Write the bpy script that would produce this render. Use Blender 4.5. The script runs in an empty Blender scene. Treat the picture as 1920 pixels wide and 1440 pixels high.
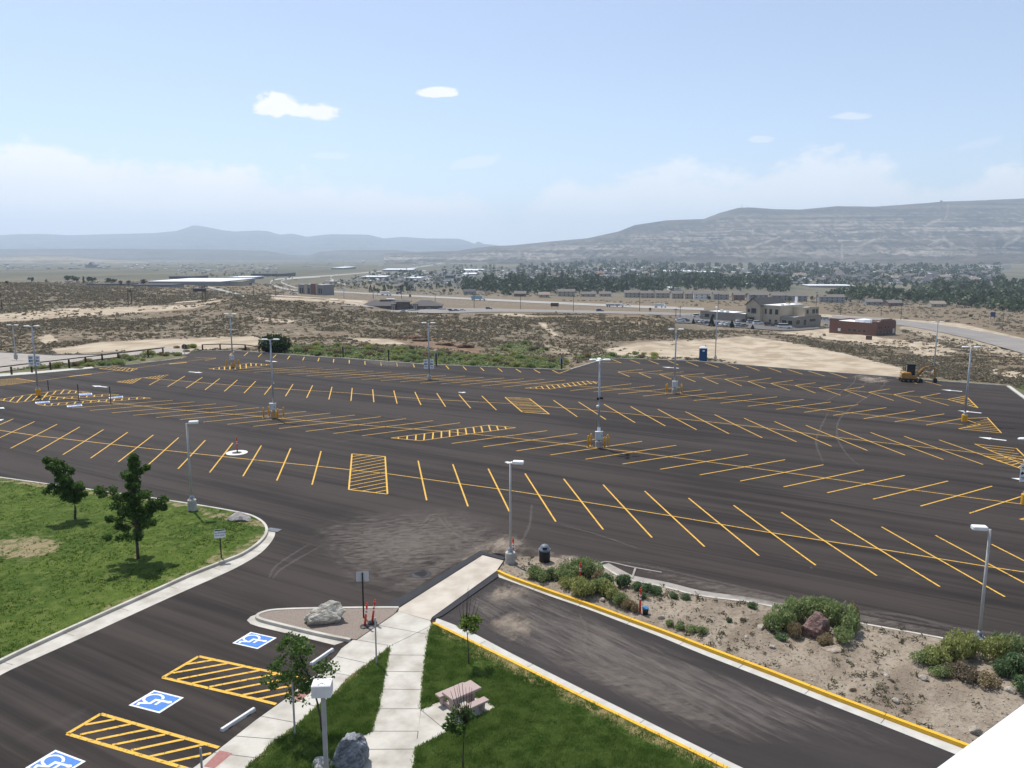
import bpy, bmesh, math, random
import numpy as np
from mathutils import Vector, Matrix
rnd = random.Random(7)
nr = np.random.RandomState(11)
SC = bpy.context.scene
COL = SC.collection
# ------------------------------------------------------------------ camera numbers
H = 18.0
FOC = 1500.0
PITCH = math.radians(9.46)
CP, SP = math.cos(PITCH), math.sin(PITCH)
def ratio(py):
    yd = (py - 720.0) / FOC
    return (yd * CP + SP) / (CP - yd * SP)
def fw(py):
    return CP - (py - 720.0) / FOC * SP
def at(px, py, Y):
    """world point seen at a picture position of the photograph, Y metres ahead"""
    return Vector(((px - 960.0) / FOC / fw(py) * Y, Y, H - Y * ratio(py)))
def P(px, py, z=0.0):
    """point of the level plane z that the photograph shows at px, py"""
    Y = (H - z) / ratio(py)
    return Vector(((px - 960.0) / FOC / fw(py) * Y, Y, z))
def project(X, Y, Z):
    X = np.asarray(X, float); Y = np.asarray(Y, float); Z = np.asarray(Z, float)
    r = (H - Z) / Y
    t = (r * CP - SP) / (CP + r * SP)
    return 960 + FOC * (CP - t * SP) * X / Y, 720 + FOC * t
# ------------------------------------------------------------------ noise
_perm = nr.permutation(4096).astype(np.int64)
_val = nr.rand(4096)
def vnoise(x, y):
    xi = np.floor(x).astype(np.int64); yi = np.floor(y).astype(np.int64)
    fx = x - xi; fy = y - yi
    fx = fx * fx * (3 - 2 * fx); fy = fy * fy * (3 - 2 * fy)
    def h(a, b): return _val[(_perm[a & 4095] + b * 131) & 4095]
    return (h(xi, yi) * (1 - fx) + h(xi + 1, yi) * fx) * (1 - fy) + (h(xi, yi + 1) * (1 - fx) + h(xi + 1, yi + 1) * fx) * fy
def fbm(x, y, o=4):
    s = 0.0; a = 0.5; x = np.asarray(x, float); y = np.asarray(y, float)
    for i in range(o):
        s = s + a * vnoise(x + 17.3 * i, y - 9.1 * i); a *= .5; x = x * 2.03; y = y * 2.03
    return s / (1 - .5 ** o)
# ------------------------------------------------------------------ terrain heights
_TY = np.array([110,130,150,180,220,260,300,350,420,500,600,720,850,1000,1300,1700,2300,3200,4500,7000,12000,20000], float)
_TC = [-300,0,240,480,620,750,960,1200,1310,1440,1640,1920,2250]
_TT = [
 [715,680,656,634,612,594,579,562,545,533,537,537,534,528,519,511,505,499,494,487,480,476],
 [715,680,655,632,610,592,577,560,543,530.5,536,537,534,528,519,511,505,499,494,487,480,476],
 [715,679,653,628,604,586,573,562,551,544,541,538,531,526,518,511,505,499,494,487,480,476],
 [715,679,651,625,596,572,558.5,562,560,556,551,544,537,530,520,512,505,499,493,487,480,476],
 [716,679,652,628,602,578,560,566,568,565,560,549,541,532,521,512,505,499,493,487,480,476],
 [716,680,655,634,612,597,589,589,588,586,578,566,553,541,527,515,506,499,493,486,480,476],
 [715,683,664,640,615,600,592.5,591.5,591,588,580,568,556,547,531,517,507,499,492,486,480,476],
 [715,688,668,645,615,598,590,588,586,584,580,573,562,553,536,520,508,498,490,485,479,475],
 [715,691,674,655,636,622,617,614,598.5,587,580,572,561,551,535,519.5,507.5,497,490,484,478,475],
 [715,692,679,661,645,634,627,621.5,600,590,583,574,562,551,536,520,508,497,490,484,478,475],
 [717,700,686,668,653,645,640,622.5,612,605,595,580,566,556,541,525,511,498,490,484,478,475],
 [725,702,690,678,667,659,652,643,628,612,596,578,566,557,543,527,512,499,491,484,478,475],
 [730,706,694,682,670,661,654,645,630,614,598,580,567,558,544,528,512,499,491,484,478,475]]
_TU = np.array([(c - 960) / FOC for c in _TC])
_TZ = np.array([[H - Yv * ratio(p) for Yv, p in zip(_TY, row)] for row in _TT])
_LY = np.log(_TY)
_EDGE = np.array([(-300,690),(0,697),(190,686),(340,664),(440,657),(640,671),(806,684),(960,690),(1060,693),(1135,673),(1300,676),(1440,688),(1700,708),(1890,722),(1960,790),(2250,900)], float)
_EU = (_EDGE[:, 0] - 960) / FOC / np.array([fw(y) for y in _EDGE[:, 1]])
_EYv = np.array([H / ratio(y) for y in _EDGE[:, 1]])
def T(X, Y):
    X = np.asarray(X, float); Y = np.maximum(np.asarray(Y, float), 1.0)
    u = X / Y
    uc = np.clip(u, _TU[0], _TU[-1] - 1e-9)
    ly = np.clip(np.log(Y), _LY[0], _LY[-1] - 1e-9)
    i = np.clip(np.searchsorted(_TU, uc, 'right') - 1, 0, len(_TU) - 2)
    j = np.clip(np.searchsorted(_LY, ly, 'right') - 1, 0, len(_LY) - 2)
    a = (uc - _TU[i]) / (_TU[i + 1] - _TU[i]); a = a * a * (3 - 2 * a)
    b = (ly - _LY[j]) / (_LY[j + 1] - _LY[j])
    def hz(ii):      # Catmull-Rom along the distance
        j0 = np.maximum(j - 1, 0); j3 = np.minimum(j + 2, len(_LY) - 1)
        p0, p1, p2, p3 = _TZ[ii, j0], _TZ[ii, j], _TZ[ii, j + 1], _TZ[ii, j3]
        return .5 * (2 * p1 + (p2 - p0) * b + (2 * p0 - 5 * p1 + 4 * p2 - p3) * b * b + (3 * p1 - p0 - 3 * p2 + p3) * b ** 3)
    z = hz(i) * (1 - a) + hz(i + 1) * a
    e = np.interp(u, _EU, _EYv)
    m = np.clip((Y - e - 1.0) / 14.0, 0, 1); m = m * m * (3 - 2 * m)
    amp = np.clip((Y - e - 4) / 40, 0, 1) * np.clip((520 - Y) / 220, 0, 1)
    n = (fbm(X / 26.0, Y / 26.0, 4) - .5) * 1.7 + (fbm(X / 7.0 + 40, Y / 7.0, 3) - .5) * .5
    return z * m + n * amp - .06
_SY = np.geomspace(60, 14000, 1500)
def G(px, py, up=0.0):
    """point of the terrain that the photograph shows at px, py"""
    r = ratio(py); xs = (px - 960.0) / FOC / fw(py)
    d = (H - _SY * r) - T(xs * _SY, _SY)
    k = np.nonzero(d <= 0)[0]
    if len(k) == 0: k = [int(np.argmin(np.abs(d[:1200])))]
    k = int(k[0])
    if k == 0: Y = _SY[0]
    else:
        Y = _SY[k - 1] + (_SY[k] - _SY[k - 1]) * (d[k - 1] / (d[k - 1] - d[k] + 1e-12))
    X = xs * Y
    return Vector((X, Y, float(T(X, Y)) + up))
def GZ(x, y): return float(T(x, y))
# ------------------------------------------------------------------ objects
def tag(o, label=None, cat=None, group=None, kind=None):
    if label: o['label'] = label
    if cat: o['category'] = cat
    if group: o['group'] = group
    if kind: o['kind'] = kind
    return o
def thing(name, label, cat, loc=(0, 0, 0), rz=0.0, group=None):
    o = bpy.data.objects.new(name, None); COL.objects.link(o)
    o.empty_display_size = .3
    o.location = loc; o.rotation_euler = (0, 0, rz)
    return tag(o, label, cat, group)
KIDS = {}
def link(name, me, parent=None):
    o = bpy.data.objects.new(name, me); COL.objects.link(o)
    if parent is not None:
        o.parent = parent; KIDS.setdefault(parent.name, []).append(o)
    return o
def copy_tree(o, parent=None):
    c = o.copy(); COL.objects.link(c)
    if parent is not None:
        c.parent = parent; KIDS.setdefault(parent.name, []).append(c)
    for ch in list(KIDS.get(o.name, [])): copy_tree(ch, c)
    return c
def mesh_np(name, V, F, mats, smooth=False, mi=None):
    V = np.asarray(V, np.float32); F = np.asarray(F, np.int32)
    me = bpy.data.meshes.new(name)
    k = F.shape[1]
    me.vertices.add(len(V)); me.vertices.foreach_set('co', V.ravel())
    me.loops.add(F.size); me.loops.foreach_set('vertex_index', F.ravel())
    me.polygons.add(len(F)); me.polygons.foreach_set('loop_start', np.arange(0, F.size, k, dtype=np.int32))
    for m in (mats if isinstance(mats, (list, tuple)) else [mats]): me.materials.append(m)
    if mi is not None: me.polygons.foreach_set('material_index', np.asarray(mi, np.int32))
    if smooth: me.polygons.foreach_set('use_smooth', np.ones(len(F), bool))
    me.update(calc_edges=True); me.validate()
    return me
def vcol(me, name, data):
    at_ = me.attributes.new(name, 'FLOAT_COLOR', 'POINT')
    d = np.ones((len(me.vertices), 4), np.float32); d[:, :data.shape[1]] = data
    at_.data.foreach_set('color', d.ravel())
class MB:
    def __init__(s): s.v = []; s.f = []; s.mi = []; s.cur = 0
    def mat(s, i): s.cur = i; return s
    def add(s, vs, fs):
        n = len(s.v); s.v += [tuple(v) for v in vs]
        for f in fs: s.f.append([n + i for i in f]); s.mi.append(s.cur)
        return s
    def box(s, cx, cy, cz, sx, sy, sz, rz=0.0, taper=1.0, rx=0.0, ry=0.0):
        M = Matrix.Rotation(rz, 3, 'Z') @ Matrix.Rotation(ry, 3, 'Y') @ Matrix.Rotation(rx, 3, 'X')
        vs = []
        for z, t in ((-.5, 1.0), (.5, taper)):
            for x, y in ((-.5, -.5), (.5, -.5), (.5, .5), (-.5, .5)):
                vs.append(M @ Vector((x * sx * t, y * sy * t, z * sz)) + Vector((cx, cy, cz)))
        return s.add(vs, [(0, 3, 2, 1), (4, 5, 6, 7), (0, 1, 5, 4), (1, 2, 6, 5), (2, 3, 7, 6), (3, 0, 4, 7)])
    def bbox(s, x0, x1, y0, y1, z0, z1):
        return s.box((x0 + x1) / 2, (y0 + y1) / 2, (z0 + z1) / 2, x1 - x0, y1 - y0, z1 - z0)
    def bev(s, cx, cy, cz, sx, sy, sz, b, rz=0.0):
        """box with chamfered vertical and top edges"""
        pts = []
        hx, hy = sx / 2, sy / 2
        prof = [(hx - b, -hy), (hx, -hy + b), (hx, hy - b), (hx - b, hy), (-hx + b, hy), (-hx, hy - b), (-hx, -hy + b), (-hx + b, -hy)]
        R = Matrix.Rotation(rz, 3, 'Z'); O = Vector((cx, cy, cz))
        def ring(k, z): return [R @ Vector((x * k[0], y * k[1], z)) + O for x, y in prof]
        k2 = ((hx - b) / hx, (hy - b) / hy)
        vs = ring((1, 1), -sz / 2) + ring((1, 1), sz / 2 - b) + ring(k2, sz / 2)
        fs = [tuple(range(7, -1, -1)), tuple(range(16, 24))]
        for lv in (0, 8):
            for i in range(8):
                j = (i + 1) % 8; fs.append((lv + i, lv + j, lv + 8 + j, lv + 8 + i))
        return s.add(vs, fs)
    def prism(s, poly, z0, z1, bottom=True):
        n = len(poly)
        a = sum(poly[i][0] * poly[(i + 1) % n][1] - poly[(i + 1) % n][0] * poly[i][1] for i in range(n))
        if a < 0: poly = poly[::-1]
        vs = [(p[0], p[1], z0) for p in poly] + [(p[0], p[1], z1) for p in poly]
        fs = [tuple(range(n, 2 * n))]
        if bottom: fs.append(tuple(range(n - 1, -1, -1)))
        for i in range(n): fs.append((i, (i + 1) % n, n + (i + 1) % n, n + i))
        return s.add(vs, fs)
    def sheet(s, poly, z=None):
        poly = list(poly); n = len(poly)
        a = sum(poly[i][0] * poly[(i + 1) % n][1] - poly[(i + 1) % n][0] * poly[i][1] for i in range(n))
        if a < 0: poly = poly[::-1]
        return s.add([(p[0], p[1], p[2] if z is None else z) for p in poly], [tuple(range(n))])
    def tube(s, pts, rads, n=8, cap=True):
        pts = [Vector(p) for p in pts]
        if not isinstance(rads, (list, tuple)): rads = [rads] * len(pts)
        vs = []; fs = []
        for i, p in enumerate(pts):
            d = (pts[min(i + 1, len(pts) - 1)] - pts[max(i - 1, 0)]).normalized()
            a = d.cross(Vector((0, 0, 1)))
            if a.length < .05: a = Vector((1, 0, 0))
            a.normalize(); b = d.cross(a)
            for k in range(n):
                t = 2 * math.pi * k / n
                vs.append(p + (a * math.cos(t) + b * math.sin(t)) * rads[i])
        for i in range(len(pts) - 1):
            for k in range(n):
                k2 = (k + 1) % n
                fs.append((i * n + k, (i + 1) * n + k, (i + 1) * n + k2, i * n + k2))
        if cap: fs.append(tuple(range(n))); fs.append(tuple(range(len(pts) * n - 1, (len(pts) - 1) * n - 1, -1)))
        return s.add(vs, fs)
    def lathe(s, prof, n=16, c=(0, 0, 0)):
        vs = []; fs = []
        for r, z in prof:
            for k in range(n):
                t = 2 * math.pi * k / n; vs.append((c[0] + r * math.cos(t), c[1] + r * math.sin(t), c[2] + z))
        m = len(prof)
        for i in range(m - 1):
            for k in range(n):
                k2 = (k + 1) % n; fs.append((i * n + k, i * n + k2, (i + 1) * n + k2, (i + 1) * n + k))
        fs.append(tuple(range(n - 1, -1, -1))); fs.append(tuple(range((m - 1) * n, m * n)))
        return s.add(vs, fs)
    def mesh(s, name, mats, smooth=False):
        me = bpy.data.meshes.new(name); me.from_pydata(s.v, [], s.f)
        for m in (mats if isinstance(mats, (list, tuple)) else [mats]): me.materials.append(m)
        me.polygons.foreach_set('material_index', s.mi)
        if smooth: me.polygons.foreach_set('use_smooth', [True] * len(s.f))
        me.update(); return me
    def build(s, name, mats, parent=None, smooth=False): return link(name, s.mesh(name, mats, smooth), parent)
# ------------------------------------------------------------------ materials
def nmat(name):
    m = bpy.data.materials.new(name); m.use_nodes = True
    nt = m.node_tree; nt.nodes.clear()
    out = nt.nodes.new('ShaderNodeOutputMaterial')
    return m, nt, out
class NB:
    """tiny node-building helper"""
    def __init__(s, nt): s.nt = nt; s._pos = None
    def n(s, t, **kw):
        x = s.nt.nodes.new(t)
        for k, v in kw.items(): setattr(x, k, v)
        return x
    def set(s, sock, v):
        if isinstance(v, bpy.types.NodeSocket): s.nt.links.new(v, sock)
        elif isinstance(v, (tuple, list)) and len(v) == 3 and sock.type == 'RGBA': sock.default_value = (*v, 1)
        else: sock.default_value = v
    def math(s, op, a, b=0.0, c=None, clamp=False):
        x = s.n('ShaderNodeMath', operation=op, use_clamp=clamp); s.set(x.inputs[0], a); s.set(x.inputs[1], b)
        if c is not None: s.set(x.inputs[2], c)
        return x.outputs[0]
    def pos(s):
        if s._pos is None: s._pos = s.n('ShaderNodeNewGeometry').outputs['Position']
        return s._pos
    def mapped(s, scale=(1, 1, 1), rot=(0, 0, 0), vec=None, loc=(0, 0, 0)):
        vec = vec or s.pos()
        if any(rot) and tuple(scale) != (1, 1, 1):      # turn first, then stretch
            r = s.n('ShaderNodeMapping'); s.set(r.inputs['Vector'], vec); r.inputs['Rotation'].default_value = rot; vec = r.outputs[0]; rot = (0, 0, 0)
        x = s.n('ShaderNodeMapping'); s.set(x.inputs['Vector'], vec)
        x.inputs['Scale'].default_value = scale; x.inputs['Rotation'].default_value = rot; x.inputs['Location'].default_value = loc
        return x.outputs[0]
    def noise(s, scale, detail=3, vec=None, rough=.55, dist=0.0):
        x = s.n('ShaderNodeTexNoise'); s.set(x.inputs['Vector'], vec or s.pos())
        x.inputs['Scale'].default_value = scale; x.inputs['Detail'].default_value = detail
        x.inputs['Roughness'].default_value = rough; x.inputs['Distortion'].default_value = dist
        return x.outputs['Fac']
    def ramp(s, f, stops):
        x = s.n('ShaderNodeValToRGB'); s.set(x.inputs[0], f)
        el = x.color_ramp.elements
        while len(el) < len(stops): el.new(.5)
        for e, (p, c) in zip(el, stops):
            e.position = p; e.color = (*c, 1) if isinstance(c, (tuple, list)) else (c, c, c, 1)
        return x.outputs[0]
    def mix(s, f, a, b, mode='MIX'):
        x = s.n('ShaderNodeMix', data_type='RGBA', blend_type=mode)
        s.set(x.inputs[0], f); s.set(x.inputs[6], a); s.set(x.inputs[7], b)
        return x.outputs[2]
    def smooth(s, v, a, b):
        x = s.n('ShaderNodeMapRange', interpolation_type='SMOOTHSTEP'); s.set(x.inputs[0], v)
        s.set(x.inputs[1], a); s.set(x.inputs[2], b)
        return x.outputs[0]
    def bump(s, h, strength=.3, dist=.05):
        x = s.n('ShaderNodeBump'); s.set(x.inputs['Height'], h)
        x.inputs['Strength'].default_value = strength; x.inputs['Distance'].default_value = dist
        return x.outputs[0]
    def bsdf(s, out, col, rough=.8, metal=0.0, bump=None, spec=.3):
        x = s.n('ShaderNodeBsdfPrincipled'); s.set(x.inputs['Base Color'], col); s.set(x.inputs['Roughness'], rough)
        x.inputs['Metallic'].default_value = metal; x.inputs['Specular IOR Level'].default_value = spec
        if bump is not None: s.set(x.inputs['Normal'], bump)
        s.nt.links.new(x.outputs[0], out.inputs[0]); return x
def simple(name, c1, c2=None, scale=3.0, rough=.7, metal=0.0, bump=0.0, spec=.3, detail=4, lo=.35, hi=.65, bdist=.02, objc=False):
    m, nt, out = nmat(name); b = NB(nt)
    if c2 is None: c2 = tuple(c * .85 for c in c1)
    vec = b.n('ShaderNodeTexCoord').outputs['Object'] if objc else None
    f = b.noise(scale, detail, vec)
    col = b.ramp(f, [(lo, c2), (hi, c1)])
    bp = b.bump(b.noise(scale * 4, 3, vec), bump, bdist) if bump else None
    b.bsdf(out, col, rough, metal, bp, spec)
    return m
def leafmat(name, c1, c2, c3=None, trans=.25, rough=.6, patchy=0.0, psc=1.0):
    m, nt, out = nmat(name); b = NB(nt)
    g = b.n('ShaderNodeNewGeometry')
    st = [(0, c1), (.6, c2)] + ([(1, c3)] if c3 else [])
    col = b.ramp(g.outputs['Random Per Island'], st)
    if patchy:
        pn = b.smooth(b.noise(psc, 4, rough=.65), .36, .64)
        col = b.mix(b.math('MULTIPLY', pn, patchy), col, tuple(min(.5, x_ * 1.7) for x_ in (c3 or c2)))
    x = b.bsdf(out, col, rough, spec=.2)
    t = b.n('ShaderNodeBsdfTranslucent'); b.set(t.inputs[0], col)
    mx = b.n('ShaderNodeMixShader'); mx.inputs[0].default_value = trans
    nt.links.new(x.outputs[0], mx.inputs[1]); nt.links.new(t.outputs[0], mx.inputs[2]); nt.links.new(mx.outputs[0], out.inputs[0])
    return m
# ------------------------------------------------------------------ 2-D helpers
def in_poly(x, y, poly):
    x = np.asarray(x); y = np.asarray(y); r = np.zeros(x.shape, bool); n = len(poly)
    for i in range(n):
        x0, y0 = poly[i]; x1, y1 = poly[(i + 1) % n]
        c = ((y0 > y) != (y1 > y)) & (x < (x1 - x0) * (y - y0) / ((y1 - y0) if y1 != y0 else 1e-9) + x0)
        r ^= c
    return r
def seg_dist(x, y, pts, closed=False, ys=1.0):
    d = np.full(np.shape(x), 1e9); pts = list(pts)
    if closed: pts = pts + [pts[0]]
    for (x0, y0), (x1, y1) in zip(pts[:-1], pts[1:]):
        ax, ay = x1 - x0, (y1 - y0) * ys; L = ax * ax + ay * ay + 1e-9
        t = np.clip(((x - x0) * ax + (y - y0) * ys * ay) / L, 0, 1)
        d = np.minimum(d, np.hypot(x - x0 - t * ax, (y - y0) * ys - t * ay))
    return d
def soft_poly(x, y, poly, w, ys=3.0):
    ins = in_poly(x, y, poly); d = seg_dist(x, y, poly, True, ys)
    return np.clip(np.where(ins, .5 + d / (2 * w), .5 - d / (2 * w)), 0, 1)
def offset(pl, d):
    """offset a 2-D polyline to its left by d"""
    out = []; n = len(pl)
    for i in range(n):
        a = Vector(pl[max(i - 1, 0)][:2]); c = Vector(pl[min(i + 1, n - 1)][:2])
        t = (c - a).normalized(); out.append((pl[i][0] - t.y * d, pl[i][1] + t.x * d))
    return out
def smooth_line(pts, k=4):
    pts = [Vector(p) for p in pts]; out = []
    for i in range(len(pts) - 1):
        p0 = pts[max(i - 1, 0)]; p1 = pts[i]; p2 = pts[i + 1]; p3 = pts[min(i + 2, len(pts) - 1)]
        for s in range(k):
            t = s / k
            out.append(.5 * (2 * p1 + (p2 - p0) * t + (2 * p0 - 5 * p1 + 4 * p2 - p3) * t * t + (3 * p1 - p0 - 3 * p2 + p3) * t ** 3))
    out.append(pts[-1]); return out
def WP(pts, z=0.0): return [P(x, y, z) for x, y in pts]
# ================================================================== camera, light, sky
cam = bpy.data.cameras.new('camera'); cam.sensor_width = 36.0; cam.lens = 36.0 * FOC / 1920.0
cam.clip_start = .1; cam.clip_end = 60000
camo = bpy.data.objects.new('camera', cam); COL.objects.link(camo)
camo.location = (0, 0, H); camo.rotation_euler = (math.pi / 2 - PITCH, 0, 0); SC.camera = camo
SUN_AZ, SUN_EL = math.radians(-34), math.radians(63)
sdir = Vector((math.sin(SUN_AZ) * math.cos(SUN_EL), math.cos(SUN_AZ) * math.cos(SUN_EL), math.sin(SUN_EL)))
sl = bpy.data.lights.new('sun', 'SUN'); sl.energy = 4.1; sl.angle = math.radians(.5); sl.color = (1, .965, .91)
so = bpy.data.objects.new('sun', sl); COL.objects.link(so); so.location = (0, 0, 300)
so.rotation_euler = (-sdir).to_track_quat('-Z', 'Y').to_euler()
SC.view_settings.view_transform = 'Standard'; SC.view_settings.look = 'None'
SC.view_settings.exposure = .25; SC.view_settings.gamma = 1; SC.view_settings.use_curve_mapping = False
SC.cycles.use_denoising = True
SC.cycles.max_bounces = 6; SC.cycles.transparent_max_bounces = 12; SC.cycles.volume_bounces = 1
SC.cycles.use_adaptive_sampling = True; SC.cycles.adaptive_threshold = .015
w = bpy.data.worlds.new('World'); SC.world = w; w.use_nodes = True
nt = w.node_tree; nt.nodes.clear(); b = NB(nt)
sky = b.n('ShaderNodeTexSky', sky_type='NISHITA'); sky.sun_disc = False
sky.sun_elevation = SUN_EL; sky.sun_rotation = SUN_AZ; sky.altitude = 1900; sky.air_density = 1.0; sky.dust_density = 3.2; sky.ozone_density = 1.0
SKYS = .14
bg = b.n('ShaderNodeBackground'); bg.inputs['Strength'].default_value = SKYS
tc = b.n('ShaderNodeTexCoord'); dirv = tc.outputs['Generated']
sep = b.n('ShaderNodeSeparateXYZ'); b.set(sep.inputs[0], dirv)
ys = b.math('MAXIMUM', sep.outputs[1], .02)
U = b.math('DIVIDE', sep.outputs[0], ys); Vv = b.math('DIVIDE', sep.outputs[2], ys)     # tangent of azimuth and of elevation
front = b.smooth(sep.outputs[1], .02, .25)
cmb = b.n('ShaderNodeCombineXYZ'); b.set(cmb.inputs[0], U); b.set(cmb.inputs[1], b.math('MULTIPLY', Vv, 1.7))
cv = cmb.outputs[0]
nA = b.noise(9, 7, cv, .62); nB = b.noise(26, 8, cv, .66)
def dirpx(px, py): return (px - 960) / FOC / fw(py), -ratio(py)
def puff(px, py, wx, wy, dens, flat=1.0, tilt=0.0):
    u0, v0 = dirpx(px, py); su, sv = wx / FOC, wy / FOC
    du = b.math('SUBTRACT', U, u0); dv = b.math('ADD', b.math('SUBTRACT', Vv, v0), b.math('MULTIPLY', du, tilt))
    x = b.math('DIVIDE', du, su); y = b.math('DIVIDE', dv, sv)
    lower = b.math('LESS_THAN', y, 0.0)
    y = b.math('MULTIPLY', y, b.math('ADD', 1.0, b.math('MULTIPLY', lower, flat)))
    d = b.math('SQRT', b.math('ADD', b.math('MULTIPLY', x, x), b.math('MULTIPLY', y, y)))
    d = b.math('ADD', d, b.math('MULTIPLY', b.math('SUBTRACT', nB, .5), 2.1))
    return b.math('MULTIPLY', b.smooth(d, 1.02, .62), dens)
cl = puff(520, 201, 52, 27, .95, .6)
for a in ((578, 211, 62, 20, .93, .5, .08), (825, 176, 42, 15, .85, 1.2), (1597, 219, 44, 9, .42, .8), (1424, 262, 24, 11, .38, .6), (892, 305, 52, 14, .3, .3, -.18),
          (1835, 270, 48, 12, .16, .3, -.2), (620, 293, 40, 8, .22, .3)):
    cl = b.math('MAXIMUM', cl, puff(*a))
def bank(curve, soft, amp, dens):
    fc = b.n('ShaderNodeFloatCurve'); c = fc.mapping.curves[0]
    pts = [((dirpx(x, y)[0] + .9) / 1.8, dirpx(x, y)[1] / .35) for x, y in curve]
    while len(c.points) < len(pts): c.points.new(.5, .5)
    for p_, q in zip(c.points, pts): p_.location = q; p_.handle_type = 'AUTO_CLAMPED'
    fc.mapping.update()
    b.set(fc.inputs['Value'], b.math('DIVIDE', b.math('ADD', U, .9), 1.8, clamp=True))
    top = b.math('MULTIPLY', fc.outputs[0], .35)
    e = b.math('SUBTRACT', b.math('ADD', top, b.math('MULTIPLY', b.math('SUBTRACT', nB, .5), amp)), Vv)
    e = b.math('ADD', e, b.math('MULTIPLY', b.math('SUBTRACT', nA, .5), amp * 1.6))
    return b.math('MULTIPLY', b.smooth(e, 0.0, soft), dens)
left = bank([(-350, 250), (0, 262), (50, 252), (130, 268), (200, 280), (290, 280), (350, 286), (420, 306), (520, 318), (640, 336), (760, 350), (900, 362), (1000, 420), (2300, 470)], .024, .05, .84)
right = bank([(-350, 470), (900, 440), (1010, 352), (1080, 322), (1150, 312), (1220, 292), (1290, 300), (1350, 318), (1450, 290), (1540, 272), (1620, 275), (1680, 310), (1760, 325), (1850, 312), (1930, 304), (2300, 300)], .024, .06, .62)
cl = b.math('MAXIMUM', cl, b.math('MAXIMUM', left, right))
cl = b.math('MULTIPLY', cl, front, clamp=True)
ccol = b.mix(nA, (6.0, 5.95, 6.0), (7.9, 7.6, 7.4))
skyv = b.mix(.20, sky.outputs[0], (4.7, 5.0, 5.3))
skycol = b.mix(cl, skyv, ccol)
b.set(bg.inputs['Color'], skycol)
wo = b.n('ShaderNodeOutputWorld'); nt.links.new(bg.outputs[0], wo.inputs[0])
# ---- the air
hz = MB().bbox(-19000, 19000, -150, 22000, -75, 800)
m, nt, out = nmat('hazy_air'); pv = nt.nodes.new('ShaderNodeVolumePrincipled')
pv.inputs['Color'].default_value = (.72, .85, 1.0, 1); pv.inputs['Density'].default_value = 0.92e-4; pv.inputs['Anisotropy'].default_value = .25
nt.links.new(pv.outputs[0], out.inputs['Volume'])
haze = hz.build('haze', m); tag(haze, kind='stuff')
# ================================================================== terrain sheet
NU, NV = 520, 760
us = np.linspace(-1.05, 1.05, NU); yv = np.concatenate([[-40, 2, 12], np.geomspace(20, 20000, NV - 3)])
Ug, Yg = np.meshgrid(us, yv)
Wd = np.where(Yg < 20, 20, Yg)
Xg = Ug * Wd
Zg = T(Xg, np.maximum(Yg, 20))
Zg = np.where(Yg < 60, -.06, Zg)
idx = np.arange(NU * NV).reshape(NV, NU)
F = np.stack([idx[:-1, :-1].ravel(), idx[:-1, 1:].ravel(), idx[1:, 1:].ravel(), idx[1:, :-1].ravel()], 1)
V = np.stack([Xg.ravel(), Yg.ravel(), Zg.ravel()], 1)
VPX, VPY = project(V[:, 0], np.maximum(V[:, 1], 20), V[:, 2])
SAND = [([(1300,640),(1400,630),(1480,642),(1580,662),(1690,690),(1700,707),(1560,698),(1440,690),(1330,674),(1285,655)], 1.0, 5),
        ([(1130,655),(1200,640),(1310,636),(1330,672),(1240,676),(1150,668)], .75, 8),
        ([(95,655),(190,641),(300,636),(480,630),(500,640),(470,652),(350,657),(240,658),(110,664)], .9, 5),
        ([(-60,592),(0,588),(120,577),(350,571),(440,558),(360,580),(200,592),(0,604),(-60,606)], .75, 6),
        ([(68,632),(95,626),(112,640),(80,645)], .85, 4), ([(640,632),(730,636),(770,646),(700,646)], .8, 4),
        ([(480,594),(560,600),(545,607),(480,602)], .7, 4),
        ([(1005,603),(1025,606),(1050,630),(1035,632)], .75, 5), ([(1010,640),(1060,655),(1090,668),(1030,662)], .6, 5),
        ([(1450,624),(1560,615),(1660,634),(1760,642),(1800,662),(1700,655),(1560,638)], .8, 6),
        ([(1690,610),(1790,622),(1930,664),(1930,678),(1780,646),(1680,616)], .6, 5),
        ([(1530,588),(1690,598),(1800,606),(1930,636),(1930,648),(1700,606),(1540,594)], .8, 3),
        ([(500,556),(600,560),(690,563),(690,576),(640,568),(520,562)], .85, 3),
        ([(880,590),(960,587),(1010,592),(1050,594),(980,594)], .8, 3), ([(1050,600),(1280,606),(1310,600),(1240,612),(1130,604)], .55, 4),
        ([(1860,690),(1935,700),(1935,715),(1850,702)], .7, 5), ([(1700,655),(1760,650),(1790,668),(1720,668)], .7, 5)]
TAN = [([(195,540),(330,541),(360,548),(300,556),(210,550)], .9, 3), ([(385,537),(490,535),(520,545),(470,552),(400,545)], .9, 3),
       ([(600,556),(800,566),(930,578),(1100,582),(1100,590),(930,588),(800,576),(640,562)], .5, 3),
       ([(930,572),(1170,580),(1410,592),(1410,602),(1200,606),(960,592)], .8, 3),
       ([(1000,556),(1170,561),(1300,562),(1550,568),(1750,575),(1930,590),(1930,640),(1700,600),(1500,586),(1150,572),(1000,564)], .75, 3),
       ([(1850,660),(1930,672),(1930,700),(1800,690),(1760,660)], .5, 6), ([(0,505),(330,505),(330,512),(0,518)], .6, 3), ([(1850,505),(1930,508),(1930,524),(1850,522)], .7, 2),
       ([(1750,528),(1900,528),(1900,534),(1740,535)], .6, 2)]
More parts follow.
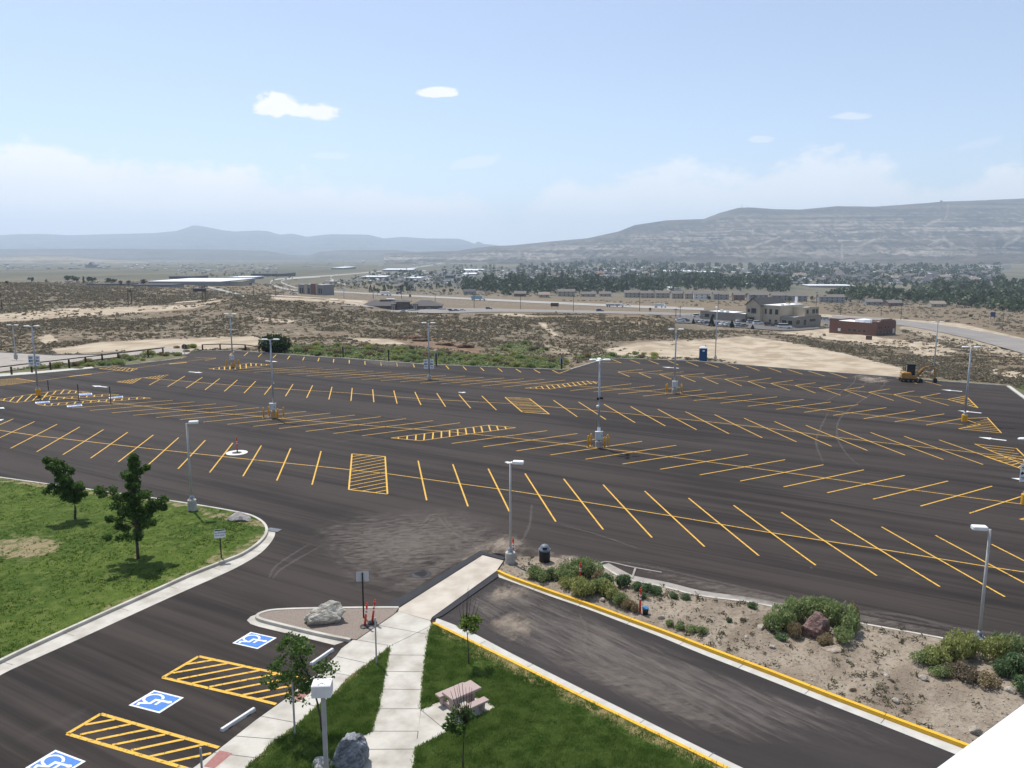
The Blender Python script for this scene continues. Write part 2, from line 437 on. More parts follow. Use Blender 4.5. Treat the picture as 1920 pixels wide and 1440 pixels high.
GREEN = [([(500,644),(640,650),(760,652),(860,664),(1000,668),(1062,676),(1062,694),(960,691),(640,672),(500,664)], 1.0, 6),
         ([(300,652),(360,644),(380,662),(200,690),(0,702),(-60,706),(-60,694),(200,676)], .6, 6),
         ([(1060,668),(1220,664),(1240,676),(1120,676)], .7, 5), ([(1440,690),(1460,686),(1690,706),(1930,726),(1935,742),(1690,712)], .5, 5),
         ([(960,640),(1060,655),(1000,666),(900,660)], .5, 6), ([(0,560),(150,580),(150,590),(0,600)], .25, 8)]
DARK = [([(-60,536),(0,532),(90,529),(180,531),(262,546),(350,560),(320,572),(200,580),(0,590),(-60,592)], 1.0, 6),
        ([(430,556),(600,556),(690,582),(830,602),(980,594),(1080,602),(1010,640),(900,652),(760,632),(600,620),(480,600),(420,580)], .8, 6),
        ([(1020,602),(1240,602),(1320,614),(1260,634),(1150,642),(1050,626)], 1.0, 6),
        ([(1440,628),(1700,662),(1930,690),(1930,735),(1760,706),(1600,668)], .8, 6), ([(0,606),(160,600),(420,590),(480,604),(400,620),(200,622),(0,634)], .7, 6),
        ([(1540,562),(1900,588),(1900,604),(1700,590),(1540,580)], .7, 3)]
RED = [([(745,634),(780,626),(830,636),(905,652),(900,664),(830,656),(760,644)], 1.0, 5)]
def maskset(x, y, L):
    r = np.zeros(np.shape(x))
    for poly, a, w_ in L: r = np.maximum(r, a * soft_poly(x, y, poly, w_))
    return r
mS = maskset(VPX, VPY, SAND); mT = maskset(VPX, VPY, TAN); mG = maskset(VPX, VPY, GREEN); mD = maskset(VPX, VPY, DARK); mR = maskset(VPX, VPY, RED)
near = V[:, 1] < 20
for q in (mS, mT, mG, mD, mR): q[near] = 0
far_valley = np.clip((V[:, 1] - 750) / 500, 0, 1)
m, nt, out = nmat('desert_ground'); b = NB(nt)
A1 = b.n('ShaderNodeAttribute', attribute_name='cover'); A2 = b.n('ShaderNodeAttribute', attribute_name='cover_two')
s1 = b.n('ShaderNodeSeparateColor'); b.set(s1.inputs[0], A1.outputs['Color']); s2 = b.n('ShaderNodeSeparateColor'); b.set(s2.inputs[0], A2.outputs['Color'])
n1 = b.noise(.035, 6, rough=.65); n2 = b.noise(.5, 5, rough=.65); n3 = b.noise(3.0, 4, rough=.7)
soil = b.mix(b.smooth(n1, .35, .65), (.185, .145, .10), (.27, .218, .155))
soil = b.mix(b.smooth(n2, .42, .62), soil, (.135, .105, .072))
shr = b.mix(b.smooth(n3, .4, .6), (.085, .076, .054), (.135, .116, .08))
cov = b.smooth(b.math('ADD', n2, b.math('MULTIPLY', b.math('SUBTRACT', n1, .5), .7)), .5, .62)
c = b.mix(b.math('MULTIPLY', cov, .75), soil, shr)
c = b.mix(b.math('MULTIPLY', s1.outputs[1], b.math('ADD', .35, b.math('MULTIPLY', b.smooth(n2, .35, .6), .55))), c, (.135, .115, .083))
tan = b.mix(b.smooth(n2, .3, .7), (.140, .104, .064), (.215, .165, .105))
c = b.mix(b.math('MULTIPLY', s2.outputs[0], b.smooth(n1, .2, .55)), c, tan)
grn = b.mix(b.smooth(n2, .35, .65), (.05, .075, .022), (.13, .15, .055))
c = b.mix(b.math('MULTIPLY', s1.outputs[2], b.smooth(n2, .3, .5)), c, grn)
nS = b.noise(.22, 5, b.mapped((1, .45, 1), (0, 0, .5)), .6)
snd = b.mix(b.smooth(nS, .35, .65), (.31, .245, .172), (.46, .385, .285))
c = b.mix(b.smooth(b.math('ADD', s1.outputs[0], b.math('MULTIPLY', b.math('SUBTRACT', n2, .5), .8)), .35, .75), c, snd)
red = b.mix(b.smooth(n2, .4, .6), (.10, .058, .038), (.23, .155, .10))
c = b.mix(b.math('MULTIPLY', s2.outputs[1], b.smooth(n2, .4, .5)), c, red)
vn = b.noise(.006, 6, b.mapped((1, .35, 1)), .65)
vly = b.mix(b.smooth(vn, .35, .6), (.062, .075, .052), (.135, .125, .088))
c = b.mix(b.math('MULTIPLY', s2.outputs[2], .85), c, vly)
b.bsdf(out, c, .95, bump=b.bump(n3, .6, .12), spec=.1)
me = mesh_np('ground', V, F, m, smooth=True)
vcol(me, 'cover', np.stack([mS, mD, mG], 1)); vcol(me, 'cover_two', np.stack([mT, mR, far_valley], 1))
tag(link('ground', me), kind='structure')
# ================================================================== mountains and hills
def interp(pts, x): a = np.array(pts, float); return np.interp(x, a[:, 0], a[:, 1])
def hill(name, crest, base, x0, x1, nx, Y0, Y1, Yb, prof, amp, ny, mat, seed=0.0, gul=(34.0, 2.2), smoothx=0):
    xs = np.linspace(x0, x1, nx); ts = np.linspace(0, 1, ny)
    cy = interp(crest, xs); by = interp(base, xs)
    if smoothx:
        k = np.ones(smoothx) / smoothx; cy = np.convolve(np.pad(cy, smoothx // 2, 'edge'), k, 'valid')[:nx]
    if True:
        yb_ = np.array([project((xs[i]-960)/FOC*Y0, Y0, GZ((xs[i]-960)/FOC*Y0, Y0))[1] for i in range(nx)]); by = np.maximum(by, yb_ + .6)
    pf = np.array(prof, float); ft = np.interp(ts, pf[:, 0], pf[:, 1])
    Yr = Y0 + (Y1 - Y0) * ts[:, None] * np.ones(nx)
    py = by[None] + (cy - by)[None] * ft[:, None]
    rr = np.vectorize(ratio)(py); f_ = np.vectorize(fw)(py)
    X = (xs[None] - 960) / FOC / f_ * Yr; Z = H - Yr * rr
    g = 1 - np.abs(2 * fbm(X / (amp * gul[0] / 10) + seed, Yr / (amp * gul[0] / 10) * .35 + seed, 5) - 1)
    g2 = fbm(X / (amp * 2.5) + seed * 3, Yr / (amp * 3.5), 4) - .5
    hgt = np.clip((by - cy) / 60., .15, 1)[None]
    Z = Z + ((g - .75) * 2.6 + g2 * .9) * amp * hgt * (2.6 * ts ** .7 * (1 - ts) ** 1.25)[:, None]
    tb = np.linspace(.15, 1, 6)[:, None]
    Xb = X[-1][None] * (1 + tb * (Yb - Y1) / Y1); Yb_ = Y1 + (Yb - Y1) * tb * np.ones(nx); Zb = Z[-1][None] * (1 - tb ** 1.5) - 60 * tb ** 1.5
    X = np.vstack([X, Xb]); Yr = np.vstack([Yr, Yb_]); Z = np.vstack([Z, Zb]); n2_ = ny + 6
    ii = np.arange(n2_ * nx).reshape(n2_, nx)
    Ff = np.stack([ii[:-1, :-1].ravel(), ii[:-1, 1:].ravel(), ii[1:, 1:].ravel(), ii[1:, :-1].ravel()], 1)
    Vv_ = np.stack([X.ravel(), Yr.ravel(), Z.ravel()], 1)
    me = mesh_np(name, Vv_, Ff, mat, smooth=True)
    bd = np.concatenate([np.repeat(np.exp(-((ts - .60) / .17) ** 2) + .8 * np.exp(-((ts - .33) / .07) ** 2), nx), np.zeros(6 * nx)]); vcol(me, 'band', np.stack([np.clip(bd, 0, 1)] * 3, 1))
    o = link(name, me); tag(o, kind='structure'); return o, me, Vv_
def hillmat(name, a, c_, light, sc):
    m, nt, out = nmat(name); b = NB(nt)
    n1 = b.noise(.0022 * sc, 7, b.mapped((1, 1, 2.5)), .66); n2 = b.noise(.017 * sc, 8, b.mapped((1.0, .35, 1.5)), .74)
    col = b.mix(b.smooth(n1, .36, .62), a, c_)
    col = b.mix(b.math('MULTIPLY', b.smooth(b.math('ADD', b.math('MULTIPLY', n2, .55), b.math('MULTIPLY', b.noise(1.0, 4, b.mapped((.0007, .0007, .05)), .6), .45)), .48, .58), b.math('ADD', .12, b.math('MULTIPLY', b.n('ShaderNodeAttribute', attribute_name='band').outputs['Fac'], .75))), col, light)
    at_ = b.n('ShaderNodeAttribute', attribute_name='scar')
    col = b.mix(at_.outputs['Fac'], col, (.52, .45, .36))
    b.bsdf(out, col, .95, bump=b.bump(n2, 1.0, 34 / sc), spec=.05); return m
RC = [(700,476),(860,470),(890,465),(920,461.5),(960,460),(1040,452),(1100,447),(1160,434),(1190,422),(1250,413),(1320,410.5),(1350,399),(1385,389.5),(1410,389),(1450,392),(1500,393),(1570,386.5),(1640,387.5),(1740,380.5),(1765,378),(1830,376),(1920,372),(2050,367),(2500,362)]
RB = [(700,478),(860,476),(960,481),(1100,488),(1300,492),(1600,496),(2500,497)]
o, me, hv = hill('mountain', RC, RB, 720, 2480, 620, 3600, 6800, 9500, [(0, 0), (.18, .06), (.34, .16), (.42, .33), (.5, .37), (.66, .62), (.8, .86), (.92, .985), (1, 1)], 62, 150,
                 hillmat('ridge_rock', (.05, .052, .046), (.115, .10, .08), (.42, .365, .295), 1.5), 3.1)
hx, hy = project(hv[:, 0], hv[:, 1], hv[:, 2])
sc_ = np.zeros(len(hv))
for ln, w_ in (([(1580,487),(1577,472),(1580,458)], 1.3), ([(1610,462),(1640,449),(1660,444)], 1.3), ([(1770,412),(1776,404),(1777,384)], 1.2), ([(1762,412),(1740,420)], 2.0), ([(1768,444),(1785,460)], 1.5),
               ([(1465,463),(1490,454),(1540,440)], .9), ([(1360,455),(1366,466)], 1.5), ([(1400,466),(1440,452),(1462,444)], 1.5), ([(1680,472),(1830,478)], 1.0), ([(1740,460),(1765,448),(1790,458)], 1.2), ([(1880,462),(1912,445)], 2.0), ([(1410,430),(1412,440)], .8)):
    sc_ = np.maximum(sc_, np.clip(1.6 - seg_dist(hx, hy, ln) / w_, 0, 1) * .42)
vcol(me, 'scar', np.stack([sc_] * 3, 1))
LC = [(-500,436),(-200,438),(0,441),(30,439),(80,438.5),(130,441),(200,439),(290,437),(330,433),(350,427),(362,422.5),(385,425),(420,432),(440,434),(480,432),(500,433),(525,440),(548,438),(575,444),(600,441),(620,439),(690,440),(720,447),(755,444),(800,447),(860,447.5),(880,453),(890,457.5),(895,452.5),(900,453.5),(906,457),(925,459),(945,462),(990,468)]
hill('mountain', LC, [(-500,476), (1000,474)], -480, 985, 420, 9500, 15000, 19500, [(0, 0), (.3, .2), (.55, .5), (.75, .8), (1, 1)], 60, 70, hillmat('far_ridge_rock', (.09, .09, .08), (.13, .12, .105), (.19, .18, .16), .6), 8.7)
hill('hill', [(-400,466),(0,467),(120,466.5),(270,466.5),(420,468),(500,470.5),(545,478),(580,479),(600,472),(640,468.5),(740,468.5),(775,472),(800,477),(830,473),(850,474),(880,481)], [(-400,484), (900,482)], -380, 875, 330, 6600, 8600, 9400,
     [(0, 0), (.4, .35), (.75, .85), (1, 1)], 26, 50, hillmat('mesa_rock', (.075, .073, .06), (.12, .108, .088), (.18, .16, .135), 1.0), 1.9)
hill('hill', [(-300,482),(0,481.5),(70,480),(130,481),(180,486),(250,489),(330,494),(380,498)], [(-300,500), (400,500)], -280, 380, 200, 4300, 5000, 5600,
     [(0, 0), (.3, .35), (.7, .85), (1, 1)], 20, 40, hillmat('bluff_rock', (.16, .14, .105), (.27, .235, .18), (.36, .32, .26), 1.6), 5.5)
# ================================================================== asphalt
ROWA = math.atan2(-.095, .1616)
def asphalt_mat(name, c1, c2, streak=1.0, dusty=0.0):
    m, nt, out = nmat(name); b = NB(nt)
    st = b.noise(1.0, 5, b.mapped((.035, .85, 1), (0, 0, -ROWA)), .62)
    st2 = b.noise(1.0, 3, b.mapped((.02, .22, 1), (0, 0, -ROWA), loc=(7, 3, 0)), .5)
    lp = b.noise(.045, 4); ag = b.noise(38, 3, rough=.7)
    f = b.math('ADD', b.math('MULTIPLY', st, .55 * streak), b.math('ADD', b.math('MULTIPLY', st2, .4 * streak), b.math('MULTIPLY', lp, .3)))
    st3 = b.noise(1.0, 3, b.mapped((.05, 3.2, 1), (0, 0, -ROWA), loc=(2, 9, 0)), .6)
    f = b.math('ADD', f, b.math('MULTIPLY', b.math('SUBTRACT', st3, .5), .30 * streak))
    f = b.math('ADD', f, .5 * (1 - streak) * .9)
    col = b.mix(b.smooth(f, .49, .72), c1, c2)
    col = b.mix(b.math('MULTIPLY', b.smooth(ag, .5, .8), .35), col, tuple(x * 1.8 for x in c2))
    sc = b.noise(.16, 6, b.mapped((1, .5, 1), (0, 0, .6)), .7, 1.2)
    col = b.mix(b.math('MULTIPLY', b.smooth(sc, .62, .74), .10 + dusty), col, (.19, .165, .15))
    spk = b.noise(2.3, 2, rough=.4)
    col = b.mix(b.math('MULTIPLY', b.smooth(spk, .80, .83), .5), col, (.30, .27, .24))
    b.bsdf(out, col, .82, bump=b.bump(ag, .5, .01), spec=.16); return m
ASP = asphalt_mat('asphalt', (.0180, .0142, .0125), (.0465, .0368, .0315))
DUSTM = None
m, nt, out = nmat('yellow_paint'); b = NB(nt); n1 = b.noise(7, 8, rough=.75); n2 = b.noise(.9, 6, rough=.7)
c_ = b.mix(b.smooth(n2, .35, .65), (.62, .36, .06), (.74, .43, .05)); c_ = b.mix(b.math('MULTIPLY', b.smooth(b.math('ADD', n1, b.math('MULTIPLY', n2, .35)), .70, .80), .8), c_, (.06, .05, .035)); b.bsdf(out, c_, .65, spec=.2); YEL = m
WHT = simple('white_paint', (.78, .78, .76), (.62, .62, .60), 5, .6)
BLU = simple('blue_paint', (.055, .20, .56), (.045, .16, .46), 6, .55)
CONC = simple('concrete', (.51, .48, .42), (.335, .305, .255), .9, .85, bump=.25, detail=9, lo=.3, hi=.6)
CONW = simple('new_concrete', (.52, .50, .45), (.43, .41, .365), 1.6, .85, bump=.2, detail=7)
JOINT = simple('dark_joint', (.12, .11, .10))
LOTPX = [(-420,760),(-60,712),(0,706),(60,702),(176,690),(250,683),(340,672.5),(352,668),(345,664),(330,655),(365,657),(440,657.5),(500,662),(600,669.5),(640,671.5),(720,678),(806,684),(900,687.5),(960,690),(1055,693.5),(1070,693),(1134,673.5),(1150,672.5),(1230,674.5),(1300,677),(1440,688.5),(1555,698),(1700,709),(1760,715),(1886,723.5),(1925,752),(1990,800),(2250,980)]
lot = [tuple(P(x, y))[:2] for x, y in LOTPX] + [(42, 24), (42, 9), (-60, 9), (-95, 45)]
mb = MB().sheet(lot, 0.0)
parking = mb.build('parking_lot', ASP); tag(parking, kind='structure')
# second asphalt of the lower drive (dustier) as its own sheet
ZL = .006
class Lines:
    """painted strips on the asphalt"""
    def __init__(s): s.mb = MB()
    def seg(s, a, c, w=.115, z=ZL, ext=0.0):
        a = Vector(a[:2]); c = Vector(c[:2]); d = (c - a)
        if d.length < 1e-4: return
        d.normalize(); n = Vector((-d.y, d.x)) * w / 2; a = a - d * ext; c = c + d * ext
        s.mb.sheet([tuple(a - n), tuple(c - n), tuple(c + n), tuple(a + n)], z)
    def px(s, pts, w=.115, z=ZL, closed=False):
        q = WP(pts)
        if closed: q.append(q[0])
        for a, c in zip(q[:-1], q[1:]): s.seg(a, c, w, z)
    def build(s, name, mat=None): return s.mb.build(name, mat or YEL, parking)
def stall_row(name, lines, rowpts=None, w=.115, mid=None):
    L = Lines(); mids = []
    for x0, y0, x1, y1 in lines:
        a, c = P(x0, y0), P(x1, y1); L.seg(a, c, w, .0085); mids.append((a + c) / 2)
    if rowpts: L.px(rowpts, .1, .0045)
    elif mid is not None:
        for a, c in zip(mids[:-1], mids[1:]): L.seg(a, c, .1, .0045, .02)
    return L
# row nearest the building
R1 = [(-100,872,-28,828),(-30,834,65,790.5)]
R1 = [(-75,828,25,785.5),(-29,834,65,790.5),(20,840.5,107,795.5),(69,847,149.5,800.5),(118,852.5,194,805.5),(170,859,239.5,810.5),(222,866,287.5,815.5),(277,872.5,335,820.5),(334,879,385,825.5),(393,886,436.5,830.5),(455.5,893,490,835.5),(519,901,545,840.5),(585,909,602,846)]
R1b = [(800,938,784,864),(877.5,949.5,849,870.5),(955,959,915.5,879),(1042,978,984.5,888),(1131,993,1057,898),(1222.5,1008,1131,909),(1321,1025,1209,921),(1423,1042,1291,934),(1529.5,1060,1375.5,947.5),(1644,1079.5,1465,960.5),(1762,1100,1557.5,974),(1884,1119,1653,988),(2010,1141,1754,1004),(2140,1163,1859,1020.5)]
L = stall_row('s', R1 + R1b, [(-80,798),(0,806.8),(69,817),(157,827),(257,838.5),(357,849.5),(475,862),(594,874),(725,888),(862,907),(960,920),(1089,940),(1257,967),(1437,997.5),(1647,1029),(1850,1062),(1917,1072),(2080,1099)])
def hatchbox(L, c, n, d0=0.0, d1=0.0, w=.10, edge=.13):
    """frame c (four picture corners TL TR BR BL) with n slanting strokes from the left to the right side"""
    q = WP(c)
    for i in range(4): L.seg(q[i], q[(i + 1) % 4], edge, .0085)
    tl, tr, br, bl = q
    for k in range(-n, 2 * n):
        # the stroke starts at fraction a of the left side and ends at a - slant of the right one
        a, e = (k + .5) / n + d0, (k + .5) / n - d1
        p0 = 0.0; p1 = 1.0
        def y_(t): return a + (e - a) * t
        ts = [0, 1]
        if e != a:
            for lim in (0.0, 1.0):
                t = (lim - a) / (e - a)
                if 0 < t < 1: ts.append(t)
        ts = sorted(t for t in ts if -1e-6 <= y_(t) <= 1 + 1e-6)
        if len(ts) < 2: continue
        def pt(t):
            v = y_(t); l = tl + (bl - tl) * v; r = tr + (br - tr) * v; return l + (r - l) * t
        L.seg(pt(ts[0]), pt(ts[-1]), w, .0065)
hatchbox(L, [(660,851),(722,856),(726.5,926.5),(654,918)], 11, .14, .14)
L.build('stall_markings')
R2 = [(135,765,324.4,750.4),(168.8,769.6,364.4,753.5),(209.4,774,405,757.3),(250,778.8,445,760.9),(292.5,782.9,485.6,764.4),(336.3,786.9,529.4,767.9),(381.3,791.3,573.8,771.5),(426.3,795.6,619.4,774.6),(475,799.6,665,778.4),(523.1,803.5,713.8,781.3),(573,809,761.3,785),(625,812.9,811.9,788.8),(678.8,817,862.5,792.8)]
R2b = [(846.9,831.6,1026,807.5),(906.3,837.8,1083,813),(968,845.5,1142.5,819.5),(1032,853,1204,827.5),(1098,861,1268,835),(1167,870,1333,844),(1237.5,880,1402,852.5),(1312,890.5,1472,862),(1388,902,1544,871.5),(1469,913,1619.5,881),(1551,924,1696,891.5),(1637,936,1777.5,902),(1726,949,1860,911.5),(1817.5,962.5,1942,922)]
L = stall_row('s', R2 + R2b, [(60,739),(95,743),(237.5,758.2),(330,768),(480,780),(535,785),(620,792.5),(720,800),(842,809.5),(960,821),(1057,832),(1185,847),(1327,866),(1437,881),(1545,896),(1625,907.5),(1712,918.5),(1797,930),(1915,945)])
def pairs(L, ps, ox, oy, sc, w=.11):
    for x0, y0, x1, y1 in ps: L.seg(P(ox + x0 / sc, oy + y0 / sc), P(ox + x1 / sc, oy + y1 / sc), w, .0065)
def outl(L, pts, ox=0, oy=0, sc=1, w=.11, closed=True): L.px([(ox + x / sc, oy + y / sc) for x, y in pts], w, .0085, closed)
outl(L, [(733.1,821.3),(916,797),(967,802),(788.8,826.3)])
pairs(L, [(215,800,215,822),(350,778,345,830),(480,765,475,845),(608,745,598,845),(738,730,730,825),(862,712,860,808),(983,692,985,790),(1103,682,1110,775),(1222,665,1238,755),(1340,650,1360,742),(1455,635,1480,725),(1570,620,1600,710),(1690,630,1715,695),(1815,640,1832,678)], 720, 720, 8, .14)
outl(L, [(1912,974),(1960,962),(1990,980)])
# accessible bays at the far left
outl(L, [(-40,476),(480,393),(960,325),(1350,367),(1170,376),(800,396),(520,488),(240,517)], 0, 690, 8)
outl(L, [(740,478),(765,430),(960,437),(1640,392),(1790,405)], 0, 690, 8)
outl(L, [(555,548),(2105,435),(2265,452),(720,570)], 0, 690, 8)
pairs(L, [(80,455,45,490),(215,435,145,500),(345,412,250,515),(480,397,370,500),(565,410,490,490),(720,362,625,480),(840,345,797,392),(960,328,908,387),(1060,340,1020,380),(1145,345,1130,375),(1250,360,1240,368),
  (865,440,840,470),(970,437,950,462),(1090,432,1070,455),(1190,425,1180,447),(1310,415,1295,438),(1420,405,1410,432),(1535,398,1525,427),(1650,393,1640,415),
  (680,538,665,560),(785,530,765,562),(890,523,865,555),(1015,517,990,545),(1135,507,1115,535),(1250,500,1235,525),(1370,490,1355,517),(1490,482,1475,507),(1605,473,1590,500),(1720,465,1705,493),(1835,460,1820,485),(1940,452,1930,475),(2060,442,2050,470),(2165,443,2155,462)], 0, 690, 8, .14)
L.build('stall_markings')
R3 = [(280,722,315,702.5),(314.4,725,346.9,705),(348.8,727.9,379.4,707.3),(384.4,730.9,411.9,709.8),(420.6,733.8,445,712.5),(457.5,737,479.6,714.6),(495.6,740,513.5,717.6),(535.3,742.9,549.4,720.4),(575,745.9,586,722.7),(616.5,749,622.5,725.3),(658,751.6,660.4,727.5),(701,754,698.8,730),(744.6,756.9,738.4,732.3),(789.4,759.4,778,735),(835.3,762.5,819,737.3),(882.5,765.3,860.6,739.8),(930.6,768.8,903.5,742.3)]
R3b = [(1082.5,781.6,1037.5,750.4),(1135.8,786.5,1085,753.8),(1191,792.5,1132.5,758),(1247.5,798.8,1182.5,762.3),(1306,805.8,1233.5,767.3),(1367,813.3,1285.6,772.1),(1429,820.8,1340,777.5),(1493,828.3,1395.5,784.3),(1558.8,836.8,1452.5,790.5),(1626.8,845,1510.8,797.5),(1697,853.5,1570.8,804.3),(1768.8,861.8,1632.5,811),(1843,871,1695,818),(1907.5,876,1760.5,824.8)]
L = stall_row('s', R3 + R3b, [(265,708),(275,709),(480,726),(657,737),(742,744),(830,750),(955,756.5),(1012,761),(1130,771),(1222,780),(1322,790),(1435,802),(1570,820),(1690,834),(1815,847),(1905,858)])
hatchbox(L, [(946.9,744.8),(992.5,747.3),(1030,776.6),(978.8,772.3)], 10, .06, .10, .12)
def tri(L, pts, n):
    """triangle with n strokes parallel to its last side"""
    q = WP(pts)
    for i in range(3): L.seg(q[i], q[(i + 1) % 3], .12, .0085)
    for k in range(1, n + 1):
        t = k / (n + 1.0); L.seg(q[0].lerp(q[1], t), q[0].lerp(q[2], t), .10, .0065)
tri(L, [(219,716),(265,709),(247.5,719)], 5); tri(L, [(269,708.4),(315.5,702.5),(300,711)], 5)
def strokes(L, pts, a, e, n, w=.11):
    """polygon outline with n strokes between the polyline a and the polyline e"""
    L.px(pts, .12, .0085, True)
    A, E = WP(a), WP(e)
    for k in range(1, n + 1):
        t = k / (n + 1.0); L.seg(A[0].lerp(A[1], t), E[0].lerp(E[1], t), w, .0065)
strokes(L, [(1827.5,832.5),(1906,841),(1950,884)], [(1827.5,832.5),(1935,876)], [(1895,839),(1950,884)], 6)
strokes(L, [(1845,855),(1918,861),(1935,886)], [(1845,855),(1935,886)], [(1880,856),(1935,878)], 6)
L.build('stall_markings')
lf = [(445.6,695.6),(476,697.9),(508.8,699.8),(541,702),(573.8,704.8),(608,706.9),(643,709.4),(678,711.9),(713.8,713.8),(750.6,715.9),(787.5,718.4),(825.6,720),(863.8,721.9),(903,724),(943,726)]
rg = [(573,687.8),(604.4,690),(635.6,691.6),(667.5,694),(700.6,695.6),(733.8,697.5),(767.5,699.8),(801.9,701.9),(836,704),(871.9,705.3),(907.5,707.5),(945.6,708.8),(982.5,710),(1021,711.3),(1060,712.5)]
R4 = [(*a, *c) for a, c in zip(lf, rg)]
R4b = [(1069.5,732.5,1184,719.6),(1113,735,1227.5,722.9),(1158.8,738.8,1275,726),(1205.6,742.8,1316,730.9),(1252,746.8,1362,735),(1300.8,751,1410,739.5),(1350.8,756,1457.5,744),(1402,761.8,1507,748.8),(1455,767.5,1557.5,753.8),(1508,773,1608.8,758.8),(1562.5,778.8,1661.8,764.3),(1619.5,785,1715.5,770),(1677.5,790.8,1770.8,776),(1736.8,797,1808,783.8)]
L = stall_row('s', R4 + R4b, [(455,687),(510,691),(600,698),(700,704),(800,710),(900,714.5),(1000,719.5),(1100,724.5),(1148,728),(1208,733),(1280,739.5),(1340,746),(1430,755),(1530,767),(1630,778),(1740,790),(1805,796)])
outl(L, [(391,691.6),(467.5,680.6),(506,683.8),(470,689),(433.8,693.8)])
pairs(L, [(165,405,165,422),(248,392,245,422),(328,383,328,425),(408,378,408,420),(490,380,490,415),(560,350,568,410),(650,338,655,405),(722,330,728,372),(800,335,800,367),(880,338,880,362),(955,345,955,357)], 380, 640, 8, .16)
outl(L, [(984,727.8),(1100,714.3),(1122,716.5),(1031,729.4)])
pairs(L, [(1075,695,1085,705),(1155,688,1175,708),(1238,675,1275,715),(1318,665,1365,712),(1398,660,1445,703),(1478,650,1525,695),(1555,642,1605,685),(1628,630,1683,678),(1703,620,1762,665),(1775,612,1838,660),(1848,602,1915,650),(1920,595,1995,640),(2010,600,2070,635)], 860, 640, 8, .14)
strokes(L, [(1797.5,803.8),(1838,796),(1805,785),(1851,783),(1877.5,811.8)], [(1800,803.5),(1850,784)], [(1875,811),(1852,784)], 7)
L.build('stall_markings')
CH = [(1158.8,697.3,1205.6,692.3,1180.6,706.3),(1197.5,699,1243,694.4,1220.6,709),(1236,701.5,1281.9,697,1258.8,711),(1276,704.4,1321,699.8,1303.8,715.9),(1317.5,707.5,1361.8,702.5,1346.8,720),(1359,711,1403,706,1391,723.8),(1402.5,715,1446,709,1435.8,728),(1445,718.8,1487.5,713,1481,731.8),(1490.8,722.5,1530,717.5,1528.8,736.8),(1536,727,1575.8,721,1576,741),(1582.5,731,1620.5,725,1625.5,746),(1628.8,735.5,1668,729,1675.5,750.8),(1676,740,1714,733,1726.8,755.8),(1726,744.5,1763,737.5,1779,760.5)]
L = Lines()
for a, b_, c, d, e, f in CH:
    L.seg(P(a, b_), P(c, d), .115, .0085); L.seg(P(a, b_), P(e, f), .115, .0065)
L.px([(c[0], c[1]) for c in CH] + [(1777.5, 749)], .1, .0045)
strokes(L, [(1777.5,749),(1811,742.5),(1833.8,765)], [(1777.5,749),(1833.8,765)], [(1811,742.5),(1833.8,765)], 6)
L.build('stall_markings')
R6 = [(431,665,438.8,658.8),(457.5,667,465,660.6),(484,669.4,490.6,663),(512,671,518,665),(539,673.4,543.5,667),(567.5,675.6,570.6,669.4),(596,677.5,598.5,671),(625,679.8,626,673),(654.8,681.6,654.8,675),(684.6,683.8,684,677),(714.8,685.6,713.8,678.8),(745,687,743.8,680),(777,688.8,774.4,682),(808.5,690,806,684),(841.5,692,836,685.4),(874.4,693.8,868,687),(907.8,695.4,900.6,689),(942,696.9,933.5,690.4),(976.9,698,966.9,691.5),(1012.5,699.4,1000.6,692.5),(1048,700.3,1035,693.8),(1048,700.3,1068.8,693),
      (1164.8,680.6,1146.9,673.4),(1200,681.5,1181,674.6),(1235.6,682.9,1216,675.6),(1271.9,684.4,1251.9,676),(1309.4,686.5,1287,678),(1347.5,688.8,1322.5,680.8),(1385,691.8,1360.8,683),(1424,695,1398,686),(1465,698,1440,689.5),(1505,701.8,1476,692.5),(1546,705,1515,695.5),(1588,708.8,1555,698.5),(1719,719,1680,708),(1765,723,1735,715)]
L = stall_row('s', R6, None, .13); L.px([(1128,679),(1160,680)], .1); L.build('stall_markings')
# the kerbside lane at the far left
L = Lines(); L.px([(68,715),(130,706),(172,701),(255,690),(320,681),(405,671)], .1, .0045)
L.px([(130,706),(172,701.3)], .45, .0085); L.px([(317,682.5),(350,679.5)], .45, .0085); L.px([(365,670),(405,672),(385,676)], .1, .0085)
hatchbox(L, [(-10,713),(30,709.5),(68,715),(0,723)], 8, .1, .1); hatchbox(L, [(186,691),(212,687.5),(258,691.5),(243,696.5)], 7, .1, .1)
L.build('stall_markings')
# white lane arrows
def arrow(x0, y0, x1, y1, w=.35):
    a, c = P(x0, y0), P(x1, y1); a.z = c.z = 0; d = (c - a); L_ = d.length; d.normalize(); n = Vector((-d.y, d.x, 0))
    s = a + d * min(L_ * .45, 1.6)
    pts = [a, s + n * w * 1.35, s + n * w / 2, c + n * w / 2, c - n * w / 2, s - n * w / 2, s - n * w * 1.35]
    MB().sheet([tuple(p)[:2] for p in pts], .0065).build('lane_arrow', WHT, parking)
for q in ((172,723,201,726),(380,699,354,697),(521,678.5,498,676.5),(9,766,-14,763),(1241,688,1273,690.5),(1765,730.5,1804,734),(1795,769.7,1840,774.5),(1834,819.5,1887,826),(1896,896.5,1950,903),(874,736,860,735.5),(960,868,948,866),(8,786,-16,790)): arrow(*q)
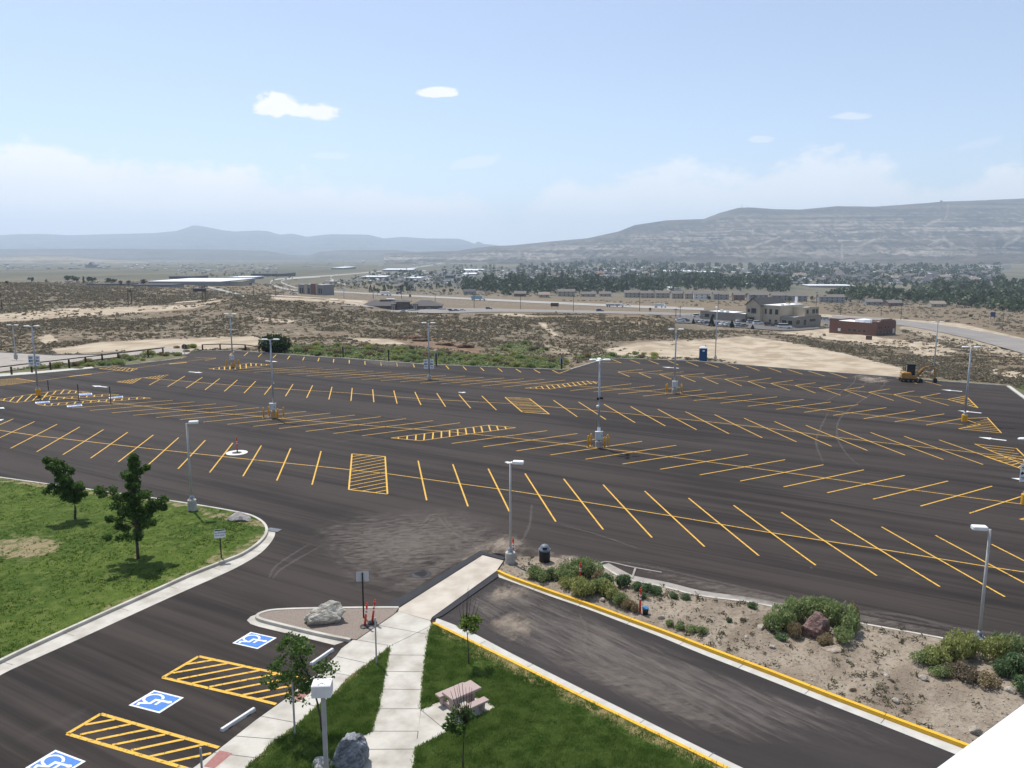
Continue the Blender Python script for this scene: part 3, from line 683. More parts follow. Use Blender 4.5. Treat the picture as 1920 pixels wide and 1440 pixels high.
# far accessible-bay emblems and the three large ones
def bil(q, u, v): return (q[0] * (1 - u) + q[1] * u) * (1 - v) + (q[3] * (1 - u) + q[2] * u) * v
def emblem(corners, big=True):
    q = [Vector(P(*c)[:2]) for c in corners]
    M = MB(); M.mat(0).sheet([tuple(bil(q, u, v)) for u, v in ((0, 0), (1, 0), (1, 1), (0, 1))], .0045)
    M.mat(1).sheet([tuple(bil(q, u, v)) for u, v in ((.07, .07), (.93, .07), (.93, .93), (.07, .93))], .0085)
    M.mat(0)
    def stroke(pts, w):
        for (x0, y0), (x1, y1) in zip(pts[:-1], pts[1:]):
            d = Vector((x1 - x0, y1 - y0)).normalized() * (w / 2); n = Vector((-d.y, d.x))
            c = [(x0 - d.x * .6 - n.x, y0 - d.y * .6 - n.y), (x1 + d.x * .6 - n.x, y1 + d.y * .6 - n.y), (x1 + d.x * .6 + n.x, y1 + d.y * .6 + n.y), (x0 - d.x * .6 + n.x, y0 - d.y * .6 + n.y)]
            stroke.k += 1
            M.sheet([tuple(bil(q, u, v)) for u, v in c], .0125 + .0004 * stroke.k)
    stroke.k = 0
    M.sheet([tuple(bil(q, .40 + .075 * math.cos(t * .524), .83 + .075 * math.sin(t * .524))) for t in range(12)], .0125)
    stroke([(.41, .74), (.45, .42)], .10); stroke([(.44, .60), (.66, .60)], .075); stroke([(.45, .43), (.67, .43)], .09); stroke([(.67, .43), (.78, .17)], .09); stroke([(.78, .17), (.88, .20)], .08)
    stroke([(.42 + .25 * math.cos(math.radians(a)), .33 + .25 * math.sin(math.radians(a))) for a in range(112, 375, 22)], .075)
    M.build('accessible_emblem', [WHT, BLU], parking)
emblem([(289,1294),(241,1322.5),(299,1337.5),(345,1308)])
emblem([(470,1185),(435.5,1206),(483,1217),(519,1196)])
emblem([(104,1406),(47,1440),(106,1461),(161,1427.5)])
for c in ([(1165,385),(1175,410),(1385,398),(1375,375)],[(1630,438),(1640,457),(1850,440),(1840,420)],[(525,510),(535,535),(752,515),(740,495)],[(1000,565),(1010,588),(1235,568),(1225,545)]):
    emblem([(x / 8, 690 + y / 8) for x, y in c])
L = Lines()
L.px([(305,1270.5),(372.5,1230.7),(480,1254),(576,1274)], .16, .0085); L.px([(305,1270.5),(480,1311),(517.5,1320.5)], .16, .0085)
for q in ((347,1246,400,1237.5),(324,1262,427,1244),(332,1274,457,1250),(360,1281,487,1257),(392,1288,517,1264),(422,1295.5,537,1272.5),(455,1303,555,1284),(482,1311,546,1298)): L.seg(P(q[0], q[1]), P(q[2], q[3]), .13, .0065)
L.px([(126,1376),(189,1338.7),(410,1402)], .16, .0085); L.px([(126,1376),(345,1440),(372,1448)], .16, .0085)
for q in ((160,1359,215,1349),(150,1377.5,246,1357.5),(180,1387,279,1367),(210,1397,310,1377),(245,1407,345,1386),(279,1419,382,1396),(316,1429.5,396,1412.5)): L.seg(P(q[0], q[1]), P(q[2], q[3]), .13, .0065)
L.build('access_aisle_markings')
# ------------------------------------------------------------------ dust, tyre marks and old kerb on the asphalt (soft edged films of fine dirt)
def filmmat(name, col, col2, dens, sc, aniso=(1, 1, 1), rot=0.0, lo=.4, hi=.62):
    m, nt, out = nmat(name); b = NB(nt)
    a = b.n('ShaderNodeAttribute', attribute_name='edge').outputs['Fac']
    n = b.noise(sc, 6, b.mapped(aniso, (0, 0, rot)), .72, .15)
    f = b.math('MULTIPLY', b.smooth(b.math('ADD', n, b.math('MULTIPLY', b.math('SUBTRACT', a, .5), .28)), lo, hi), b.math('MULTIPLY', b.smooth(a, 0, .5), dens), clamp=True)
    p = nt.nodes.new('ShaderNodeBsdfPrincipled'); b.set(p.inputs['Base Color'], b.mix(b.noise(2.0, 4), col, col2)); p.inputs['Roughness'].default_value = .95
    t = nt.nodes.new('ShaderNodeBsdfTransparent'); mx = nt.nodes.new('ShaderNodeMixShader')
    b.set(mx.inputs[0], f); nt.links.new(t.outputs[0], mx.inputs[1]); nt.links.new(p.outputs[0], mx.inputs[2]); nt.links.new(mx.outputs[0], out.inputs[0]); return m
FILM_SAND = filmmat('pale_dust', (.33, .27, .205), (.25, .20, .155), .8, .9, (1, .6, 1), .5, .36, .72)
FILM_GREY = filmmat('grey_dust', (.205, .172, .145), (.13, .11, .094), .62, 2.6, (.5, 1.1, 1), -.1, .32, .74)
FILM_DRIVE = filmmat('drive_dust', (.205, .175, .15), (.13, .11, .096), .66, 1.6, (.22, 1.6, 1), .855, .33, .74)
FILM_TYRE = filmmat('tyre_mark', (.24, .21, .18), (.17, .145, .125), .24, 3.0, (1, 1, 1), 0, .30, .65)
FILM_DARK = filmmat('dark_stain', (.012, .012, .013), (.016, .015, .016), .8, .5, (1, 1, 1), 0, .3, .6)
filmk = [0]
def patch(px, mat, rings=(0, .45, 1), z0=0.0):
    pts = smooth_line([Vector((x, y)) for x, y in px] + [Vector(px[0])], 4)[:-1]
    q = [Vector(P(p.x, p.y)[:2]) for p in pts]; c = sum(q, Vector((0, 0))) / len(q); n = len(q)
    filmk[0] += 1; z = .0145 + z0 + filmk[0] * .0007
    vs = [(c.x, c.y, z)]; ed = [1.0]
    for k, r in enumerate((.5, 1.0)):
        for p in q: v = c.lerp(p, r); vs.append((v.x, v.y, z)); ed.append(.62 if k == 0 else 0.0)
    fs = [(0, 1 + i, 1 + (i + 1) % n) for i in range(n)] + [(1 + i, 1 + n + i, 1 + n + (i + 1) % n) for i in range(n)] + [(1 + i, 1 + n + (i + 1) % n, 1 + (i + 1) % n) for i in range(n)]
    me = mesh_np('dust_film', vs, fs, mat); vcol(me, 'edge', np.array([[e] * 3 for e in ed])); link('dust_film', me, parking)
def track(px, w, mat, z0=0.0, k=5):
    pts = smooth_line([Vector(P(x, y)[:2]) for x, y in px], k); n = len(pts)
    filmk[0] += 1; z = .0145 + z0 + filmk[0] * .0007
    l = offset([tuple(p) for p in pts], w / 2); r = offset([tuple(p) for p in pts], -w / 2)
    vs = [(x, y, z) for x, y in l] + [(p.x, p.y, z) for p in pts] + [(x, y, z) for x, y in r]
    ed = [0.0] * n + [min(1, .3 + 3 * min(i, n - 1 - i) / n) for i in range(n)] + [0.0] * n
    fs = []
    for i in range(n - 1): fs += [(i, n + i, n + i + 1, i + 1), (n + i, 2 * n + i, 2 * n + i + 1, n + i + 1)]
    me = mesh_np('dust_film', vs, fs, mat); vcol(me, 'edge', np.array([[e] * 3 for e in ed])); link('dust_film', me, parking)
patch([(805,1075),(850,1035),(900,1012),(960,1018),(1010,1045),(1075,1052),(1060,1075),(960,1058),(905,1030),(840,1075)], FILM_SAND)
patch([(850,1050),(890,1015),(950,995),(1000,1010),(990,1035),(940,1040),(900,1034)], FILM_SAND)
patch([(690,1120),(800,1060),(900,990),(960,1010),(890,1040),(790,1100),(735,1138)], FILM_GREY)
patch([(540,985),(640,955),(780,940),(900,945),(990,985),(960,1030),(860,1070),(760,1125),(640,1120),(560,1060)], FILM_GREY)
patch([(600,1010),(720,975),(860,985),(930,1010),(850,1050),(740,1080),(640,1060)], FILM_GREY)
patch([(1120,1052),(1170,1058),(1330,1090),(1600,1150),(1940,1215),(1940,1232),(1590,1166),(1300,1108)], FILM_GREY)
patch([(985,1022),(1080,1040),(1140,1060),(1100,1072),(1000,1060)], FILM_SAND)
patch([(650,672),(760,676),(800,688),(730,690),(680,680)], FILM_GREY); patch([(1590,700),(1660,706),(1680,716),(1640,722),(1600,712)], FILM_SAND)
for t in ([(700,1010),(770,1000),(800,985),(815,968)], [(706,1004),(768,993),(795,980),(808,965)], [(830,968),(850,990),(890,1012),(940,1022)], [(822,968),(840,992),(880,1016)],
          [(505,1085),(520,1060),(580,1020)], [(512,1088),(530,1066),(600,1025)], [(997,945),(993,985),(978,1015)], [(1050,985),(1110,1000),(1200,1030)],
          [(1605,700),(1600,718),(1570,740),(1535,760)], [(1660,705),(1655,725),(1610,755),(1575,785),(1570,820),(1590,855),(1620,880)], [(1625,702),(1622,720),(1580,748)], [(1555,770),(1540,800),(1530,830),(1545,870)]): track(t, .30, FILM_TYRE)
for t in ([(1130,1060),(1170,1055),(1260,1072),(1380,1100),(1520,1130),(1700,1165),(1930,1205)], [(1600,1145),(1700,1156),(1800,1180),(1930,1196)]): track(t, .5, FILM_TYRE)
patch([(770,1075),(795,1068),(806,1076),(790,1086)], FILM_DARK)
# ================================================================== kerbs, lawns, pavements near the building
KTOP = .15
def strip(name, pts, w, z0, z1, mat, parent=None, kind='structure'):
    """solid strip along pts, w metres to the left of it"""
    a = [tuple(p)[:2] for p in pts]; c = offset(a, w)
    M = MB(); n = len(a)
    vs = [(x, y, z0) for x, y in a] + [(x, y, z1) for x, y in a] + [(x, y, z1) for x, y in c] + [(x, y, z0) for x, y in c]
    fs = []
    for i in range(n - 1): fs += [(i, i + 1, n + i + 1, n + i), (n + i, n + i + 1, 2 * n + i + 1, 2 * n + i), (2 * n + i, 2 * n + i + 1, 3 * n + i + 1, 3 * n + i)]
    fs += [(0, n, 2 * n, 3 * n), (n - 1, 4 * n - 1, 3 * n - 1, 2 * n - 1)]
    M.add(vs, fs); o = M.build(name, mat, parent)
    if parent is None: tag(o, kind=kind)
    return o
def poly_slab(name, poly, z, mat, z0=-.02):
    o = MB().prism([tuple(p)[:2] for p in poly], z0, z).build(name, mat); tag(o, kind='structure'); return o
def joints(pairs_, z, w=.03, mat=None):
    M = MB()
    for x0, y0, x1, y1 in pairs_:
        a, c = Vector(P(x0, y0, z)[:2]), Vector(P(x1, y1, z)[:2]); d = (c - a).normalized(); n = Vector((-d.y, d.x)) * w / 2
        M.sheet([tuple(a - n), tuple(c - n), tuple(c + n), tuple(a + n)], z + .004)
    return M
# left lawn
foot = [(-120,1308),(0,1245),(100,1197.5),(200,1152),(300,1107),(357,1081),(420,1056),(455,1042),(488,1020),(502,1001),(499,986),(482,973),(452,963.5),(361,947.5),(230,928),(100,911),(0,897),(-150,876)]
footw = smooth_line([Vector(P(x, y)[:2]) for x, y in foot], 4)
strip('kerb', footw, .17, -.05, KTOP, CONC)
def kerb_joints(line, step, w, z, off0):
    M = MB(); acc = 0
    for a, c in zip(line[:-1], line[1:]):
        L_ = (c - a).length; d = (c - a).normalized(); n = Vector((-d.y, d.x)); t = step - acc
        while t < L_:
            p = a + d * t; M.sheet([tuple(p + n * off0 - d * .012), tuple(p + n * (off0 + w) - d * .012), tuple(p + n * (off0 + w) + d * .012), tuple(p + n * off0 + d * .012)], z); t += step
        acc = L_ - (t - step)
    return M
gut = [(-120,1332),(0,1266.5),(40,1247),(140,1202),(317,1121),(410,1080),(455,1058),(490,1036),(510,1014),(516,999),(511,990)]
gutw = smooth_line([Vector(P(x, y)[:2]) for x, y in gut], 4)
gpoly = [tuple(p) for p in gutw] + [tuple(p) for p in reversed(footw[:4 * 9 + 2])]
g = MB().sheet(gpoly, .005).build('kerb', CONC); tag(g, kind='structure')
gj = kerb_joints(footw[:36], 3.0, -.62, .0095, 0).build('joint', JOINT, g)
GRASS = None
def grassmat(name, deep, mid, light, dry, dryamt, sc=1.0):
    m, nt, out = nmat(name); b = NB(nt)
    n1 = b.noise(.10 * sc, 5, rough=.6); n2 = b.noise(1.6 * sc, 5, rough=.65); n3 = b.noise(16, 3, rough=.7)
    c = b.mix(b.smooth(n1, .36, .62), deep, mid); c = b.mix(b.math('MULTIPLY', b.smooth(n2, .45, .7), .8), c, light)
    c = b.mix(b.math('MULTIPLY', b.smooth(n3, .45, .75), .55), c, tuple(x * .45 for x in deep))
    at_ = b.n('ShaderNodeAttribute', attribute_name='dry').outputs['Fac']
    d = b.smooth(b.math('ADD', b.math('MULTIPLY', b.math('SUBTRACT', n2, .5), 1.3), b.math('ADD', at_, b.math('MULTIPLY', b.math('SUBTRACT', n1, .5), .3))), .5 - dryamt, .85)
    c = b.mix(d, c, b.mix(n3, dry, tuple(x * .6 for x in dry)))
    b.bsdf(out, c, .9, bump=b.bump(n3, .9, .06), spec=.1); return m
LAWN_A = grassmat('lawn_turf', (.046, .082, .012), (.085, .126, .020), (.14, .168, .042), (.33, .27, .15), 0.0, .9)
LAWN_B = grassmat('lawn_turf_deep', (.045, .09, .016), (.078, .13, .024), (.13, .17, .05), (.34, .27, .13), 0.0, 1.6)
def lawn(name, poly, z, mat, dryfn, step=.5):
    """flat turf on a fine grid so that its dry places can follow the ground"""
    poly = [tuple(p)[:2] for p in poly]
    bm = bmesh.new(); vs = [bm.verts.new((x, y, z)) for x, y in poly]; f = bm.faces.new(vs)
    if f.normal.z < 0: f.normal_flip()
    bmesh.ops.triangulate(bm, faces=[f])
    xs = [p[0] for p in poly]; ysv = [p[1] for p in poly]
    for lo, hi, ax in ((min(xs), max(xs), 0), (min(ysv), max(ysv), 1)):
        t = lo + step
        while t < hi:
            no = (1, 0, 0) if ax == 0 else (0, 1, 0); co = (t, 0, 0) if ax == 0 else (0, t, 0)
            bmesh.ops.bisect_plane(bm, geom=bm.verts[:] + bm.edges[:] + bm.faces[:], plane_co=co, plane_no=no); t += step
    bm.normal_update()
    for f in bm.faces:
        if f.normal.z < 0: f.normal_flip()
    me = bpy.data.meshes.new(name); bm.to_mesh(me); bm.free(); me.materials.append(mat)
    co = np.zeros(len(me.vertices) * 3); me.vertices.foreach_get('co', co); co = co.reshape(-1, 3)
    px_, py_ = project(co[:, 0], co[:, 1], co[:, 2])
    d = dryfn(px_, py_); vcol(me, 'dry', np.stack([d] * 3, 1))
    dz = (fbm(co[:, 0] / 3, co[:, 1] / 3, 3) - .5) * .10
    co[:, 2] += dz * .6; me.vertices.foreach_set('co', co.ravel()); me.update()
    o = link(name, me); tag(o, kind='structure'); return o, poly
inner = offset([tuple(p) for p in footw], .172)
polyA = inner + [(-62, inner[-1][1]), (-62, inner[0][1])]
def dryA(x, y):
    d = soft_poly(x, y, [(-60,1010),(60,998),(110,1005),(128,1020),(105,1042),(50,1058),(-60,1050)], 16, 1.2) * .8
    d = np.maximum(d, np.clip(1.15 - seg_dist(x, y, [(505,975),(500,1005),(455,1033),(400,1052)], False, 1.3) / 30, 0, 1) * .72)
    d = np.maximum(d, np.clip(1.1 - seg_dist(x, y, [(380,960),(440,972),(500,985)], False, 1.5) / 26, 0, 1) * .8)
    d = np.maximum(d, np.clip(1.1 - seg_dist(x, y, [(400,1056),(300,1100),(200,1140)], False, 1.3) / 22, 0, 1) * .62)
    d = np.maximum(d, np.clip(1.1 - seg_dist(x, y, [(-60,893),(100,912),(250,934),(380,953)], False, 1.5) / 12, 0, 1) * .85)
    for cx, cy, r in ((256,1045,26),(143,968,24),(150,992,20)): d = np.maximum(d, np.clip(1.2 - np.hypot(x - cx, (y - cy) * 2) / r, 0, 1) * .6)
    return d
lawnA, polyA = lawn('lawn', polyA, .125, LAWN_A, dryA, .6)
# south-west pavement, crossing, path
ZW = .085
def WZ(pts): return [P(x, y, ZW) for x, y in pts]
crossing = WZ([(905,1041),(944,1051),(931,1070),(810,1157),(807,1163),(746,1146),(750,1139)])
poly_slab('crosswalk', crossing, ZW, simple('worn_concrete', (.52, .465, .39), (.40, .345, .28), .8, .9, bump=.2, detail=8, lo=.35, hi=.6))
swp = WZ([(747,1146.5),(806,1163.5),(810,1172),(731,1211),(702,1235),(655,1268),(624,1302),(597,1322),(555,1360),(517,1387),(480,1422),(455,1446),(352,1446),(362,1440),(410,1405),(480,1350),(540,1307),(600,1257),(630,1230),(640,1216),(660,1201)])
pav = poly_slab('pavement', swp, ZW, CONC)
walk = WZ([(810.5,1172.5),(805,1185),(799,1228),(795,1260),(789,1330),(784,1371),(776,1445),(680,1445),(695,1372),(707,1330),(722,1260),(731.5,1211.5)])
pth = poly_slab('path', walk, ZW, CONC)
J = joints([(727,1228,799,1228.5),(722,1259,795,1259.5),(714,1292,791,1293),(707,1329,788,1329),(696,1371,784,1371),(689,1405,778,1404.5),(782,1385,784,1371)], ZW); J.build('joint', JOINT, pth)
J = joints([(707,1172,806,1190),(665,1199,727,1210),(632,1231,686,1243),(602,1257,656,1267),(539,1308,590,1324),(490,1343,560,1356),(440,1380,517,1386),(400,1411,480,1421)], ZW); J.build('joint', JOINT, pav)
ramp = simple('fresh_asphalt', (.022, .023, .026), (.030, .030, .033), 2, .8, bump=.3)
for pl in ([(900,1034),(948,1046.5),(944,1051),(905,1041),(750,1139),(715,1139.5),(797,1097)], [(931,1070),(935,1082),(830,1156),(812,1163),(810,1157)]):
    MB().sheet([tuple(P(x, y)[:2]) for x, y in pl], .055).build('asphalt_ramp', ramp, parking)
RED_ = simple('tactile_paving', (.36, .17, .145), (.29, .135, .12), 9, .85, bump=.6)
for pl in ([(546,1302),(565,1291),(584,1297.5),(560,1316)], [(412,1407),(436,1412.5),(402,1441),(382,1437)]):
    MB().sheet([tuple(p)[:2] for p in WZ(pl)], ZW + .005).build('tactile_strip', RED_, pav)
picpad = WZ([(789.5,1331),(817,1317.5),(880,1303),(910,1312),(931,1327),(855,1366),(780,1402),(784,1371)])
pad = poly_slab('concrete_pad', picpad, ZW - .004, CONC)
joints([(789,1331,838,1371)], ZW - .004).build('joint', JOINT, pad)
poly_slab('concrete_pad', WZ([(694.5,1373),(677,1380),(640,1404),(640,1445),(681,1445)]), ZW - .004, CONC)
# lawn between the two pavements, and the one to the right of the path
def dryB(x, y):
    d = np.clip(1.15 - seg_dist(x, y, [(731,1211),(702,1236),(655,1270),(597,1324),(517,1390),(470,1440)], False, 1.0) / 15, 0, 1) * .85
    return d
lawnB, polyB = lawn('lawn', WZ([(730.5,1213),(722,1251),(707,1330),(695,1371),(677,1379.5),(640,1402),(625,1445),(457,1446),(481,1423),(518,1388),(556,1361),(598,1323),(625,1303),(656,1269),(703,1236)]), .10, LAWN_B, dryB, .35)
kl = [(815,1166),(850,1183),(890,1202.5),(960,1236.5),(1060,1287),(1160,1336.5),(1285,1397.5),(1385,1447),(1440,1474)]
klw = smooth_line([Vector(P(x, y, KTOP)[:2]) for x, y in kl], 3)
lin = offset([tuple(p) for p in klw], -.16)
polyC = [tuple(p)[:2] for p in WZ([(805.5,1186),(799.5,1228),(795.5,1260),(789.5,1330),(817,1317),(880,1302.5),(911,1312),(932,1327),(855,1366.5),(781,1402),(776.5,1446)])] + [lin[-1]] + lin[::-1]
def dryC(x, y):
    d = np.clip(1.25 - seg_dist(x, y, [(808,1168),(860,1196),(960,1247),(1060,1298),(1160,1347),(1285,1408),(1380,1460)], False, 1.0) / 26, 0, 1) * .98
    return np.maximum(d, np.clip(1.1 - np.hypot(x - 870, (y - 1425) * 1.6) / 40, 0, 1) * .5)
lawnC, polyC = lawn('lawn', polyC, .10, LAWN_B, dryC, .35)
# drive: kerbs and gutters
YKERB = simple('yellow_kerb_paint', (.74, .42, .03), (.66, .36, .025), 2.5, .55, bump=.15)
kr = strip('kerb', klw, -.16, -.05, KTOP, [YKERB])
gl = smooth_line([Vector(P(x, y)[:2]) for x, y in [(818,1159),(855,1173),(892,1190),(960,1226),(1067,1280),(1170,1331),(1287,1389),(1392,1440),(1450,1468)]], 3)
klw0 = offset([tuple(p) for p in klw], .004)
M = MB().sheet([tuple(p) for p in gl] + [tuple(p) for p in reversed(klw0)], .0125); gl_o = M.build('gutter', CONW); tag(gl_o, kind='structure')
kerb_joints([Vector(p) for p in klw0], 3.0, .55, .0165, 0).build('joint', JOINT, gl_o)
krp = [(931,1075),(960,1088),(1035,1115),(1099,1137),(1168,1162),(1245,1190),(1328,1222),(1437,1263),(1560,1311),(1700,1364),(1812,1406),(1900,1440),(2000,1478)]
krw = smooth_line([Vector(P(x, y)[:2]) for x, y in krp], 3)
strip('kerb', krw, .17, -.05, KTOP + .02, [YKERB])
gr = [(925,1079),(960,1091.5),(1031,1118),(1095,1140),(1165,1166.5),(1237,1194),(1317,1227),(1430,1271),(1550,1319),(1692,1375),(1792,1415),(1880,1450),(2000,1496)]
grw = smooth_line([Vector(P(x, y)[:2]) for x, y in gr], 3)
M = MB().sheet([tuple(p) for p in grw] + [tuple(p) for p in reversed(krw)], .0125); g2 = M.build('gutter', CONW); tag(g2, kind='structure')
kerb_joints(krw, 3.0, -.42, .0165, 0).build('joint', JOINT, g2)
kerb_joints(krw, 3.0, .178, KTOP + .0225, 0).build('joint', simple('kerb_joint_shade', (.22, .12, .02)), g2)  # dark ochre joint strips across the yellow kerb top
DRIVE = asphalt_mat('drive_asphalt', (.021, .018, .0175), (.046, .039, .037), .35, .22)
dr = [tuple(p) for p in offset([tuple(p) for p in gl], -.06)] + [tuple(p) for p in reversed(offset([tuple(p) for p in grw], .05))]
d_o = MB().sheet(dr, .0045).build('driveway', DRIVE); tag(d_o, kind='structure')
patch([(820,1160),(905,1085),(990,1096),(1200,1185),(1500,1310),(1800,1420),(1700,1440),(1400,1430),(1150,1320),(950,1225)], FILM_DRIVE)
patch([(830,1160),(900,1105),(960,1085),(1040,1112),(1020,1135),(960,1150),(900,1175)], FILM_DRIVE)
patch([(905,1160),(960,1145),(1000,1150),(1010,1175),(985,1205),(940,1210)], FILM_SAND)
patch([(930,1090),(985,1098),(1000,1115),(950,1130),(900,1140)], FILM_SAND)
patch([(1090,1180),(1150,1170),(1180,1200),(1130,1240),(1100,1225)], FILM_DRIVE)
patch([(1000,1220),(1150,1230),(1300,1300),(1400,1370),(1380,1400),(1200,1320),(1050,1260)], FILM_GREY)
track([(1085,1150),(1100,1185),(1095,1215),(1110,1235)], .22, FILM_TYRE); track([(1150,1195),(1120,1205),(1105,1225)], .25, FILM_TYRE)
# island with the white boulder
GRAVEL = None
m, nt, out = nmat('crushed_gravel'); b = NB(nt)
vor = b.n('ShaderNodeTexVoronoi'); b.set(vor.inputs['Vector'], b.pos()); vor.inputs['Scale'].default_value = 22
c = b.mix(vor.outputs['Distance'], (.33, .27, .22), (.17, .14, .12)); c = b.mix(.10, c, vor.outputs['Color'], 'SOFT_LIGHT')
b.bsdf(out, c, .9, bump=b.bump(vor.outputs['Distance'], .8, .03), spec=.15); GRAVEL = m
isl = [(752,1139.5),(700,1140),(590,1141.5),(520,1143.5),(490,1149),(470,1156),(463,1163),(470,1170),(485,1175),(560,1193),(627,1209.5),(640,1205),(662,1198)]
islw = [Vector(P(x, y, .005)[:2]) for x, y in isl]
MB().sheet([tuple(p) for p in islw], .0085).build('kerb', CONC)
tag(COL.objects[-1] if False else bpy.data.objects[[o.name for o in bpy.data.objects if o.name.startswith('kerb')][-1]], kind='structure')
ring = [(748,1142),(700,1142),(590,1143.5),(520,1146),(492,1151),(480,1157.5),(483,1164.5),(520,1175),(600,1194),(655,1205)]
rw = smooth_line([Vector(P(x, y)[:2]) for x, y in ring], 4)
strip('kerb', rw, .17, .0, KTOP, CONC)
rin = offset([tuple(p) for p in rw], .168)
gp = rin + [tuple(P(668,1199, .12)[:2]), tuple(P(740,1150, .12)[:2])]
o = MB().prism(gp, .0, .125).build('gravel_bed', GRAVEL); tag(o, kind='structure')
# planting bed
DIRT = None
m, nt, out = nmat('bed_dirt'); b = NB(nt)
n1 = b.noise(.5, 6, b.mapped((1, .5, 1), (0, 0, .5)), .65); n2 = b.noise(5, 5, rough=.7); n3 = b.noise(28, 3, rough=.7)
c = b.mix(b.smooth(n1, .35, .65), (.215, .172, .128), (.335, .28, .215)); c = b.mix(b.math('MULTIPLY', b.smooth(n2, .5, .62), .7), c, (.16, .125, .095))
c = b.mix(b.math('MULTIPLY', b.smooth(n3, .6, .75), .5), c, (.45, .40, .33)); b.bsdf(out, c, .95, bump=b.bump(n2, .9, .10), spec=.1); DIRT = m
bed_top = [(948,1052),(985,1045),(1067,1050),(1122,1060),(1150,1075),(1177,1088),(1242,1101),(1310,1118),(1400,1130),(1500,1149),(1600,1168),(1700,1186),(1770,1199),(1860,1216),(1960,1236),(2080,1262)]
btw = smooth_line([Vector(P(x, y)[:2]) for x, y in bed_top], 3)
kin = offset([tuple(p) for p in krw], .168)
bp = [tuple(p) for p in btw] + [tuple(P(2090,1300)[:2])] + kin[::-1][6:] + [tuple(P(938,1066)[:2])]
bo, bedpoly = lawn('planting_bed', bp, .11, DIRT, lambda x, y: np.zeros(np.shape(x)), .4)
co = np.zeros(len(bo.data.vertices) * 3); bo.data.vertices.foreach_get('co', co); co = co.reshape(-1, 3)
ed = seg_dist(co[:, 0], co[:, 1], bedpoly, True); rise = np.clip(ed / 1.5, 0, 1)
co[:, 2] = .06 + .14 * rise + rise * ((fbm(co[:, 0] / 2.2, co[:, 1] / 2.2, 4) - .5) * .5 + (fbm(co[:, 0] * 1.6, co[:, 1] * 1.6, 3) - .5) * .16)
bo.data.vertices.foreach_set('co', co.ravel()); bo.data.polygons.foreach_set('use_smooth', [True] * len(bo.data.polygons)); bo.data.update()
strip('kerb', btw[6:], -.15, -.02, .10, CONC)
def bedz(x, y):
    d = float(seg_dist(np.array([x]), np.array([y]), bedpoly, True)[0]); r = min(d / 1.5, 1)
    return .06 + .14 * r + r * ((float(fbm(x / 2.2, y / 2.2, 4)) - .5) * .5)
# apron poured round the broken kerb
OLDC = simple('dusty_concrete', (.34, .31, .27), (.26, .235, .205), 2, .9)
gl2 = [P(x, y) for x, y in [(1122,1061),(1150,1076),(1177,1088),(1242,1101),(1310,1118),(1400,1130.5),(1500,1149.5),(1600,1168.5)]]
gl2 = smooth_line([Vector(p[:2]) for p in gl2], 3)
MB().sheet([tuple(p) for p in gl2] + offset([tuple(p) for p in gl2], .75)[::-1], .0105).build('concrete_apron', OLDC, parking)
strip('kerb', smooth_line([Vector(P(x, y)[:2]) for x, y in [(1124,1061),(1128,1057),(1136,1055),(1150,1057),(1185,1065),(1240,1075)]], 3), .11, -.02, .05, OLDC)
strip('kerb', [P(1187,1085), P(1193,1067)], .11, -.02, .05, OLDC)
# lot edge kerbs
ek = [(340,673),(250,684),(176,690.5)]
strip('kerb', [P(x, y) for x, y in reversed(ek)], .15, -.02, .13, CONC)
strip('kerb', [P(x, y) for x, y in [(365,658.5),(440,658),(500,662.5),(600,670),(640,672),(720,678.5),(806,684.5),(900,688),(960,690.5),(1055,694),(1070,693.5),(1134,674)]], .16, -.02, .12, CONC)
strip('kerb', [P(x, y) for x, y in [(1134,673.8),(1150,672.8),(1230,674.8),(1300,677.3),(1440,688.8),(1555,698.4),(1700,709.4),(1760,715.4),(1886,724)]], .16, -.02, .12, CONC)
strip('kerb', [P(x, y) for x, y in [(1887,724.5),(1925,752.5),(1990,801)]], .45, -.02, .12, CONW)
poly_slab('pavement', [P(x, y, .1) for x, y in [(-80,713),(0,705.5),(60,701),(176,690),(172,687.5),(60,697),(0,700.5),(-80,706)]], .1, CONW)
OLD = simple('old_asphalt', (.36, .32, .275), (.28, .25, .215), .6, .9, detail=6)
op = [(-150,664),(0,661),(40,663),(100,666.5),(190,665.5),(310,652),(362,656.5),(352,664),(338,665),(325,661),(240,667),(150,677),(60,689),(0,697),(-150,714)]
oa = MB().sheet([tuple(P(x, y, .05)[:2]) for x, y in op], .05).build('old_parking_lot', OLD); tag(oa, kind='structure')
strip('kerb', [P(x, y, .05) for x, y in [(-100,662.5),(0,660.5),(40,662.3),(100,665.8),(190,664.8),(310,651.5)]], -.01, .03, .17, CONC)
# ================================================================== materials of things
GALV = simple('galvanised_steel', (.40, .42, .45), (.31, .33, .36), 4, .5, .35, objc=True)
GREYP = simple('grey_pole_paint', (.43, .42, .40), (.36, .35, .34), 3, .55, objc=True)
LAMPW = simple('lamp_white', (.80, .80, .78), (.70, .70, .69), 3, .45, objc=True)
LENS = simple('lamp_lens', (.55, .56, .55), (.45, .46, .45), 6, .3)
CABG = simple('cabinet_grey', (.58, .60, .61), (.50, .52, .54), 3, .5, objc=True)
BOLY = simple('bollard_yellow', (.72, .36, .03), (.60, .29, .025), 3, .5, objc=True)
BLACK = simple('black_paint', (.012, .012, .013), (.02, .02, .02), 5, .5)
BASEC = simple('base_concrete', (.46, .44, .40), (.33, .31, .285), 3, .9, bump=.3, objc=True)
SIGNW = simple('sign_white', (.78, .80, .82), (.70, .72, .75), 3, .5)
SIGNB = simple('sign_back_aluminium', (.50, .52, .55), (.44, .46, .49), 4, .45, .2)
REDP = simple('orange_red_plastic', (.60, .06, .03), (.50, .05, .025), 5, .45)
REFL = simple('reflective_band', (.75, .75, .74))
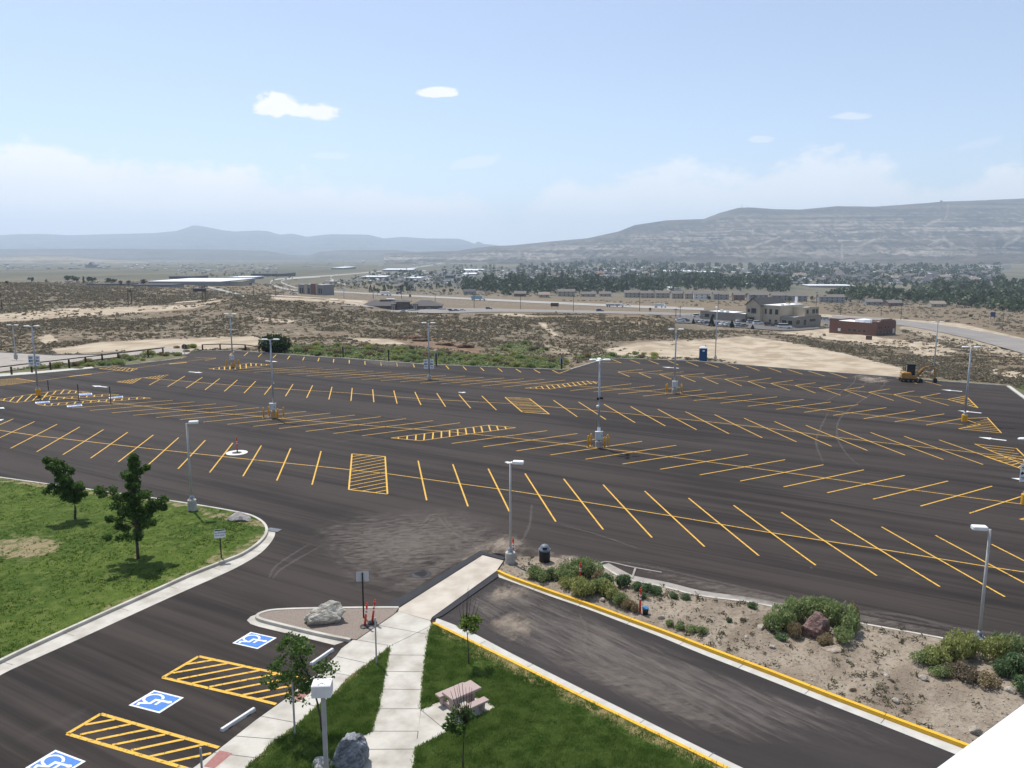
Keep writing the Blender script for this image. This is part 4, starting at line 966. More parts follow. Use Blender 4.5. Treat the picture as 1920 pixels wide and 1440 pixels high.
WOOD = simple('dark_stained_wood', (.05, .035, .025), (.03, .022, .018), 3, .8)
POLEW = simple('utility_pole_wood', (.075, .06, .05), (.05, .04, .035), 2, .9)
def sstroke(pts): return pts
# ------------------------------------------------------------------ light poles
def up_z(base, py): return H - base.y * ratio(py)
def pole_thing(label, bx, by, top, heads, rz=0.0, r0=.085, base='round', base_h=.75, base_mat=None, head='flat', extra=(), group='lamp posts of the car park', z0=0.0, base_pt=None):
    p = base_pt or P(bx, by, z0); h = up_z(p, top) - p.z
    t = thing('lamp_post', label, 'lamp post', p, rz, group)
    if base == 'round':
        MB().lathe([(.30, -.3), (.30, base_h - .04), (.27, base_h)], 18).build('base', base_mat or BASEC, t)
        M = MB().bev(0, 0, base_h + .03, .34, .34, .06, .02)
        for q in range(4): M.lathe([(.02, 0), (.02, .12)], 6, (.12 * (1 if q & 1 else -1), .12 * (1 if q & 2 else -1), base_h + .05))
        M.build('anchor_plate', GALV, t)
    z1 = base_h if base else 0
    MB().tube([(0, 0, z1), (0, 0, h * .5), (0, 0, h - .06)], [r0, r0 * .9, r0 * .75], 12).build('pole', GALV if head == 'flat' else GREYP, t, True)
    MB().lathe([(r0 * 1.5, z1 + .06), (r0 * 1.5, z1 + .2), (r0, z1 + .3)], 12).build('collar', GALV, t, True)
    for a in heads:
        c, s = math.cos(a), math.sin(a)
        if head == 'flat':
            arm = MB().tube([(0, 0, h - .12), (c * .35, s * .35, h - .05)], .035, 8).build('arm', GALV, t)
            M = MB(); R = lambda x, y, z: (c * x - s * y, s * x + c * y, h + z)
            out_ = [(.28, -.10), (.42, -.17), (.80, -.19), (.98, -.10), (.98, .10), (.80, .19), (.42, .17), (.28, .10)]
            n = len(out_); vs = [R(x, y, -.07) for x, y in out_] + [R(x, y, .0) for x, y in out_] + [R(.62 + (x - .62) * .75, y * .7, .05) for x, y in out_]
            fs = [tuple(range(n - 1, -1, -1)), tuple(range(2 * n, 3 * n))]
            for l in (0, n):
                for i in range(n): fs.append((l + i, l + (i + 1) % n, l + n + (i + 1) % n, l + n + i))
            hd = M.add(vs, fs).build('lamp_head', LAMPW, t)
            M = MB(); M.add([R(x, y, -.075) for x, y in ((.5, -.12), (.88, -.12), (.88, .12), (.5, .12))], [(3, 2, 1, 0)]); M.build('lens', LENS, hd)
        else:
            arm = MB().tube([(0, 0, h - .1), (c * .25, s * .25, h - .1)], .03, 8).build('arm', GREYP, t)
            M = MB().bev(c * .45, s * .45, h, .62, .36, .16, .03, a); hd = M.build('lamp_head', LAMPW, t)
            M = MB().box(c * .45, s * .45, h - .09, .5, .26, .02, a); M.build('lens', LENS, hd)
    for f in extra: f(t, h)
    return t, p, h
def cabinet(z=1.5, w=.85, hh=1.0, d=.26):
    def f(t, h):
        c = MB().bev(0, -.32, z + hh / 2, w, d, hh, .02).build('control_cabinet', CABG, t)
        MB().box(0, -.32, z + hh + .012, w + .06, d + .06, .03).build('rain_cap', LAMPW, c)
        M = MB().box(w * .36, -.32 - d / 2 - .012, z + hh * .5, .03, .03, .16); M.build('handle', BLACK, c)
        M = MB()
        for x in (-.22, -.1, .12, .22): M.tube([(x, -.3, z), (x, -.3, .05)], .022, 6)
        M.build('conduit', GALV, t)
        MB().box(0, -.32 - d / 2 - .004, z + hh * .72, .14, .005, .10).build('warning_sticker', simple('sticker', (.62, .60, .55)), c)
    return f
def cameras(zf):
    def f(t, h):
        M = MB()
        M.bev(-.16, -.12, h * zf, .16, .2, .24, .02); M.build('junction_box', BLACK, t)
        M = MB(); M.lathe([(.02, -.14), (.10, -.10), (.13, 0), (.13, .1), (.05, .14)], 12, (-.14, -.18, h * (zf - .09))); M.build('camera_dome', LAMPW, t, True)
        M = MB(); M.bev(.2, -.1, h * (zf + .005), .3, .18, .2, .02); M.build('speaker_box', BLACK, t)
        M = MB(); M.box(0, -.15, h * zf - 2.9 if h > 6 else 1, .3, .02, .4); M.build('pole_notice', SIGNW, t)
    return f
def park_signs(z, w=.62, hh=1.35):
    def f(t, h):
        for k, (x, a) in enumerate(((-.42, .25), (.42, -.2))):
            s = MB().box(x, -.12, z, w, .02, hh, a).build('sign_panel', SIGNW, t)
            M = MB()
            def bar(u, v, bw, bh):
                M.box(x + math.cos(a) * u - math.sin(a) * -.014, -.12 + math.sin(a) * u - math.cos(a) * .014, z + v, bw, .006, bh, a)
            bar(0, .42, .40, .07); bar(-.04, .30, .30, .05)
            # dark arrow
            bar(.03, -.02, .34, .13); bar(-.15, -.02, .10, .24); bar(-.22, -.02, .06, .12)
            bar(0, -.32, .42, .05); bar(.04, -.44, .32, .05)
            M.build('lettering', BLACK, s)
        M = MB().box(0, -.06, z, .5, .05, .06); M.build('bracket', GALV, t)
    return f
pole_thing('grey single-head lamp post at the end of the concrete crosswalk, round concrete base', 957, 1057, 866, [-.15], base_h=.72, head='box', r0=.075)
pole_thing('grey single-head lamp post rising from green bushes in the planting bed', 1834, 1213, 990, [math.pi * .95], base_h=.5, head='box', r0=.075, z0=.15)
pole_thing('grey single-head lamp post on the left lawn near a flat grey boulder', 361, 957, 792, [.25], base_h=.8, head='box', r0=.08, z0=.12)
cabs = [(1122, 838, 674, [math.radians(a) for a in (0, 90, 180, 250)], 'tall four-head lamp post with grey cabinet, cameras and yellow bollards, closest to the crosswalk', cameras(.56)),
        (514, 783, 636, [math.pi, 0.0], 'tall two-head lamp post with grey cabinet and orange base between yellow bollards, left of centre', None),
        (1264, 737, 617, [math.pi, 0.0], 'tall two-head lamp post with cabinet between yellow bollards, in front of the blue portable toilet', None),
        (437, 688, 588, [math.pi, 0.0], 'two-head lamp post with small cabinet and orange bollards on a hatched island', None)]
bollards = []
def bollard(x, y, label, h=1.15, group='yellow bollards round the lamp posts'):
    t = thing('bollard', label, 'bollard', (x, y, 0), 0, group)
    MB().lathe([(.085, -.2), (.085, h - .05), (.07, h - .01), (.02, h + .02)], 14).build('post', BOLY, t, True)
    MB().lathe([(.16, 0), (.16, .012), (.09, .03)], 14).build('footing', BASEC, t); return t
bl_names = ['the camera lamp post nearest the crosswalk', 'the lamp post with the orange base', 'the lamp post before the blue toilet', 'the hatched-island lamp post']
for k, (bx, by, top, hd, lab, ex) in enumerate(cabs):
    e = [cabinet((.78, .9, .85, 1.15)[k], .66, .74)] + ([ex] if ex else [])
    t, p, h = pole_thing(lab, bx, by, top, hd, 0, .11, 'round', .55 if k != 1 else .75, BASEC if k not in (1, 3) else BOLY, 'flat', e)
    offs = [(-.87, -.15), (-.57, .55), (.47, -.6), (.80, .2)]
    if k == 2: offs = [(-.95, -.1), (-.7, .7), (.75, -.6), (.9, .35)]
    for j, (dx, dy) in enumerate(offs):
        if k == 3 and j == 1: continue
        bollard(p.x + dx * (1.1 if k != 1 else 1.25), p.y + dy, ['leftmost yellow bollard of ', 'rear left yellow bollard of ', 'front right yellow bollard of ', 'rightmost yellow bollard of '][j] + bl_names[k], 1.13)
pole_thing('tall two-head lamp post with paired arrow signs, mid-lot without cabinet', 805, 711, 605, [math.pi, 0], 0, .11, 'round', .5, BASEC, 'flat', [park_signs(2.2)])
pole_thing('tall two-head lamp post with paired arrow signs and orange base in the accessible bays', 72, 741, 611, [math.pi, 0], 0, .11, 'round', .8, BOLY, 'flat', [park_signs(4.4)])
pole_thing('two-head lamp post with yellow base at the hatched corner by the far right kerb', 1808, 790, 650, [math.pi, 0], 0, .11, 'round', .75, BOLY, 'flat')
pole_thing('tall grey lamp post standing in the sagebrush behind the small excavator', 1750, 704, 603, [math.pi, 0], 0, .11, 'round', .5, BASEC, 'flat', base_pt=G(1750, 703))
pole_thing('slim grey lamp post on the dirt just right of the blue portable toilet', 1341, 672, 576, [math.pi / 2], 0, .10, 'round', .5, BASEC, 'flat', base_pt=G(1341, 673))
pole_thing('small two-head lamp post in the old pale parking lot beyond the rail fence', 30, 673, 609, [math.pi, 0], 0, .09, 'round', .8, BASEC, 'flat')
t_, p_, h_ = pole_thing('lamp post with arrow signs and yellow base cut by the right edge of the photo', 1922, 945, 822, [math.pi, 0], 0, .11, 'round', .75, BOLY, 'flat', [park_signs(2.35, .62, 1.3)])
# the near white box lamp on a square post
Yb = 20.9
bp_ = at(604, 1290, Yb); top = bp_.z
lp = thing('lamp_post', 'grey lamp post with flaking white box lamp beside the fractured boulder', 'lamp post', (bp_.x + .02, Yb, 0), .06, 'lamp posts of the car park')
MB().box(0, 0, (top - .1) / 2 + .05, .12, .12, top - .1).build('pole', GREYP, lp)
MB().lathe([(.28, -.2), (.28, .3), (.25, .34)], 16).build('base', BASEC, lp)
m, nt, out = nmat('flaking_paint'); b = NB(nt); c = b.mix(b.smooth(b.noise(9, 4), .55, .6), (.80, .80, .79), (.12, .12, .13)); b.bsdf(out, c, .6); FLAKE = m
hb = MB().bev(-.02, 0, top, .54, .44, .36, .02); hb.build('lamp_head', LAMPW, lp)
MB().box(-.02, 0, top + .184, .47, .37, .004).build('lid', FLAKE, lp)
MB().lathe([(.05, top - .26), (.09, top - .24), (.09, top - .18), (.06, top - .178)], 12).build('collar', GALV, lp)
# ------------------------------------------------------------------ signs and posts
def sign_post(label, x, y, z, h, w, hh, rz, back=False, text=None, postc=BLACK, panel=SIGNW, group=None, pw=.07, name='road_sign', cat='sign'):
    t = thing(name, label, cat, (x, y, z), rz, group)
    MB().box(0, .0, h / 2, pw, pw * .7, h).build('post', postc, t)
    if w:
        s = MB().bev(0, -.05 if not back else .05, h - hh / 2 + .02, w, .012, hh, .004).build('sign_panel', SIGNB if back else panel, t)
        if text: text(s, h - hh / 2 + .02, w, hh)
    return t
def textobj(body, size, loc, mat, parent, rx=math.pi / 2):
    cu = bpy.data.curves.new('lettering', 'FONT'); cu.body = body; cu.size = size; cu.align_x = 'CENTER'; cu.align_y = 'CENTER'; cu.extrude = .002
    o = bpy.data.objects.new('tmp', cu); COL.objects.link(o)
    dg = bpy.context.evaluated_depsgraph_get(); me = bpy.data.meshes.new_from_object(o.evaluated_get(dg)); bpy.data.objects.remove(o)
    me.materials.clear(); me.materials.append(mat); me.name = 'lettering'
    q = link('lettering', me, parent); q.location = loc; q.rotation_euler = (rx, 0, 0); return q
p = P(415, 1046, .12)
def np_text(s, z, w, hh):
    DG = simple('sign_green', (.01, .06, .05)); MB().box(0, -.062, z + hh / 2 - .045, w * .92, .008, .07).build('top_band', DG, s)
    textobj('No Parking', .135, (0, -.066, z + .06), BLACK, s); textobj('Fire Lane', .135, (0, -.066, z - .09), BLACK, s)
sign_post('white no-parking sign on a black post beside the curved lawn kerb', p.x, p.y, p.z, 1.75, .62, .52, .32, False, np_text)
p = P(682, 1158, .12)
sign_post('bare grey back of a square sign on a black post in the gravel island', p.x, p.y, p.z, 2.35, .62, .5, .05, True)
for k, (bx, by, ty, zz, lab) in enumerate(((706, 1246, 1158, .09, 'bare grey steel post at the lawn corner beside the forked pavement'), (553, 1379, 1275, .09, 'bare grey steel post at the lawn edge under the leafy sapling'), (379, 1448, 1402, .09, 'bare grey steel post by the lower red tactile strip'))):
    q = P(bx, by, zz); h = up_z(q, ty) - q.z
    t = thing('sign_post', lab, 'post', q, 0, 'bare steel posts along the pavement')
    MB().box(0, 0, h / 2, .06, .06, h).build('post', GREYP, t); MB().box(0, -.034, h - .2, .05, .012, .34).build('sign_edge', SIGNB, t)
for k, (bx, by, ty, lab) in enumerate(((91, 731, 713, 'thin dark sign post behind the lamp post with the orange base'), (148, 751, 720, 'thin dark sign post in the middle of the accessible bays'), (208, 757, 725, 'thin dark sign post at the right end of the accessible bays'))):
    q = P(bx, by); h = up_z(q, ty)
    t = thing('sign_post', lab, 'post', q, 0, 'thin posts in the accessible bays'); MB().box(0, 0, h / 2, .07, .07, h).build('post', BLACK, t); MB().box(0, .05, h - .25, .04, .02, .45).build('sign_edge', SIGNB, t)
for k, (bx, by, ty, s, lab) in enumerate(((643.5, 671, 650, 1, 'small grey sign back on a dark post in green weeds behind the lot'), (729, 678, 656, 0, 'bare black post in the green weeds behind the lot'), (818, 686, 662, 1, 'small grey sign back on a dark post beside the paired arrow signs'), (1053, 692, 672, 1, 'small grey sign back on a post before the angled white kerb'))):
    q = G(bx, by); q = Vector((q.x, q.y, GZ(q.x, q.y))); h = up_z(q, ty) - q.z
    sign_post(lab, q.x, q.y, q.z, h, .5 if s else 0, .75, 0, True, None, BLACK, group='posts along the back edge of the lot', pw=.2, cat='sign' if s else 'post')
# stop sign
q = P(346.5, 665, .05); h = up_z(q, 646)
t = thing('stop_sign', 'stop sign seen from behind at the gap to the old lot', 'sign', q, .3)
MB().box(0, 0, h / 2, .07, .07, h).build('post', GALV, t)
M = MB(); c8 = [(.45 * math.cos(math.radians(22.5 + 45 * k)), .45 * math.sin(math.radians(22.5 + 45 * k))) for k in range(8)]
M.add([(x, .06, h - .4 + y) for x, y in c8] + [(x, .075, h - .4 + y) for x, y in c8], [tuple(range(8)), tuple(range(15, 7, -1))] + [(i, 8 + i, 8 + (i + 1) % 8, (i + 1) % 8) for i in range(8)])
M.build('sign_panel', simple('sign_back_dark', (.10, .09, .10)), t)
# delineators
def delineator(label, x, y, z, h=1.05, lean=(0, 0), base=True, name='delineator_post'):
    t = thing(name, label, 'delineator', (x, y, z), 0, 'orange-red delineator posts'); dx, dy = lean
    MB().tube([(0, 0, .04), (dx * .5, dy * .5, h * .5), (dx, dy, h)], [.06, .052, .048], 10).build('post', REDP, t, True)
    for f in (.62, .76): MB().tube([(dx * f, dy * f, h * f), (dx * (f + .07), dy * (f + .07), h * (f + .07))], .0575, 10).build('reflective_band', REFL, t)
    M = MB().tube([(dx, dy, h - .01), (dx * 1.04, dy * 1.04, h + .06)], [.065, .065], 10).tube([(dx * 1.04, dy * 1.04, h + .05), (dx * 1.08, dy * 1.08, h + .16)], [.03, .03], 8); M.build('grip', REDP, t)
    if base: MB().lathe([(.24, 0), (.24, .04), (.12, .07)], 8).build('rubber_base', BLACK, t)
    return t
for bx, by, le, lab in ((684, 1175, (.12, .05), 'left one of two orange-red delineators leaning in the gravel island'), (698, 1168, (.14, .02), 'right one of two orange-red delineators leaning in the gravel island')):
    q = P(bx, by, .125); delineator(lab, q.x, q.y, q.z, 1.05, le)
q = P(445, 848); delineator('orange-red delineator standing inside the white concrete ring in the lot', q.x, q.y, 0, 1.25, base=False)
q = P(962, 1047); delineator('orange-red delineator just behind the crosswalk lamp post', q.x, q.y, 0.02, 1.1)
q = P(1200, 1146, .2); delineator('orange-red delineator beside the blue bucket in the planting bed', q.x, q.y, bedz(q.x, q.y), 1.2, base=False)
bq = (q.x + .25, q.y - .12)
t = thing('bucket', 'dark bucket with a blue rim beside an orange post in the dirt', 'bucket', (bq[0], bq[1], bedz(*bq)), 0)
MB().lathe([(.13, 0), (.16, .33), (.15, .34)], 14).build('body', BLACK, t, True); MB().lathe([(.168, .30), (.168, .36), (.15, .36)], 14).build('rim', simple('blue_rim', (.04, .18, .35)), t)
M = MB().tube([(.16 * math.cos(a), .05, .34 + .12 * math.sin(a)) for a in [k * math.pi / 6 for k in range(7)]], .008, 5); M.build('handle', GALV, t)
q = P(1088, 1078, .6); delineator('orange-red delineator half hidden among green bushes in the planting bed', q.x, q.y, .3, .85, base=False)
# manhole ring with cover, manhole, drain
q = P(444, 849); t = thing('manhole', 'white concrete ring round a sunken manhole in the first row', 'manhole', (q.x, q.y, 0), 0)
M = MB(); n = 28
vs = [(r * math.cos(2 * math.pi * k / n), r * math.sin(2 * math.pi * k / n), z) for r, z in ((.95, -.01), (.95, .022), (.45, .022), (.45, -.01)) for k in range(n)]
M.add(vs, [(l * n + k, l * n + (k + 1) % n, (l + 1) * n + (k + 1) % n, (l + 1) * n + k) for l in range(3) for k in range(n)]); M.build('concrete_ring', simple('white_concrete', (.72, .71, .68), (.62, .61, .58), 4, .85), t)
MB().lathe([(.44, .0), (.44, .012), (.40, .018)], 24).build('cover', simple('cast_iron', (.05, .045, .042), (.07, .06, .055), 12, .6, .3), t)
q = P(789, 1077); t = thing('manhole', 'dark patched manhole cover in the dusty drive entrance', 'manhole', (q.x, q.y, 0), 0)
MB().lathe([(.5, .0), (.5, .02), (.46, .026)], 24).build('cover', bpy.data.materials['cast_iron'], t); MB().lathe([(.62, .0), (.62, .017), (.55, .0175)], 24).build('asphalt_collar', bpy.data.materials['fresh_asphalt'], t)
q = P(513, 994); t = thing('storm_drain', 'iron drain grate at the end of the curved gutter', 'drain', (q.x, q.y, .004), -.35)
MB().box(0, 0, .005, 1.0, .6, .02).build('frame', BLACK, t)
M = MB()
for k in range(9): M.box(-.42 + k * .105, 0, .02, .035, .52, .02)
M.build('grate_bars', GALV, t)
# wheel stops
for (x0, y0, x1, y1), lab in (((415.5, 1372, 477, 1332), 'white concrete wheel stop beside the lower blue accessible emblem'), ((583, 1248, 624, 1220), 'white concrete wheel stop by the gravel island, behind the sapling')):
    a, c = P(x0, y0), P(x1, y1); mpt = (a + c) / 2; L_ = (c - a).length
    t = thing('wheel_stop', lab, 'wheel stop', (mpt.x, mpt.y, 0), math.atan2(c.y - a.y, c.x - a.x), 'wheel stops of the accessible bays')
    M = MB()
    prof = [(-.085, .0), (-.085, .06), (-.055, .13), (.055, .13), (.085, .06), (.085, .0)]
    n = len(prof); vs = [(x, y, z) for x in (-L_ / 2, L_ / 2) for y, z in prof]
    M.add(vs, [tuple(range(n)), tuple(range(2 * n - 1, n - 1, -1))] + [(i, n + i, n + (i + 1) % n, (i + 1) % n) for i in range(n)]); M.build('body', simple('stop_concrete', (.66, .65, .62), (.55, .54, .52), 5, .8, objc=True), t)
    M = MB()
    for k in (-1, 1): M.box(k * L_ * .28, 0, .012, .2, .19, .03)
    M.build('drain_slot', BLACK, t)
# bin
q = P(1021, 1056); t = thing('trash_can', 'black dome-top trash can at the edge of the planting bed', 'trash can', (q.x, q.y, .03), 0)
MB().lathe([(.30, 0), (.32, .05), (.32, .78), (.30, .80)], 22).build('body', BLACK, t, True)
GREYL = simple('grey_plastic', (.16, .18, .21), (.13, .15, .175), 4, .45)
MB().lathe([(.36, .76), (.37, .80), (.36, .86), (.30, .88), (.27, .98), (.19, 1.08), (.08, 1.13), (.01, 1.14)], 22).build('dome_lid', GREYL, t, True)
MB().box(0, -.285, .97, .26, .03, .12).build('flap', BLACK, t)
# portable toilet
q = P(1319, 677); s = H / q.y
t = thing('portable_toilet', 'blue portable toilet at the back kerb of the lot', 'portable toilet', (q.x, q.y + .4, .0), -.12)
BLUT = simple('blue_plastic', (.02, .085, .20), (.016, .07, .17), 3, .45, objc=True); BLUD = simple('blue_plastic_dark', (.012, .05, .12)); PWH = simple('pale_roof', (.62, .66, .70))
M = MB().bbox(-.56, .56, -.56, .56, .12, 2.1)
for x in (-.5, -.3, -.1, .1, .3, .5): M.bbox(x - .03, x + .03, .55, .59, .2, 2.0)
for y in (-.5, -.3, -.1, .1, .3, .5): M.bbox(-.59, -.55, y - .03, y + .03, .2, 2.0); M.bbox(.55, .59, y - .03, y + .03, .2, 2.0)
M.build('wall', BLUT, t)
d = MB().bbox(-.42, .42, -.60, -.562, .2, 1.95).build('door', BLUT, t); MB().box(.33, -.62, 1.1, .06, .04, .14).build('handle', BLACK, d); MB().box(-.02, -.607, 1.72, .36, .01, .24).build('white_label', SIGNW, d)
MB().bbox(-.62, .62, -.62, .62, 0, .12).build('skid', BLUD, t)
M = MB(); vs = [(-.6, -.6, 2.1), (.6, -.6, 2.1), (.6, .6, 2.1), (-.6, .6, 2.1), (-.5, -.5, 2.26), (.5, -.5, 2.26), (.5, .5, 2.26), (-.5, .5, 2.26), (-.2, -.2, 2.36), (.2, -.2, 2.36), (.2, .2, 2.36), (-.2, .2, 2.36)]
M.add(vs, [(8, 9, 10, 11), (3, 2, 1, 0)] + [(l + i, l + (i + 1) % 4, l + 4 + (i + 1) % 4, l + 4 + i) for l in (0, 4) for i in range(4)]); M.build('roof', PWH, t)
MB().tube([(.42, .42, 2.1), (.42, .42, 2.6)], .05, 8).build('vent_pipe', BLUD, t)
# picnic table
TAB = simple('exposed_aggregate', (.44, .335, .30), (.34, .26, .235), 45, .85, bump=.3, detail=2)
tz = .70
c4 = [P(x, y, ZW + tz) for x, y in ((827.5, 1301), (881.5, 1278), (904, 1292), (850, 1315))]
ctr = sum(c4, Vector()) / 4; ax = (c4[1] - c4[0]); ln_ = ax.length; wd = (c4[3] - c4[0]).length; rz = math.atan2(ax.y, ax.x)
t = thing('picnic_table', 'pinkish concrete picnic table with two attached benches on a concrete pad', 'picnic table', (ctr.x, ctr.y, ZW - .004), rz)
MB().bev(0, 0, tz + .04, ln_, wd, .09, .015).build('tabletop', TAB, t)
for sx in (-1, 1):
    M = MB(); M.add([(sx * ln_ * .30 + dx, y, z) for dx in (-.06, .06) for y, z in ((-wd * .22, 0), (wd * .22, 0), (wd * .36, tz), (-wd * .36, tz))], [(0, 1, 2, 3), (7, 6, 5, 4), (0, 4, 5, 1), (1, 5, 6, 2), (2, 6, 7, 3), (3, 7, 4, 0)]); M.build('leg', TAB, t)
for sy in (-1, 1):
    yb = sy * (wd / 2 + .33)
    bn = MB().bev(0, yb, .44, ln_ * .98, .34, .08, .012).build('bench', TAB, t)
    for sx in (-1, 1):
        M = MB(); M.add([(sx * ln_ * .32 + dx, yb + y, z) for dx in (-.055, .055) for y, z in ((-.10, 0), (.10, 0), (.15, .4), (-.15, .4))], [(0, 1, 2, 3), (7, 6, 5, 4), (0, 4, 5, 1), (1, 5, 6, 2), (2, 6, 7, 3), (3, 7, 4, 0)]); M.build('leg', TAB, bn)
    for sx in (-1, 1): MB().box(sx * ln_ * .31, sy * (wd * .32 + .22), .16, .10, .62, .12).build('tie_beam', TAB, t)
# ------------------------------------------------------------------ boulders
def rock(name, label, pos, size, mat, seed, sharp=.5, flat=.75, rz=0.0, sub=4, cuts=7):
    rr = random.Random(seed); bm = bmesh.new(); bmesh.ops.create_icosphere(bm, subdivisions=sub, radius=1)
    planes = []
    for k in range(cuts):
        n = Vector((rr.uniform(-1, 1), rr.uniform(-1, 1), rr.uniform(-.4, 1))).normalized(); planes.append((n, rr.uniform(.45, .85)))
    co = np.array([v.co[:] for v in bm.verts])
    for v in bm.verts:
        p = v.co.copy()
        for n, d in planes:
            e = p.dot(n) - d
            if e > 0: p -= n * e * .93
        v.co = p
    co = np.array([v.co[:] for v in bm.verts])
    nn = fbm(co[:, 0] * 2.2 + seed, co[:, 1] * 2.2 + co[:, 2] * 1.7, 4) - .5; n2 = fbm(co[:, 0] * 6 + seed + co[:, 2] * 5, co[:, 1] * 6 - co[:, 2] * 3, 4) - .5
    for i, v in enumerate(bm.verts):
        p = v.co * (1 + nn[i] * .45 * sharp + n2[i] * .25 * sharp); v.co = Vector((p.x * size[0], p.y * size[1], p.z * size[2]))
    me = bpy.data.meshes.new(name); bm.to_mesh(me); bm.free(); me.materials.append(mat)
    o = link(name, me); o.location = pos; o.rotation_euler = (0, 0, rz); tag(o, label, 'boulder'); return o
def rockmat(name, a, c_, d, sc=2.0):
    m, nt, out = nmat(name); b = NB(nt); v = b.n('ShaderNodeTexCoord').outputs['Object']
    n1 = b.noise(sc, 7, b.mapped((1, 1, 2.2), (.4, .3, 0), v), .68); n2 = b.noise(sc * 6, 5, v, .7)
    c = b.mix(b.smooth(n1, .38, .6), a, c_); c = b.mix(b.math('MULTIPLY', b.smooth(n2, .52, .68), .6), c, d); b.bsdf(out, c, .9, bump=b.bump(b.math('ADD', n1, b.math('MULTIPLY', n2, .5)), 1.0, .09), spec=.15); return m
q = P(612, 1166, .12); rock('boulder', 'big pale cream boulder in the gravel island', (q.x - .05, q.y + .1, .42), (.98, .75, .66), rockmat('cream_rock', (.30, .27, .22), (.58, .54, .46), (.70, .66, .58)), 21, .75, rz=.15, sub=5)
q = P(650, 1440, .1); rock('boulder', 'tall blue-grey fractured boulder on the pad beside the path', (q.x - .02, q.y + .25, .48), (.72, .62, .92), rockmat('slate_rock', (.13, .135, .145), (.30, .315, .33), (.42, .43, .44)), 11, .75, rz=.5, sub=5)
q = P(600, 1434, .1); rock('boulder', 'low pale grey stone left of the lamp post by the fractured boulder', (q.x, q.y, .12), (.40, .34, .20), rockmat('grey_rock', (.26, .255, .24), (.42, .41, .385), (.5, .49, .46)), 8, .3, sub=4)
q = P(449, 974, .12); rock('boulder', 'flat rounded grey boulder at the tip of the left lawn', (q.x, q.y, .25), (.86, .55, .38), rockmat('granite_rock', (.22, .20, .19), (.40, .37, .345), (.47, .44, .41)), 3, .3, sub=4, rz=-.1)
q = P(1526, 1190, .3); rock('boulder', 'dark reddish boulder between green bushes in the planting bed', (q.x, q.y + .2, .55), (.80, .62, .72), rockmat('red_rock', (.12, .07, .06), (.25, .165, .145), (.36, .26, .235)), 14, .7, sub=5, rz=.3)
q = P(1560, 1219, .2); rock('boulder', 'flat tan slab of stone on the dirt below the reddish boulder', (q.x, q.y, .24), (.58, .34, .17), rockmat('tan_rock', (.25, .20, .15), (.42, .35, .27), (.5, .43, .35)), 31, .6, rz=-.35)
pebm = rockmat('bed_stone', (.30, .26, .21), (.45, .40, .33), (.52, .47, .4), 3)
proto = None
for k, (bx, by, s, lab) in enumerate(((1027, 1079, .2, 'cream stone by the first bushes of the planting bed'), (1043, 1083, .16, 'white stone just behind the yellow kerb'), (1130, 1122, .2, 'cream stone among twigs under the middle bushes'), (1240, 1156, .2, 'pale stone right of the blue bucket'), (1427, 1178, .28, 'upright tan stone in the middle of the bed'), (1662, 1268, .2, 'small pale stone in the open dirt right of the reddish boulder'),
      (1734, 1269, .22, 'pale stone below the right-hand bushes'), (1680, 1312, .2, 'pale stone close to the yellow kerb, lower bed'), (1829, 1366, .3, 'white stone near the roof corner'), (1893, 1296, .25, 'cream stone under the last bush'), (1448, 1212, .17, 'small stone left of the flat tan slab'), (1400, 1196, .15, 'small stone by the low weeds'))):
    q = P(bx, by, .25); o = rock('stone', lab, (q.x, q.y, bedz(q.x, q.y) + s * .25), (s, s * .75, s * .6), pebm, 50 + k, .6, sub=3, rz=k); o['category'] = 'stone'; o['group'] = 'stones scattered in the planting bed'
# loose gravel scattered over the bed (nobody could count it)
def scatter_poly(poly, n, seed):
    rs = np.random.RandomState(seed); a = np.array([p[:2] for p in poly]); lo, hi = a.min(0), a.max(0); outp = np.zeros((0, 2))
    while len(outp) < n:
        q = lo + rs.rand(n * 2, 2) * (hi - lo); outp = np.vstack([outp, q[in_poly(q[:, 0], q[:, 1], poly)]])
    return outp[:n]
def bedz_np(x, y):
    d = seg_dist(x, y, bedpoly, True); r = np.clip(d / 1.5, 0, 1)
    return .06 + .14 * r + r * ((fbm(x / 2.2, y / 2.2, 4) - .5) * .5 + (fbm(x * 1.6, y * 1.6, 3) - .5) * .16)
oct_v = np.array([(1, 0, 0), (0, 1, 0), (-1, 0, 0), (0, -1, 0), (0, 0, .8), (0, 0, -.5)]); oct_f = np.array([(0, 1, 4), (1, 2, 4), (2, 3, 4), (3, 0, 4), (1, 0, 5), (2, 1, 5), (3, 2, 5), (0, 3, 5)])
bedbb = [(p[0], p[1]) for p in bedpoly if p[0] < 45]
sp = scatter_poly(bedpoly, 4200, 4); sp = sp[sp[:, 0] < 44]; N = len(sp); rs = np.random.RandomState(3)
sz = .015 + .05 * rs.rand(N) ** 3; an = rs.rand(N) * 6.28
ca, sa = np.cos(an), np.sin(an)
VV = oct_v[None] * sz[:, None, None] * (np.array([1, .75, .7])[None, None] * (.7 + .6 * rs.rand(N, 1, 3)))
VV = np.stack([VV[..., 0] * ca[:, None] - VV[..., 1] * sa[:, None], VV[..., 0] * sa[:, None] + VV[..., 1] * ca[:, None], VV[..., 2]], -1)
VV += np.stack([sp[:, 0], sp[:, 1], bedz_np(sp[:, 0], sp[:, 1]) + sz * .3], 1)[:, None]
FF = (oct_f[None] + (np.arange(N) * 6)[:, None, None]).reshape(-1, 3)
tag(link('gravel', mesh_np('gravel', VV.reshape(-1, 3), FF, leafmat('gravel_stone', (.20, .165, .13), (.36, .31, .25), (.5, .45, .38), 0, .9))), kind='stuff')
